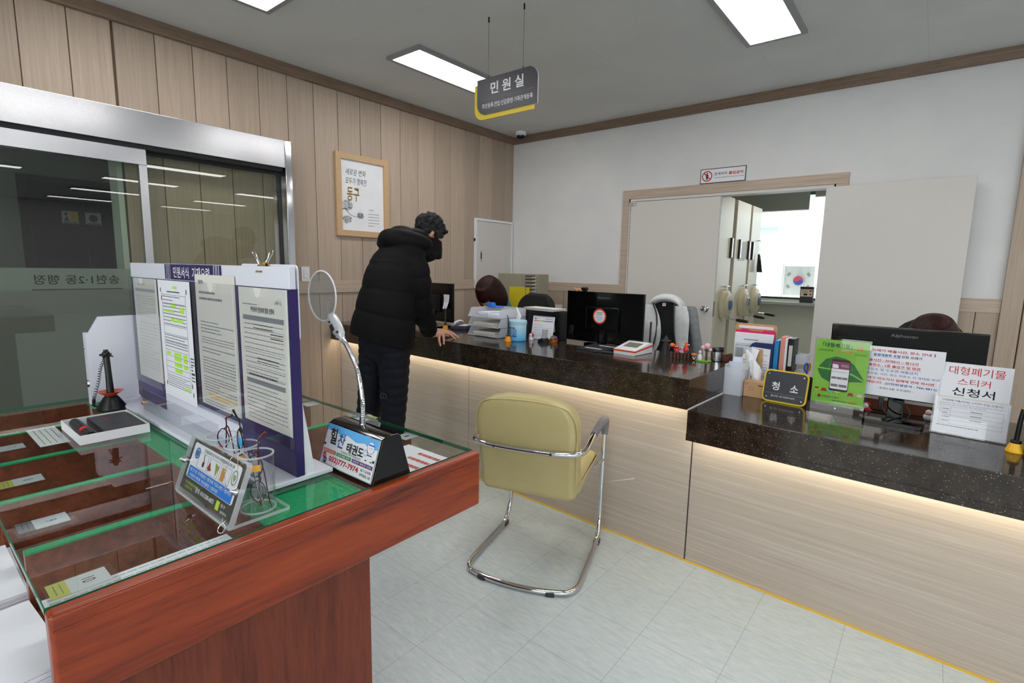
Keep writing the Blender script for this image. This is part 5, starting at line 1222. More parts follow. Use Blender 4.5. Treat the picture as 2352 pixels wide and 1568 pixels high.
# ---------------------------------------------------------------- on the low worktop
def lo(x, y, z=None, a=CA): return Tr(x, y, ZL if z is None else z) @ Rz(a)
t = thing('leaflet_rack', 'clear plastic leaflet rack beside the step in the counter', 'leaflet rack', lo(-.775, 2.885))
b = MB(); b.box(-.045, .045, -.075, -.072, 0, .145); b.box(-.045, -.042, -.072, .075, 0, .16); b.box(.042, .045, -.072, .075, 0, .13); b.box(-.042, .042, -.072, .075, 0, .003); b.box(-.042, .042, .072, .075, 0, .245); b.box(-.042, .042, -.02, -.0175, .003, .17)
b.build('rack', m_frosty, t, 0)
t2 = thing('leaflet', 'tall clear divider sleeve at the back of the leaflet rack', 'sleeve', lo(-.795, 2.935, ZL+.004))
b = MB(); b.box(-.010, .025, -.002, .002, 0, .235); b.build('sleeve', film('grey sleeve', (170, 174, 178), .7, .3), t2, 0)
for k, (dx, dy, h, a, nm, m) in enumerate(((-.010, -.045, .17, .10, 'front folded white leaflet in the clear leaflet rack', m_paper), (.004, -.038, .19, -.04, 'bluish leaflet second from the front of the clear leaflet rack', mat('bluish paper', (196, 206, 226), .7)), (.012, .0, .205, .14, 'white leaflet with small print leaning out of the leaflet rack', m_paperoff), (.020, .04, .235, .20, 'white envelope at the back of the leaflet rack', m_paper))):
    t = thing('leaflet', nm, 'leaflet', lo(-.780+dx, 2.885+dy, ZL+.0035) @ Ry(a*.8))
    b = MB(); b.loft([[(-.024-.0*z, -.0015+.25*z*z*.2, z*h), (.024, -.0015+.25*z*z*.2, z*h), (.024, .0015+.25*z*z*.2, z*h), (-.024, .0015+.25*z*z*.2, z*h)] for z in (0, .3, .6, .8, 1)]); b.build('fold', m, t)
    if k == 2:
        b = MB(); rows(b, -.012, .004, .12, .19, 4, F((0, -.0018+.02, 0), (1, 0, 0), (0, 0, 1)), seed=110, h=.3, z=.0018); b.build('print', m_greyink, t, 0)
t = thing('tissue_box', 'brown cardboard tissue box with a white tissue pulled up', 'tissue box', lo(-.672, 2.862))
b = MB(); b.box(-.052, .070, -.03, .075, 0, .083, .002); b.build('carton', mat('kraft carton', (190, 150, 112), .7), t)
Mf = F((0, -.0302, 0), (1, 0, 0), (0, 0, 1))
b = MB(); b.ring(circ(.007, 18, -.040, .070), circ(.0058, 18, -.040, .070), .0003, Mf, .0003); b.ring(circ(.012, 20, -.016, .045, .009), circ(.0108, 20, -.016, .045, .0078), .0003, Mf, .0003); rows(b, .018, .05, .058, .072, 1, Mf, seed=111, h=.6); b.build('carton_print', m_dgrey, t, 0)
b = MB(); N = 9; rd = random.Random(17); rngs = []
for k in range(7):
    w = (.020, .030, .034, .032, .026, .017, .005)[k]
    rngs.append([(w*math.cos(a)*rd.uniform(.7, 1.25)-.006-.0035*k*k*.5, .55*w*math.sin(a)*rd.uniform(.5, 1.3)+.02, .078+.026*k+.010*math.sin(2*a+k)*(k > 0)) for a in [2*PI*i/N+.2*k for i in range(N)]])
b.loft(rngs); b.build('tissue', m_whiteplastic, t, 12)
t = thing('panda_sheet', 'brown card printed with a grey animal pattern behind the tissue', 'card', lo(-.712, 2.965))
b = MB(); b.loft([[(x, .02*math.sin(z*5)-.0008, z) for x in (-.030, .0, .030)]+[(x, .02*math.sin(z*5)+.0008, z) for x in (.030, 0, -.030)] for z in (0, .08, .15, .20, .235)]); b.build('card', mat('tan card', (186, 152, 112), .7), t)
b = MB(); Mf = F((0, .0095, 0), (1, 0, 0), (0, 0, 1))
for cx, cy, rx, ry in ((-.006, .12, .017, .026), (-.012, .16, .013, .013), (.004, .085, .010, .016)): b.prism(circ(rx, 16, cx, cy, ry), .0004, Mf, .0108)
b.build('animal_print', mat('print grey', (90, 92, 90), .7), t, 0)
# upright folders and binders
m_env = mat('kraft envelope', (196, 152, 106), .7); m_mag = mat('magenta folder', (206, 32, 96), .5); m_navyf = mat('navy folder', (26, 40, 92), .4)
def upright(name, label, cat, x0, x1, y0, y1, z1, m, lean=0.0, bev=.001, base=None):
    t = thing(name, label, cat, lo((x0+x1)/2, (y0+y1)/2) @ Rx(-lean))
    w, d = (x1-x0)/2, (y1-y0)/2
    b = MB(); b.box(-w, w, -d, d, .0 if base is None else base, z1-ZL, bev); b.build('cover', m, t)
    return t
t = thing('envelope', 'large brown envelope standing at the back of the folders', 'envelope', lo(-.745, 3.062))
b = MB(); b.prism(rrect(.215, .362, .018, 5, 0, .181, (1, 1, 0, 0)), .006, F((0, .003, 0), (1, 0, 0), (0, 0, 1))); b.build('envelope', m_env, t)
b = MB(); b.box(-.09, .09, -.0042, -.003, .335, .350); b.build('paper_edge', m_paper, t, 0)
t = upright('folder', 'magenta folder standing in front of the brown envelope', 'folder', -.845, -.640, 3.040, 3.048, 1.120, m_mag)
b = MB(); b.box(-.075, -.035, -.004, .004, .3235, .333, .002); b.box(.04, .10, -.004, .004, .3235, .333, .002); b.build('tab', m_mag, t)
t = upright('paper_bundle', 'bundle of white printed forms standing in front of the magenta folder', 'paper', -.843, -.643, 3.022, 3.036, 1.108, m_paper)
Mf = F((0, -.0072, 0), (1, 0, 0), (0, 0, 1)); b = MB(); rows(b, -.09, .03, .10, .25, 10, Mf, seed=120, h=.3); rows(b, -.05, .05, .268, .285, 1, Mf, seed=121, h=.5); rect(b, -.092, -.09, .09, .25, Mf); rect(b, -.092, .05, .25, .252, Mf); b.build('print', m_greyink, t, 0)
t = thing('clipboard_case', 'navy plastic file case with a slanted corner and white form inside', 'file case', lo(-.718, 2.998))
b = MB(); b.prism([(-.078, 0), (.085, 0), (.085, .268), (-.010, .268), (-.022, .262), (-.078, .185)], .016, F((0, .008, 0), (1, 0, 0), (0, 0, 1)), 0, .002); b.build('case', m_navyf, t)
Mf = F((0, -.0082, 0), (1, 0, 0), (0, 0, 1))
b = MB(); b.prism([(-.045, .06), (.070, .04), (.073, .238), (-.022, .243), (-.038, .215)], .0006, Mf, .0002); b.build('form', m_paper, t, 0)
b = MB(); rows(b, -.032, .062, .08, .21, 8, Mf, seed=122, h=.2, z=.0012); b.build('print', m_greyink, t, 0)
t = thing('tape_tab', 'tan paper tab stuck on the navy file case', 'tab', lo(-.718, 2.998) @ Mf)
b = MB(); b.prism([(-.035, .176), (-.018, .190), (.040, .186), (.040, .164), (-.02, .168)], .0012, None, .0016); b.build('tab', mat('tan tab', (226, 190, 132), .7), t, 0)
upright('binder', 'bright blue plastic binder between the navy case and the pink folder', 'binder', -.628, -.606, 2.985, 3.085, 1.085, mat('cyan blue binder', (24, 130, 190), .35), 0, .004)
upright('folder', 'salmon pink folder standing beside the blue binder', 'folder', -.602, -.578, 3.00, 3.09, 1.105, mat('salmon folder', (220, 150, 136), .6))
upright('paper_bundle', 'white paper bundle standing between the pink folder and black binder', 'paper', -.5765, -.566, 2.99, 3.09, 1.10, m_paper)
t = upright('binder', 'black binder with white spine label beside the white papers', 'binder', -.563, -.536, 2.99, 3.09, 1.100, m_black, 0, .003)
b = MB(); b.box(-.008, .009, -.0512, -.05, .16, .27); b.build('spine_label', mat('grey white label', (196, 198, 196), .6), t, 0)
t = thing('drawer_box', 'small clear plastic drawer box beyond the black binder', 'drawer box', lo(-.505, 3.07))
for k, z in enumerate((.0, .085, .17)):
    b = MB(); b.box(-.026, .026, -.04, .04, z, z+.003); b.box(-.026, -.023, -.04, .04, z, z+.05); b.box(.023, .026, -.04, .04, z, z+.05); b.box(-.026, .026, -.04, -.037, z, z+.05); b.box(-.026, .026, .037, .04, z, z+.05)
    b.build('drawer', m_frosty, t, 0)
b = MB()
for sx in (-.025, .025): b.box(sx-.0015, sx+.0015, .036, .041, 0, .225)
b.build('post', m_silver, t, 0)
t = thing('pen_cup', 'black pen cup hidden behind the yellow framed sign', 'cup', lo(-.468, 2.985))
b = MB(); b.lathe([(0, 0), (.03, 0), (.032, .115), (.029, .115), (.027, .004), (0, .004)], 20); b.build('cup', m_black, t)
t = thing('scissors', 'scissors with blue and yellow handles standing behind the yellow framed sign', 'scissors', lo(-.466, 2.985, ZL+.072, .9))
for s, m, nm in ((-1, mat('scissor blue', (60, 96, 190), .35), 'blue_handle'), (1, mat('scissor yellow', (226, 160, 40), .35), 'yellow_handle')):
    b = MB(); b.tube([(s*.010+.010*math.cos(a), .003*s, .095+.022*math.sin(a)) for a in [2*PI*k/16 for k in range(16)]], .0042, 8, True); b.tube([(s*.006, .003*s, .075), (0, .002*s, .045)], .004, 6); b.build(nm, m, t)
b = MB(); b.prism([(-.004, 0), (.004, 0), (.006, .05), (-.006, .05)], .002, F((0, .001, 0), (1, 0, 0), (0, 0, 1))); b.build('blade', m_steel, t)
# signs on the low worktop
t = thing('desk_sign', 'small dark sign in a rounded yellow frame on the low worktop', 'sign', lo(-.530, 2.795, None, -.10) @ Rx(-.20))
Mf = F((0, 0, .083), (1, 0, 0), (0, 0, 1))
b = MB(); b.prism(rrect(.205, .163, .026, 6), .008, Mf, -.012, .001); b.build('yellow_frame', mat('sign yellow', (226, 196, 40), .4), t)
b = MB(); b.prism(rrect(.190, .148, .020, 6), .003, Mf, -.004); pl = b.build('dark_plate', mat('dark slate sign', (62, 62, 70), .35), t)
text(pl, [('청', -.043, .0, .036, .042, .018), ('소', .043, -.002, .036, .036, .022)], m_whiteplastic, Mf, 'lettering', -.0004)
text(pl, [('송현1·2동 행정복지센터', .004, -.050, .095, .009, 0)], m_whiteplastic, Mf, 'small_lettering', -.0004)
b = MB(); rect(b, -.085, .085, -.0375, -.036, Mf, -.0006); b.build('divider_line', m_greyink, pl, 0)
b = MB(); b.ring(circ(.006, 16, -.053, -.050, .0045), circ(.0042, 16, -.053, -.050, .0028), .0003, Mf, -.0007); b.build('emblem', m_whiteplastic, pl, 0)
for x in (-.08, .08):
    for y in (-.058, .058):
        b = MB(); b.lathe([(0, 0), (.005, 0), (.004, .003), (0, .004)], 12, Mf @ Tr(x, y, -.001)); b.build('screw', m_chrome, t)
t = thing('prop_wedge', 'black wedge propping up the yellow framed sign', 'wedge', lo(-.528, 2.852, None, -.10))
b = MB(); b.prism([(-.036, 0), (.02, 0), (.02, .01), (-.0075, .13), (-.011, .13)], .03, F((-.015, 0, 0), (0, 1, 0), (0, 0, 1)), 0, .001); b.build('wedge', m_black, t)
# green poster
ps = thing('poster_stand', 'green recycling poster in a clear acrylic stand on the low worktop', 'poster stand', lo(-.302, 2.770, None, CA-.03))
b = MB(); b.prism([(-.034, 0), (.034, 0), (.014, .045), (-.014, .045)], .226, F((-.113, 0, 0), (0, 1, 0), (0, 0, 1)), 0, .001); b.build('base', m_acryl, ps, 0)
Mp = F((0, 0, .045), (1, 0, 0), (0, .04, 1))
b = MB(); b.box(-.111, .111, -.008, .305, .0015, .004, M=Mp); b.build('front_sheet', m_acryl, ps, 0)
b = MB(); b.box(-.111, .111, -.008, .305, -.004, -.0015, M=Mp); b.build('rear_sheet', m_acryl, ps, 0)
m_pg = noisy('poster green', (122, 186, 56), (146, 204, 76), 5, .5)
b = MB(); b.box(-.105, .105, 0, .297, -.0005, .0005, M=Mp); po = b.build('poster', m_pg, ps, 0)
m_leafg = mat('leaf dark green', (36, 112, 52), .5); m_leafl = mat('leaf mid green', (74, 150, 66), .5)
b = MB()
up = [(-.088, .166), (-.06, .205), (-.02, .222), (.02, .215), (.055, .190), (.098, .125), (.05, .150), (0, .160), (-.05, .163)]
lw2 = [(-.090, .158), (-.05, .157), (0, .153), (.05, .142), (.097, .118), (.05, .112), (.01, .100), (-.03, .096), (-.07, .115), (-.085, .14)]
b.flat(up, Mp, .0007); b.flat(lw2, Mp, .0007); b.m = 1
for k in range(5):
    x = -.05+.03*k; b.flat([(x, .163), (x+.004, .163), (x+.022, .205-.01*k), (x+.019, .206-.01*k)], Mp, .0009)
b.build('leaf_picture', [m_leafg, m_leafl], po, 0)
text(po, [('「대형폐기물」', -.020, .272, .118, .020, .02)], m_navy, Mp, 'title', .001)
text(po, [('배출', .068, .266, .030, .016, .02), ('앱 "여기로"', .012, .246, .062, .014, .02)], mat('poster orange', (226, 92, 40), .5), Mp, 'orange_lettering', .001)
text(po, [('인천광역시 동구', -.026, .030, .070, .010, .01), ('간편하게 모바일', -.064, .246, .058, .008, 0), ('신청하세요', .072, .238, .046, .008, 0)], m_ink, Mp, 'lettering', .001)
b = MB(); b.prism(circ(.006, 16, -.072, .032), .0003, Mp, .0006); b.m = 1; b.ring(circ(.007, 16, -.072, .030), circ(.0045, 16, -.072, .031), .0003, Mp, .0007); rows(b, -.02, .04, .012, .02, 1, Mp, seed=130, h=.6, z=.001); b.m = 0; rows(b, .044, .08, .012, .02, 1, Mp, seed=131, h=.8, z=.001); b.build('city_emblem', [m_red, m_navy], po, 0)
b = MB(); b.prism(rrect(.075, .148, .010, 5, .002, .135), .0006, Mp, .0007); b.m = 1; b.prism(rrect(.070, .128, .004, 3, .002, .135), .0003, Mp, .0013); b.m = 2; rect(b, -.033, .037, .165, .199, Mp, .0018); b.m = 3
for x0, x1, y0, y1 in ((-.030, -.010, .118, .128), (-.008, .012, .118, .128), (.014, .034, .118, .128), (-.030, -.002, .082, .094), (.002, .034, .082, .094)): rect(b, x0, x1, y0, y1, Mp, .0018)
b.m = 1; b.flat([(-.030, .168), (-.006, .168), (-.006, .180), (-.012, .186), (-.030, .186)], Mp, .0020); rows(b, .004, .034, .175, .188, 2, Mp, seed=132, h=.4, z=.002)
b.m = 3; rows(b, -.03, .03, .148, .155, 1, Mp, seed=133, h=.4, z=.0018)
b.build('phone_picture', [m_black, m_whiteplastic, mat('app plum', (128, 60, 92), .5), mat('thumbnail grey', (110, 112, 108), .5)], po, 0)
b = MB()
for k, (x, m) in enumerate(((-.085, 0), (-.055, 1), (-.025, 2), (.0, 3), (.052, 1), (.088, 4))):
    b.m = m; y = .058-.006*(k > 3); rect(b, x-.011, x+.011, y-.004, y+.004, Mp, .001)
    b.m = 5 if k in (0,) else m; rect(b, x-.008, x+.008, y+.004, y+.010, Mp, .001)
    b.m = 5; rect(b, x-.010, x-.008, y-.008, y-.004, Mp, .001); rect(b, x+.008, x+.010, y-.008, y-.004, Mp, .001)
b.build('furniture_pictures', [mat('pic amber', (226, 170, 60), .5), mat('pic red', (170, 40, 40), .5), mat('pic blue', (90, 190, 220), .5), mat('pic yellow', (226, 210, 70), .5), mat('pic pink', (222, 190, 190), .5), m_ink], po, 0)
b = MB(); b.box(-.113, .113, -.012, .004, .0, .012, M=Tr(0, -.01, .036)); b.build('clear_rail', m_acryl, ps, 0)
t = thing('indicator_stud', 'tiny glowing green light on the clear poster stand', 'light', lo(-.300, 2.770, None, CA-.03) @ Tr(0, -.0235, .030))
b = MB(); b.lathe([(0, -.0), (.0028, 0), (.002, .003), (0, .004)], 12, F((0, 0, 0), (1, 0, 0), (0, 0, 1))); b.build('lens', mat('green indicator', (60, 230, 150), .3, emit=(70, 255, 160), strength=2.5), t)
# third monitor with its taped notice
m3 = monitor('black monitor with a white notice taped to its back on the low worktop', lo(-.082, 2.815), .55, .315, .10, True, (.215, .175, -.022))
nt = thing('notice_sheet', 'white waste collection notice taped on the back of the right monitor', 'notice', lo(-.082, 2.815-.0175, .903) @ F((0, 0, 0), (1, 0, 0), (0, 0, 1)))
b = MB(); b.box(-.150, .147, 0, .222, 0, .0006); b.build('sheet', m_paper, nt, 0)
Mn = Tr(0, 0, .0006)
text(nt, [('【 쓰레기 배출시간, 장소 안내 】', -.004, .203, .235, .013, .02), ('배출시간 : 저녁8시 ~ 밤12시', -.035, .159, .190, .012, .02), ('배출장소 : 1층 출입구 및 현관', -.030, .138, .200, .012, .02), ('쓰레기 미수거시 업체에 연락 하시면', -.004, .078, .250, .012, .02), ('수거해갑니다.', -.098, .060, .080, .012, .02)], m_red, Mn, 'red_lettering')
text(nt, [('종량제봉투 포함', -.052, .184, .098, .012, .02), ('공공장소 및 도로변 배출금지', -.038, .118, .200, .012, 0), ('배출요일, 시간, 장소 미준수 시 과태료 부과', .002, .099, .272, .011, 0), ('(인천위생공사 : 766-4811)', .042, .058, .180, .012, .02)], m_blue, Mn, 'blue_lettering')
text(nt, [('모든 쓰레기', .035, .184, .070, .012, .02), ('- 송현1·2동 주민센터 -', -.010, .037, .130, .009, 0)], m_ink, Mn, 'lettering')
b = MB(); rect(b, -.130, .062, .1505, .1515, Mn); rect(b, -.130, .072, .1295, .1305, Mn); b.m = 1; rect(b, -.1, -.004, .1755, .1765, Mn); b.build('underline', [m_red, m_blue], nt, 0)
t = thing('monitor_cable', 'black cable looping under the right monitor', 'cable', lo(-.082, 2.785, .805, CA))
b = MB(); b.tube(smooth_path([(-.01, -.0, .088), (.035, -.035, .08), (.055, -.045, .045), (.035, -.045, .016), (-.005, -.035, .022), (-.04, -.03, .05), (-.05, -.015, .085)], 7), .0035, 8); b.box(-.062, -.042, -.022, -.006, .05, .10, .004); b.build('cable', m_black, t)
t = thing('toy_figure', 'small red and white seated figurine between the poster and the monitor foot', 'figurine', lo(-.192, 2.90), 'small figurines on the counters')
b = MB(); b.lathe([(0, 0), (.017, 0), (.020, .012), (.014, .026), (0, .03)], 16); b.m = 1; b.ball((-.004, -.006, .034), .012); b.ball((-.016, -.012, .012), .009); b.m = 0; b.ball((.0, .002, .040), (.014, .012, .010)); b.ball((.018, -.010, .010), (.010, .012, .008)); b.build('body', [mat('toy red', (170, 30, 44), .4), m_whiteplastic], t)
t = thing('toy_figure', 'small round white figurine on the foot side of the right monitor', 'figurine', lo(.035, 2.93), 'small figurines on the counters')
b = MB(); b.ball((0, 0, .017), (.018, .016, .017)); b.ball((0, 0, .038), .012); b.m = 1; b.tube([(.011*math.cos(a), .011*math.sin(a), .030) for a in [2*PI*k/16 for k in range(16)]], .003, 6, True); b.build('body', [m_whiteplastic, m_toyred], t)
t = thing('desk_organiser', 'low brown box with a white edge behind the foot of the right monitor', 'box', lo(-.05, 3.03))
b = MB(); b.box(-.20, .20, -.04, .04, 0, .07, .003); b.m = 1; b.box(-.2, .2, -.042, -.039, .052, .066); b.build('box', [mat('rust brown card', (112, 58, 32), .6), m_paperoff], t)
# brochure holder with forms
bh = thing('brochure_holder', 'clear acrylic form holder near the right end of the low worktop', 'brochure holder', lo(.160, 2.712, None, CA-.05))
b = MB()
Mh2 = F((0, 0, .002), (1, 0, 0), (0, .20, .98))
b.box(-.118, .118, 0, .300, -.030, -.0275, M=Mh2)
b.prism([(-.118, 0), (.118, 0), (.118, .145), (.106, .145), (.106, .10), (.075, .072), (-.075, .072), (-.106, .10), (-.106, .165), (-.118, .165)], .0025, Mh2, .0)
b.box(-.118, -.1155, 0, .12, -.0275, 0, M=Mh2); b.box(.1155, .118, 0, .12, -.0275, 0, M=Mh2); b.box(-.1155, .1155, 0, .0025, -.0275, 0, M=Mh2)
for x in (-.08, 0, .08): b.box(x-.012, x+.012, -.0, .012, .0025, .0045, M=Mh2)
b.box(-.06, .06, .02, .10, 0, .003, M=F((0, .062, 0), (1, 0, 0), (0, 0, 1)))
b.build('holder', m_acryl, bh, 0)
def insheet(name, label, x0, x1, y0, y1, zz, cat='paper'):
    t = thing(name, label, cat, lo(.160, 2.712, None, CA-.05) @ Mh2)
    b = MB(); b.box(x0, x1, y0, y1, zz, zz+.0012); b.build('sheet', m_paper, t, 0); return t
t = insheet('form_sign', 'white sheet with large red and black lettering behind the forms', -.106, .108, .006, .298, -.024)
Mq = Tr(0, 0, -.0228)
text(t, [('대형폐기물', 0, .268, .172, .034, .0), ('스티커', -.004, .223, .100, .028, .0)], m_red, Mq, 'red_lettering')
text(t, [('신청서', -.002, .182, .130, .034, .01)], m_ink, Mq, 'lettering')
t = insheet('form_stack', 'stack of application forms at the front of the clear holder', -.114, .114, .006, .152, -.012)
b = MB(); b.box(-.114, .112, .004, .158, -.0175, -.0135); b.build('more_sheets', m_paperoff, t, 0)
Mq = Tr(0, 0, -.0108)
text(t, [('〔대형폐기물(마대) 스티커 구입 신청서〕', 0, .141, .185, .010, 0)], m_ink, Mq, 'lettering')
b = MB()
for y in (.115, .097, .080, .062, .045): rect(b, -.095, .098, y, y+.0007, Mq)
for x in (-.095, -.062, .0973): rect(b, x, x+.0007, .045, .1157, Mq)
rows(b, -.10, .10, .119, .133, 2, Mq, seed=140, h=.28); rows(b, -.088, -.066, .048, .113, 4, Mq, seed=141, h=.28); rows(b, .0, .035, .062, .113, 3, Mq, seed=142, h=.28); rows(b, -.1, .03, .032, .042, 1, Mq, seed=143, h=.5); b.build('print', m_greyink, t, 0)
t = thing('pen_stand', 'black pen standing in a yellow cone at the right end of the low worktop', 'pen', lo(.292, 2.625))
b = MB(); b.lathe([(0, 0), (.0265, 0), (.0275, .004), (.026, .010), (.015, .036), (0, .036)], 28); b.build('cone_base', mat('sunny yellow plastic', (240, 186, 40), .3), t)
b = MB(); b.lathe([(0, .034), (.016, .035), (.0175, .040), (.015, .046), (0, .047)], 24); b.tube([(0, 0, .04), (.003, 0, .12), (.006, 0, .165)], [.008, .008, .006], 12); b.m = 1; b.cyl((.0065, 0, .158), (.0068, 0, .172), .005, .003, 8); b.build('pen', [m_black, m_penor], t)
t = thing('terminal_screen', 'dark upright screen cut off by the right edge of the photo', 'monitor', lo(.46, 2.60))
b = MB(); b.box(-.145, .19, -.01, .018, .004, .335, .004); b.box(-.1, .15, -.06, .07, 0, .01, .003); b.build('housing', mat('dark teal black glass', (16, 26, 28), .08), t)

# ---------------------------------------------------------------- behind the counter
m_fabric = noisy('black office fabric', (20, 20, 23), (28, 28, 31), 40, .85)
def office_chair(label, M, zt, w=.46, h=.58, src=[None]):
    t = thing('office_chair', label, 'office chair', M)
    b = MB()
    pr = []
    for k in range(25):
        q = k/24; z = zt-h+h*q; ww = w/2*(1-.12*(1-q))*(1 if q < .75 else math.sqrt(max(.02, 1-((q-.75)/.25)**2*.82)))
        y = .03*(q-.5)**2*4
        pr.append([(x, yy+y, z) for x, yy in rrect(2*ww, .07, .034, 4)])
    b.loft(pr); b.build('backrest', m_fabric, t, 60)
    b = MB(); b.box(-.24, .24, -.50, -.04, .42, .50, .035, 3); b.build('seat', m_fabric, t, 60)
    b = MB(); b.box(-.03, .03, -.02, .055, .40, zt-h+.12, .01); b.build('back_bar', m_black, t)
    b = MB(); b.cyl((0, -.26, .08), (0, -.26, .42), .028); b.build('column', m_dgrey, t)
    for k in range(5):
        a = 2*PI*k/5+.3; c, s = math.cos(a), math.sin(a)
        b = MB(); b.tube([(0, -.26, .10), (.28*c, -.26+.28*s, .065)], [.028, .018], 8); ft = b.build('foot', m_black, t)
        b = MB(); b.cyl((.28*c-.012*s, -.26+.28*s+.012*c, .03), (.28*c+.012*s, -.26+.28*s-.012*c, .03), .03); b.cyl((.28*c, -.26+.28*s, .03), (.28*c, -.26+.28*s, .065), .008, .008, 8); b.build('caster', m_dgrey, ft)
    return t
# (the chairs face the counter, so their backs are turned away from the visitor)
office_chair('black office chair behind the woman with the bobbed hair', Tr(-2.80, 3.78, 0) @ Rz(-.12), 1.21, .46)
office_chair('black office chair under the grey fleece jacket', Tr(-1.545, 3.74, 0) @ Rz(.05), 1.205, .36, .60)
office_chair('black office chair behind the woman at the right monitor', Tr(.0, 3.80, 0) @ Rz(.0), 1.185, .36)
# fleece jacket over the middle chair
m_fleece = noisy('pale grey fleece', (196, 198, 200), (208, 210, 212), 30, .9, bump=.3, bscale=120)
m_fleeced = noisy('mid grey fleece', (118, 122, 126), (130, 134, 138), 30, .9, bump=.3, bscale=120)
jk = thing('fleece_jacket', 'pale grey fleece jacket hung over the back of an office chair', 'jacket', Tr(-1.545, 3.74, 0) @ Rz(.05))
b = MB()
# shoulder yoke wrapped over the top of the backrest
rg = []
for k in range(15):
    a = PI*k/14; x = -.125*math.cos(a); z = 1.145+.095*math.sin(a)**.8
    rg.append([(x+.0*q, .045*math.cos(q)*(1.25)-.005, z-.0+.030*math.sin(q)) for q in [2*PI*i/12 for i in range(12)]])
b.loft(rg); b.build('collar', m_fleece, jk, 60)
for s in (-1, 1):
    b = MB(); rg = []
    for k in range(11):
        q = k/10; z = 1.185-.42*q
        xo = s*(.165+.035*q**.5+.01*math.sin(q*5)); xi = s*(.074-(.078 if s < 0 else .02)*math.sin(q*PI)+(.02*q if s < 0 else .075*q))
        th = .018+.010*math.sin(q*7+s)
        cx, wx = (xo+xi)/2, abs(xo-xi)/2
        rg.append([(cx+wx*math.cos(a)*(1+.04*math.sin(4*a+k)), -.052-.012*math.sin(q*4)+th*math.sin(a), z) for a in [2*PI*i/16 for i in range(16)]])
    b.loft(rg); b.build('front_panel', m_fleece, jk, 60)
    b = MB(); rg = []
    for k in range(11):
        q = k/10; z = 1.17-.56*q; x = s*(.175+.065*q**.7+(.05*q if s > 0 else 0)); r0 = .052-.012*q
        rg.append([(x+r0*.75*math.cos(a)*(1+.07*math.sin(3*a+k*1.3)), .01+r0*math.sin(a), z) for a in [2*PI*i/14 for i in range(14)]])
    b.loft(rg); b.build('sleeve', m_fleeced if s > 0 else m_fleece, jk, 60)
    b = MB(); b.tube(smooth_path([(s*.08, -.072, 1.20), (s*(.042 if s < 0 else .085), -.080, 1.10), (s*(.045 if s < 0 else .10), -.078, .95), (s*(.09 if s < 0 else .14), -.07, .78)], 6), .006, 6); b.build('zip', m_dgrey, jk)
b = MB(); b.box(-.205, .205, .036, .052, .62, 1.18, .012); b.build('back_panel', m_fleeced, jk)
b = MB(); b.box(-.012, .012, -.060, -.056, 1.180, 1.202); b.m = 1; b.box(-.007, .007, -.0606, -.060, 1.190, 1.197); b.build('neck_label', [m_whiteplastic, m_toyred], jk, 0)
# low cupboard, drawer cabinet and files in the corner
m_putty = mat('putty grey steel', (148, 144, 126), .45)
t = thing('low_cupboard', 'cream steel cupboard in the corner under the small drawer cabinet', 'cupboard', Tr(-3.52, 4.62, 0))
b = MB(); b.box(-.42, .30, -.26, .24, .03, 1.04, .004); b.box(-.40, .28, -.24, .22, 0, .03); b.build('body', m_cream, t)
for s in (-1, 1):
    b = MB(); b.box(s*.18-.06-.17, s*.18-.06+.17, -.275, -.26, .06, 1.02, .003); dd = b.build('door', m_cream, t)
    b = MB(); b.box(s*.05-.066, s*.05-.054, -.287, -.275, .5, .62, .002); b.build('handle', m_chrome, dd)
dc = thing('drawer_cabinet', 'putty grey desktop drawer cabinet with label slots in the corner', 'drawer cabinet', Tr(-3.50, 4.52, 1.041))
b = MB(); b.box(-.285, .285, -.12, .05, 0, .335, .005); b.build('body', m_putty, dc)
b = MB(); b.box(-.275, .055, -.124, -.12, .01, .325, .002); b.box(-.27, -.21, -.127, -.124, .275, .282); b.build('door', m_putty, dc)
for k in range(8):
    z = .04+.0362*k
    b = MB(); b.box(.075, .275, -.126, -.12, z, z+.031, .002); dw = b.build('drawer', m_putty, dc)
    b = MB(); b.box(.105, .235, -.131, -.126, z+.016, z+.028, .002); b.build('pull', m_dgrey, dw, 0)
    b = MB(); b.box(.195, .25, -.1275, -.126, z+.003, z+.014); b.build('label_card', mat('grey white label', (196, 198, 196), .6), dw, 0)
t = thing('file_stand', 'teal plastic file stand leaning beside the drawer cabinet', 'file stand', Tr(-3.36, 4.155, .996) @ Rz(.2))
b = MB(); b.prism([(-.09, 0), (.03, 0), (-.075, .215), (-.155, .230)], .012, F((0, -.04, 0), (1, 0, 0), (0, 0, 1)), 0, .002); b.prism([(-.10, 0), (.03, 0), (.03, .006), (-.10, .006)], .09, F((0, .05, 0), (1, 0, 0), (0, 0, 1))); b.build('stand', mat('teal plastic', (70, 128, 132), .35), t)
t = thing('file_folder', 'wide yellow file folder standing before the drawer cabinet', 'folder', Tr(-3.36, 4.22, .996) @ Rz(-.05))
b = MB(); b.box(-.11, .10, -.006, .004, 0, .25, .002); b.build('cover', mat('yellow folder', (206, 190, 26), .5), t)
b = MB(); b.box(.04, .10, .005, .009, 0, .245); b.build('sheets', m_paperoff, t, 0)
t = thing('file_folder', 'narrow yellow file folder at the right of the wide one', 'folder', Tr(-3.28, 4.22, .996) @ Rz(-.05))
b = MB(); b.box(.035, .075, -.004, .006, 0, .245, .002); b.build('cover', mat('yellow folder', (206, 190, 26), .5), t)
t = thing('side_table', 'narrow cream table in front of the corner cupboard carrying the files', 'table', Tr(-3.44, 4.20, 0))
b = MB(); b.box(-.30, .30, -.13, .13, .96, .995, .003); b.build('table_top', m_cream, t)
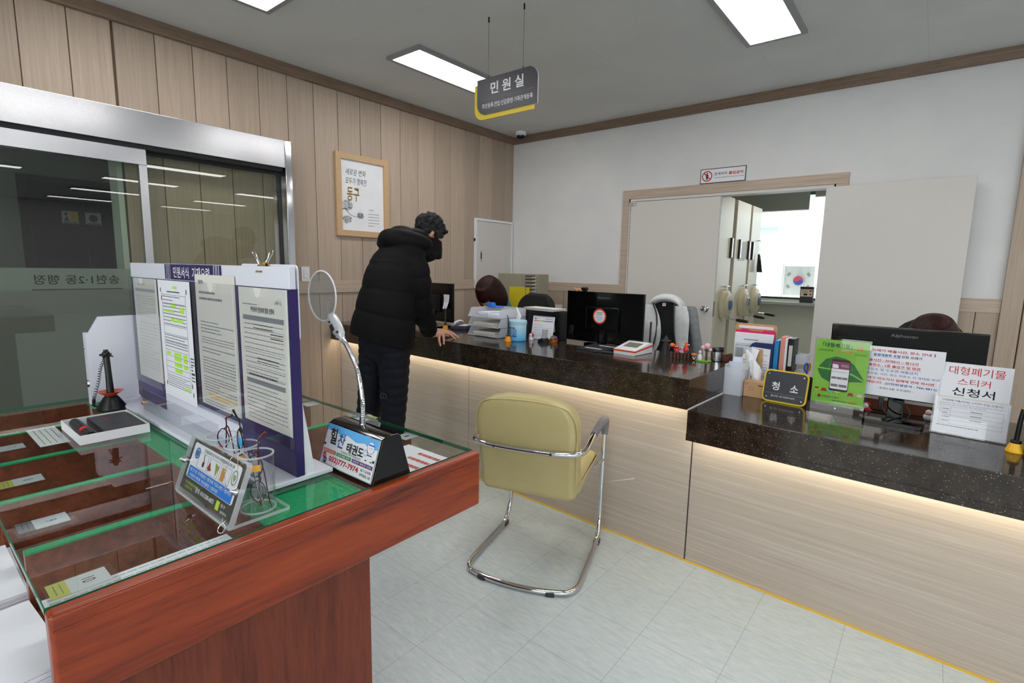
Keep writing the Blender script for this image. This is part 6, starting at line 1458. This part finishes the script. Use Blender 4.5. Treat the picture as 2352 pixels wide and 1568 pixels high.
for sx in (-1, 1):
    for sy in (-1, 1):
        b = MB(); b.box(sx*.28-.015, sx*.28+.015, sy*.11-.015, sy*.11+.015, 0, .96); b.build('leg', m_cream, t, 0)

# ---------------------------------------------------------------- people
def blob(name, mb, voxel, m, parent=None, it=3, fac=.5, M=None):
    """merge overlapping closed shapes into one continuous skin"""
    bmesh.ops.recalc_face_normals(mb.bm, faces=mb.bm.faces[:])
    me = bpy.data.meshes.new('tmp'); mb.bm.to_mesh(me); mb.bm.free()
    o = bpy.data.objects.new('tmp', me); COL.objects.link(o)
    r = o.modifiers.new('r', 'REMESH'); r.mode = 'VOXEL'; r.voxel_size = voxel; r.adaptivity = 0
    s = o.modifiers.new('s', 'SMOOTH'); s.factor = fac; s.iterations = it
    bpy.context.view_layer.update()
    dg = bpy.context.evaluated_depsgraph_get()
    me2 = bpy.data.meshes.new_from_object(o.evaluated_get(dg))
    bpy.data.objects.remove(o); bpy.data.meshes.remove(me)
    me2.materials.clear()
    me2.name = name
    return link(name, me2, m, parent, 180, M)
def limb(b, pts, n=14, k=5):
    """pts: (x, y, z, radius), smoothed, with rounded ends"""
    P = smooth_path([p[:3] for p in pts], k); m = len(pts)
    R = []
    for i in range(len(P)):
        q = min(i/k, m-1); j = min(int(q), m-2); t = q-j; t = t*t*(3-2*t)
        R.append(pts[j][3]*(1-t)+pts[j+1][3]*t)
    b.tube(P, R, n)
    b.ball(tuple(P[0]), R[0]*.995, u=12, v=8); b.ball(tuple(P[-1]), R[-1]*.995, u=12, v=8)
def head(b, H):
    """H maps head space (x right, y forward, z up, origin between the ears) to the person's space"""
    T = b.T.copy(); b.T = T @ H
    b.ball((0, -.012, .045), (.073, .094, .082)); b.ball((0, .030, -.030), (.055, .058, .078)); b.ball((0, .050, .010), (.056, .048, .052))
    b.ball((0, .078, -.088), (.022, .018, .018))                    # chin
    b.tube([(0, .092, .020), (0, .108, -.012), (0, .116, -.028)], [.007, .011, .014], 10); b.ball((0, .112, -.030), (.016, .012, .011))
    b.ball((-.026, .085, -.012), (.022, .018, .018)); b.ball((.026, .085, -.012), (.022, .018, .018))     # cheeks
    b.tube([(-.045, .078, .036), (0, .092, .034), (.045, .078, .036)], [.010, .012, .010], 8)              # brow
    b.ball((0, .095, -.062), (.024, .010, .006)); b.ball((0, .093, -.070), (.020, .010, .006))             # lips
    for s in (-1, 1): b.ball((s*.074, -.008, -.002), (.009, .014, .024)); b.ball((s*.079, -.013, .004), (.005, .010, .014))
    b.T = T
def eyes(par, H):
    for s in (-1, 1):
        b = MB(); b.ball((s*.030, .080, .014), .0105, H); b.m = 1; b.ball((s*.030, .0895, .011), (.0055, .0025, .0055), H)
        b.build('eye', [m_whiteplastic, m_ink], par)
m_jacket = noisy('black quilted nylon', (8, 8, 10), (12, 12, 14), 60, .7, spec=.2, bump=.25, bscale=35, bdist=.01)
m_trouser = noisy('navy padded trousers', (11, 13, 24), (16, 18, 30), 40, .65, spec=.25, bump=.3, bscale=30, bdist=.01)
m_hair = noisy('greying black hair', (12, 12, 14), (46, 46, 50), 55, .6, spec=.3, bump=.8, bscale=160, bdist=.01, detail=5)
m_shoe = mat('black shoe leather', (20, 20, 22), .5)
PX, PY = -2.64, 1.98
PM0 = Tr(PX, PY, 0); PI0 = PM0.inverted()
def wb():
    b = MB(); b.T = PI0.copy(); return b
HM = Tr(-2.628, 2.335, 1.640) @ Rz(-.25) @ Rx(-.80)
b = wb(); head(b, HM)
b.T = PI0.copy()
limb(b, [(-2.622, 2.315, 1.62, .056), (-2.612, 2.22, 1.53, .058), (-2.61, 2.13, 1.44, .075), (-2.62, 2.07, 1.30, .10), (-2.63, 2.01, 1.12, .10), (-2.64, 1.985, .98, .09)], 16)
limb(b, [(-2.60, 2.12, 1.44, .05), (-2.45, 2.10, 1.43, .045), (-2.475, 2.135, 1.31, .040), (-2.495, 2.165, 1.20, .036), (-2.555, 2.26, 1.08, .032), (-2.605, 2.342, .985, .024)], 12)
limb(b, [(-2.62, 2.13, 1.44, .05), (-2.77, 2.15, 1.43, .045), (-2.80, 2.22, 1.30, .040), (-2.82, 2.30, 1.18, .036), (-2.78, 2.42, 1.06, .032), (-2.745, 2.50, .985, .024)], 12)
for s, hx, kx, ax in ((1, -2.545, -2.545, -2.56), (-1, -2.745, -2.778, -2.80)):
    limb(b, [(hx, 1.985, .94, .06), (kx, 1.978, .55, .052), (ax, 1.945, .12, .036), (ax, 1.955, .06, .034)], 12)
# right hand: palm on the edge of the counter, two fingers over the edge
def hand(b, wrist, kn, mids, tips, thumb, up=.013):
    w = Vector(wrist)
    for k in kn: limb(b, [tuple(w)+(.019,), tuple(w.lerp(Vector(k), .55)+Vector((0, 0, .003)))+(.0155,), tuple(k)+(.0108,)], 10, 4)
    for k, m_, t in zip(kn, mids, tips):
        k, m_, t = Vector(k), Vector(m_), Vector(t)
        limb(b, [tuple(k)+(.0102,), tuple(m_)+(.0090,), tuple(m_.lerp(t, .55)+(m_-(k+t)/2)*.25)+(.0082,), tuple(t)+(.0072,)], 10, 4)
    limb(b, [tuple(w)+(.017,), tuple(thumb[0])+(.0125,), tuple(thumb[1])+(.0100,), tuple(thumb[2])+(.0085,)], 10, 4)
hand(b, (-2.611, 2.352, .978), [(-2.607, 2.508, .978), (-2.595, 2.476, .982), (-2.592, 2.440, .978), (-2.590, 2.405, .970)],
     [(-2.578, 2.530, .968), (-2.566, 2.487, .972), (-2.566, 2.424, .956), (-2.566, 2.382, .946)], [(-2.548, 2.545, .9495), (-2.530, 2.492, .9495), (-2.548, 2.4085, .920), (-2.545, 2.375, .912)],
     [(-2.640, 2.43, .972), (-2.655, 2.49, .960), (-2.645, 2.545, .951)])
hand(b, (-2.742, 2.505, .982), [(-2.700, 2.575, .974), (-2.722, 2.590, .976), (-2.745, 2.592, .974), (-2.766, 2.582, .970)],
     [(-2.690, 2.612, .966), (-2.715, 2.632, .966), (-2.744, 2.632, .965), (-2.772, 2.612, .962)], [(-2.684, 2.645, .9495), (-2.712, 2.672, .9495), (-2.744, 2.670, .9495), (-2.777, 2.640, .9495)],
     [(-2.705, 2.535, .968), (-2.675, 2.565, .958), (-2.655, 2.600, .9505)])
man = blob('person', b, .0045, m_skin, None, 2, .45, PM0)
tag(man, 'man in a black hooded padded jacket leaning with one hand on the counter', 'person')
eyes(man, PI0 @ HM)
b = MB()
for p, d in (((-2.548, 2.545, .9495), (.6, .35, -.4)), ((-2.530, 2.492, .9495), (.75, .1, -.4)), ((-2.548, 2.4085, .920), (.4, -.1, -.8)), ((-2.545, 2.375, .912), (.4, -.1, -.8))):
    d = Vector(d).normalized(); up = Vector((.45, -.6, .66)); up = (up-d*up.dot(d)).normalized()
    M = F(tuple(Vector(p)-Vector((PX, PY, 0))+up*.0064+d*.001), tuple(d.cross(up)), tuple(d)); b.ball((0, 0, 0), (.0048, .0062, .0012), M, 10, 6)
b.build('fingernail', mat('nail pink', (214, 168, 150), .35), man)
# hair: short, wavy, cut round the ear
rd = random.Random(11); b = MB(); b.T = PI0 @ HM
b.ball((0, -.020, .052), (.078, .096, .086))
for k in range(290):
    th, z = rd.uniform(0, 2*PI), rd.uniform(-.75, 1)
    q = math.sqrt(1-z*z); x, y = q*math.cos(th), q*math.sin(th)
    if y > .5 and z < .40: continue
    if z < -.30 and y > -.20: continue
    if z < .12 and abs(x) > .7 and -.3 < y < .25: continue
    c = (x*.080, -.018+y*.098, .050+z*.088); r = rd.uniform(.010, .019)
    b.ball(c, (r, r, r*.8), u=8, v=6)
for k in range(16):
    x = -.055+.11*k/15; b.ball((x, .064-.25*x*x*10*.3, .100+.008*math.sin(k*2.3)), .012, u=8, v=6)
for s in (-1, 1):
    for y, z, r in ((.030, .030, .018), (.036, .010, .016), (.034, -.012, .013), (.050, .045, .018), (.012, .040, .018), (-.035, .0, .018), (-.045, -.02, .018)): b.ball((s*(.073-.12*max(0, y)), y, z), r, u=8, v=6)
blob('hair', b, .0048, m_hair, man, 1, .4)
# padded jacket
def quilt(z): 
    q = (z-.985) % .152/.152
    return .012*(math.sin(PI*q)**.4)
b = wb()
rings = []
N = 40
sec = [(.972, -2.640, 1.968, .212, .176), (1.0, -2.638, 1.970, .212, .175), (1.15, -2.620, 1.985, .196, .166), (1.30, -2.606, 2.015, .188, .158), (1.42, -2.604, 2.050, .188, .152), (1.50, -2.608, 2.085, .188, .142), (1.555, -2.607, 2.115, .150, .122), (1.595, -2.606, 2.15, .105, .095), (1.62, -2.606, 2.18, .08, .08)]
for k in range(64):
    z = .972+(1.62-.972)*k/63
    j = max(i for i in range(len(sec)-1) if sec[i][0] <= z+1e-9); t = (z-sec[j][0])/(sec[j+1][0]-sec[j][0])
    s = [sec[j][i]*(1-t)+sec[j+1][i]*t for i in range(5)]
    p = quilt(z) if z < 1.47 else .005
    rings.append([(s[1]+(s[3]-.008+p)*math.cos(a)*(abs(math.cos(a))**-.12 if abs(math.cos(a)) > .05 else 1), s[2]+(s[4]-.008+p)*math.sin(a), z-(.042*math.sin(a)+.030*math.cos(a))*max(0, 1.5-z)/.53) for a in [2*PI*i/N+.02 for i in range(N)]])
b.loft(rings)
def sleeve(pts):
    P = smooth_path([p[:3] for p in pts], 10); R = []
    m = len(pts)
    for i in range(len(P)):
        q = min(i/10, m-1); j = min(int(q), m-2); t = q-j; base = pts[j][3]*(1-t)+pts[j+1][3]*t
        R.append(base-.006+.011*abs(math.sin(i*PI/11.0))**.6)
    b.tube(P, R, 18); b.ball(tuple(P[0]), R[0], u=14, v=10)
sleeve([(-2.492, 2.095, 1.470, .080), (-2.462, 2.10, 1.38, .086), (-2.468, 2.125, 1.28, .078), (-2.492, 2.165, 1.19, .074), (-2.535, 2.235, 1.10, .064), (-2.585, 2.308, 1.018, .052), (-2.598, 2.328, .998, .042)])
sleeve([(-2.735, 2.12, 1.470, .080), (-2.785, 2.17, 1.37, .084), (-2.812, 2.24, 1.27, .078), (-2.825, 2.31, 1.18, .072), (-2.785, 2.41, 1.085, .062), (-2.755, 2.47, 1.02, .050), (-2.748, 2.49, 1.0, .042)])
# hood lying on the shoulders, collar standing up round the chin
hp = []
for k in range(25):
    a = PI*(k/24)*1.30-PI*.15
    hp.append((-2.612-.132*math.cos(a), 2.155-.105*math.sin(a)+.02*math.cos(2*a), 1.578+.022*math.sin(a)))
b.tube(hp, [.036+.028*math.sin(PI*k/24) for k in range(25)], 16)
b.ball((-2.640, 2.075, 1.598), (.135, .080, .060)); b.ball((-2.700, 2.085, 1.575), (.075, .085, .046)); b.ball((-2.555, 2.10, 1.588), (.080, .090, .058))
b.ball((-2.60, 2.10, 1.645), (.085, .075, .040)); b.ball((-2.57, 2.18, 1.625), (.07, .10, .05))
cp = [(-2.530, 2.18, 1.575), (-2.537, 2.29, 1.565), (-2.562, 2.380, 1.552), (-2.62, 2.420, 1.545), (-2.685, 2.385, 1.552), (-2.705, 2.30, 1.548), (-2.695, 2.20, 1.555)]
P = smooth_path(cp, 6)
b.loft([[(p.x+dx*.016*nx, p.y+dx*.016*ny, p.z+dz) for dx, dz in ((-1, -.055), (-1.2, 0), (-1, .050), (0, .060), (1, .050), (1.2, 0), (1, -.055), (0, -.062))] for p, nx, ny in [(p, (p.x+2.615)/max(.05, math.hypot(p.x+2.615, p.y-2.28)), (p.y-2.28)/max(.05, math.hypot(p.x+2.615, p.y-2.28))) for p in P]])
b.ball((-2.585, 2.26, 1.515), (.075, .115, .055))
jacket = blob('jacket', b, .0065, m_jacket, man, 2, .35)
b = wb()
for z in (1.585, 1.522): b.ball((-2.590, 2.431, z), (.005, .004, .005), u=10, v=6)
b.build('snap_button', m_steel, jacket)
# trousers and shoes
b = wb()
for pts in ([(-2.555, 1.985, .985, .105), (-2.55, 1.985, .88, .102), (-2.543, 1.982, .72, .088), (-2.545, 1.978, .56, .078), (-2.552, 1.965, .38, .074), (-2.560, 1.95, .20, .070), (-2.562, 1.945, .09, .072)], [(-2.725, 1.985, .985, .105), (-2.735, 1.985, .88, .102), (-2.758, 1.978, .72, .088), (-2.776, 1.968, .56, .078), (-2.790, 1.95, .38, .074), (-2.800, 1.94, .20, .070), (-2.802, 1.935, .09, .072)]):
    P = smooth_path([p[:3] for p in pts], 14); R = []
    for i in range(len(P)):
        q = min(i/14, 6); j = min(int(q), 5); t = q-j; R.append(pts[j][3]*(1-t)+pts[j+1][3]*t-.003+.006*abs(math.sin(i*PI/5))**.6)
    b.tube(P, R, 20); b.ball(tuple(P[0]), R[0])
b.ball((-2.64, 1.985, .95), (.18, .13, .12))
tro = blob('trousers', b, .0065, m_trouser, man, 2, .35)
b = wb(); M = F((-2.530, 1.8905, .655), (.96, .28, 0), (0, 0, 1)) ; b.tube(smooth_path([(-.026, -.004, 0), (-.016, .010, .002), (0, .018, .002), (.016, .010, .002), (.026, -.004, 0), (.014, -.014, 0), (-.014, -.014, 0)], 4, True), .0016, 5, True, M)
b.tube([(-.003, .012, .002), (0, .0, .002), (.006, -.006, .002)], .0015, 5, M=M); b.build('trouser_emblem', mat('grey stitching', (74, 76, 86), .6), tro)
for x, y in ((-2.560, 1.985), (-2.802, 1.975)):
    b = wb(); b.loft([[(x+w*math.cos(a), yy, max(.0, zc+h*math.sin(a))) for a in [2*PI*i/16 for i in range(16)]] for yy, w, h, zc in ((y-.11, .030, .035, .045), (y-.09, .038, .050, .050), (y-.02, .042, .058, .058), (y+.06, .047, .042, .044), (y+.12, .045, .034, .036), (y+.16, .030, .024, .026))]); b.build('shoe', m_shoe, man)

# two women seated behind the counter
m_brownhair = noisy('dark chestnut hair', (30, 12, 10), (46, 19, 15), 14, .5, spec=.2, bump=.5, bscale=60, bdist=.01)
m_dark = noisy('dark knit top', (20, 20, 24), (28, 28, 33), 60, .85)
def seated(M, label, hx, hy, hz, pitch, yaw, hands, seat=.50, lens=()):
    I = M.inverted()
    HH = Tr(hx, hy, hz) @ Rz(PI+yaw) @ Rx(-pitch)
    b = MB(); b.T = I.copy()
    X, Y = M.translation.x, M.translation.y
    head(b, HH)
    nb = HH @ Vector((0, -.03, -.10)); sh = Vector((X, Y-.10, seat+.50))
    limb(b, [tuple(HH @ Vector((0, -.015, -.02)))+(.048,), tuple(nb)+(.048,), tuple(sh.lerp(nb, .35))+(.058,), tuple(sh)+(.085,), (X, Y-.03, seat+.28, .10), (X, Y, seat+.12, .12)], 14)
    for s, hd in zip((-1, 1), hands):
        q = Vector(hd)
        el = Vector((X+s*.22, Y-.20, seat+.30)); wr = q+Vector((0, .10, .025))
        limb(b, [(X, Y-.10, seat+.48, .05), (X+s*.155, Y-.09, seat+.47, .045), tuple((Vector((X+s*.155, Y-.09, seat+.47))+el)/2)+(.038,), tuple(el)+(.034,), tuple((el+wr)/2)+(.030,), tuple(wr)+(.022,)], 10)
        kn = [tuple(q+Vector((-s*.030+s*.020*k, .008*abs(k-1), .016))) for k in range(4)]
        hand(b, tuple(wr), kn, [tuple(Vector(k)+Vector((0, -.03, 0))) for k in kn], [tuple(Vector(k)+Vector((0, -.055+.006*abs(i-1), -.008))) for i, k in enumerate(kn)], [tuple(q+Vector((-s*.045, .05, .014))), tuple(q+Vector((-s*.058, .01, .010))), tuple(q+Vector((-s*.052, -.02, .008)))])
        limb(b, [(X+s*.09, Y, seat+.08, .085), (X+s*.10, Y-.34, seat+.06, .062), (X+s*.10, Y-.36, seat-.08, .052), (X+s*.10, Y-.30, .09, .035), (X+s*.10, Y-.36, .035, .030)], 12)
    p = blob('person', b, .006, m_skin, None, 2, .45, M); tag(p, label, 'person')
    eyes(p, I @ HH)
    b = MB(); b.T = I.copy()
    rg = []
    for z, w, d, yo in ((seat+.0, .17, .13, 0), (seat+.15, .165, .12, -.01), (seat+.30, .175, .12, -.05), (seat+.42, .185, .115, -.085), (seat+.49, .165, .095, -.10), (seat+.53, .10, .07, -.11)):
        rg.append([(X+w*math.cos(a), Y+yo+d*math.sin(a), z) for a in [2*PI*i/28 for i in range(28)]])
    b.loft(rg)
    for s, hd in zip((-1, 1), hands):
        q = Vector(hd); el = Vector((X+s*.22, Y-.20, seat+.30)); wr = q+Vector((0, .12, .03))
        limb(b, [(X+s*.13, Y-.09, seat+.465, .066), (X+s*.165, Y-.095, seat+.44, .064), tuple((Vector((X+s*.165, Y-.09, seat+.45))+el)/2)+(.056,), tuple(el)+(.052,), tuple((el+wr)/2)+(.046,), tuple(wr)+(.038,)], 14)
    blob('cardigan', b, .009, m_dark, p, 2, .4)
    b = MB(); b.T = I.copy()
    for s in (-1, 1): limb(b, [(X+s*.085, Y+.02, seat+.07, .105), (X+s*.10, Y-.34, seat+.055, .078), (X+s*.10, Y-.365, seat-.08, .066), (X+s*.10, Y-.31, .14, .055)], 14)
    blob('trousers', b, .010, m_trouser, p, 2, .4)
    for s in (-1, 1):
        b = MB(); b.T = I.copy(); b.ball((X+s*.10, Y-.35, .045), (.045, .11, .045)); b.build('shoe', m_shoe, p)
    return p, I, HH
def bob(p, I, HH, low, seed, side=.0):
    b = MB(); b.T = I @ HH
    b.ball((0, -.020, .062), (.094, .114, .097))
    rd = random.Random(seed)
    for k in range(34):
        a = PI*(.02+.0)+2*PI*k/34
        x, y = math.cos(a), math.sin(a)
        if y > .55 and abs(x) < .62: 
            # fringe: short
            limb(b, [(x*.070, -.01+y*.085, .115, .022), (x*.078, -.008+y*.112, .060, .018), (x*.074, -.006+y*.118, .026, .010)], 8, 3); continue
        L = low*(1-.12*max(0, y))+rd.uniform(-.008, .008)
        limb(b, [(x*.060, -.02+y*.075, .105, .030), (x*.086, -.022+y*.104, .045, .028), (x*.096, -.026+y*.110, -.035, .028), (x*.093, -.028+y*.106, -.10, .024), (x*.080, -.03+y*.092, L, .014)], 8, 3)
    blob('hair', b, .006, m_brownhair, p, 4, .5)
p, I, HH = seated(Tr(-2.86, 3.56, 0), 'woman with a chestnut bob bending over her desk behind the letter trays', -2.945, 3.315, 1.205, .75, .12, ((-2.66, 3.11, .944), (-2.80, 3.12, .944)) if False else ((-2.80, 3.115, .944), (-2.66, 3.105, .944)), .48)
bob(p, I, HH, -.155, 5)
p, I, HH = seated(Tr(.02, 3.60, 0), 'woman with dark chestnut hair almost hidden behind the right monitor', .015, 3.385, 1.085, .50, -.05, ((-.10, 3.18, .80), (.12, 3.18, .80)), .42)
bob(p, I, HH, -.15, 6)
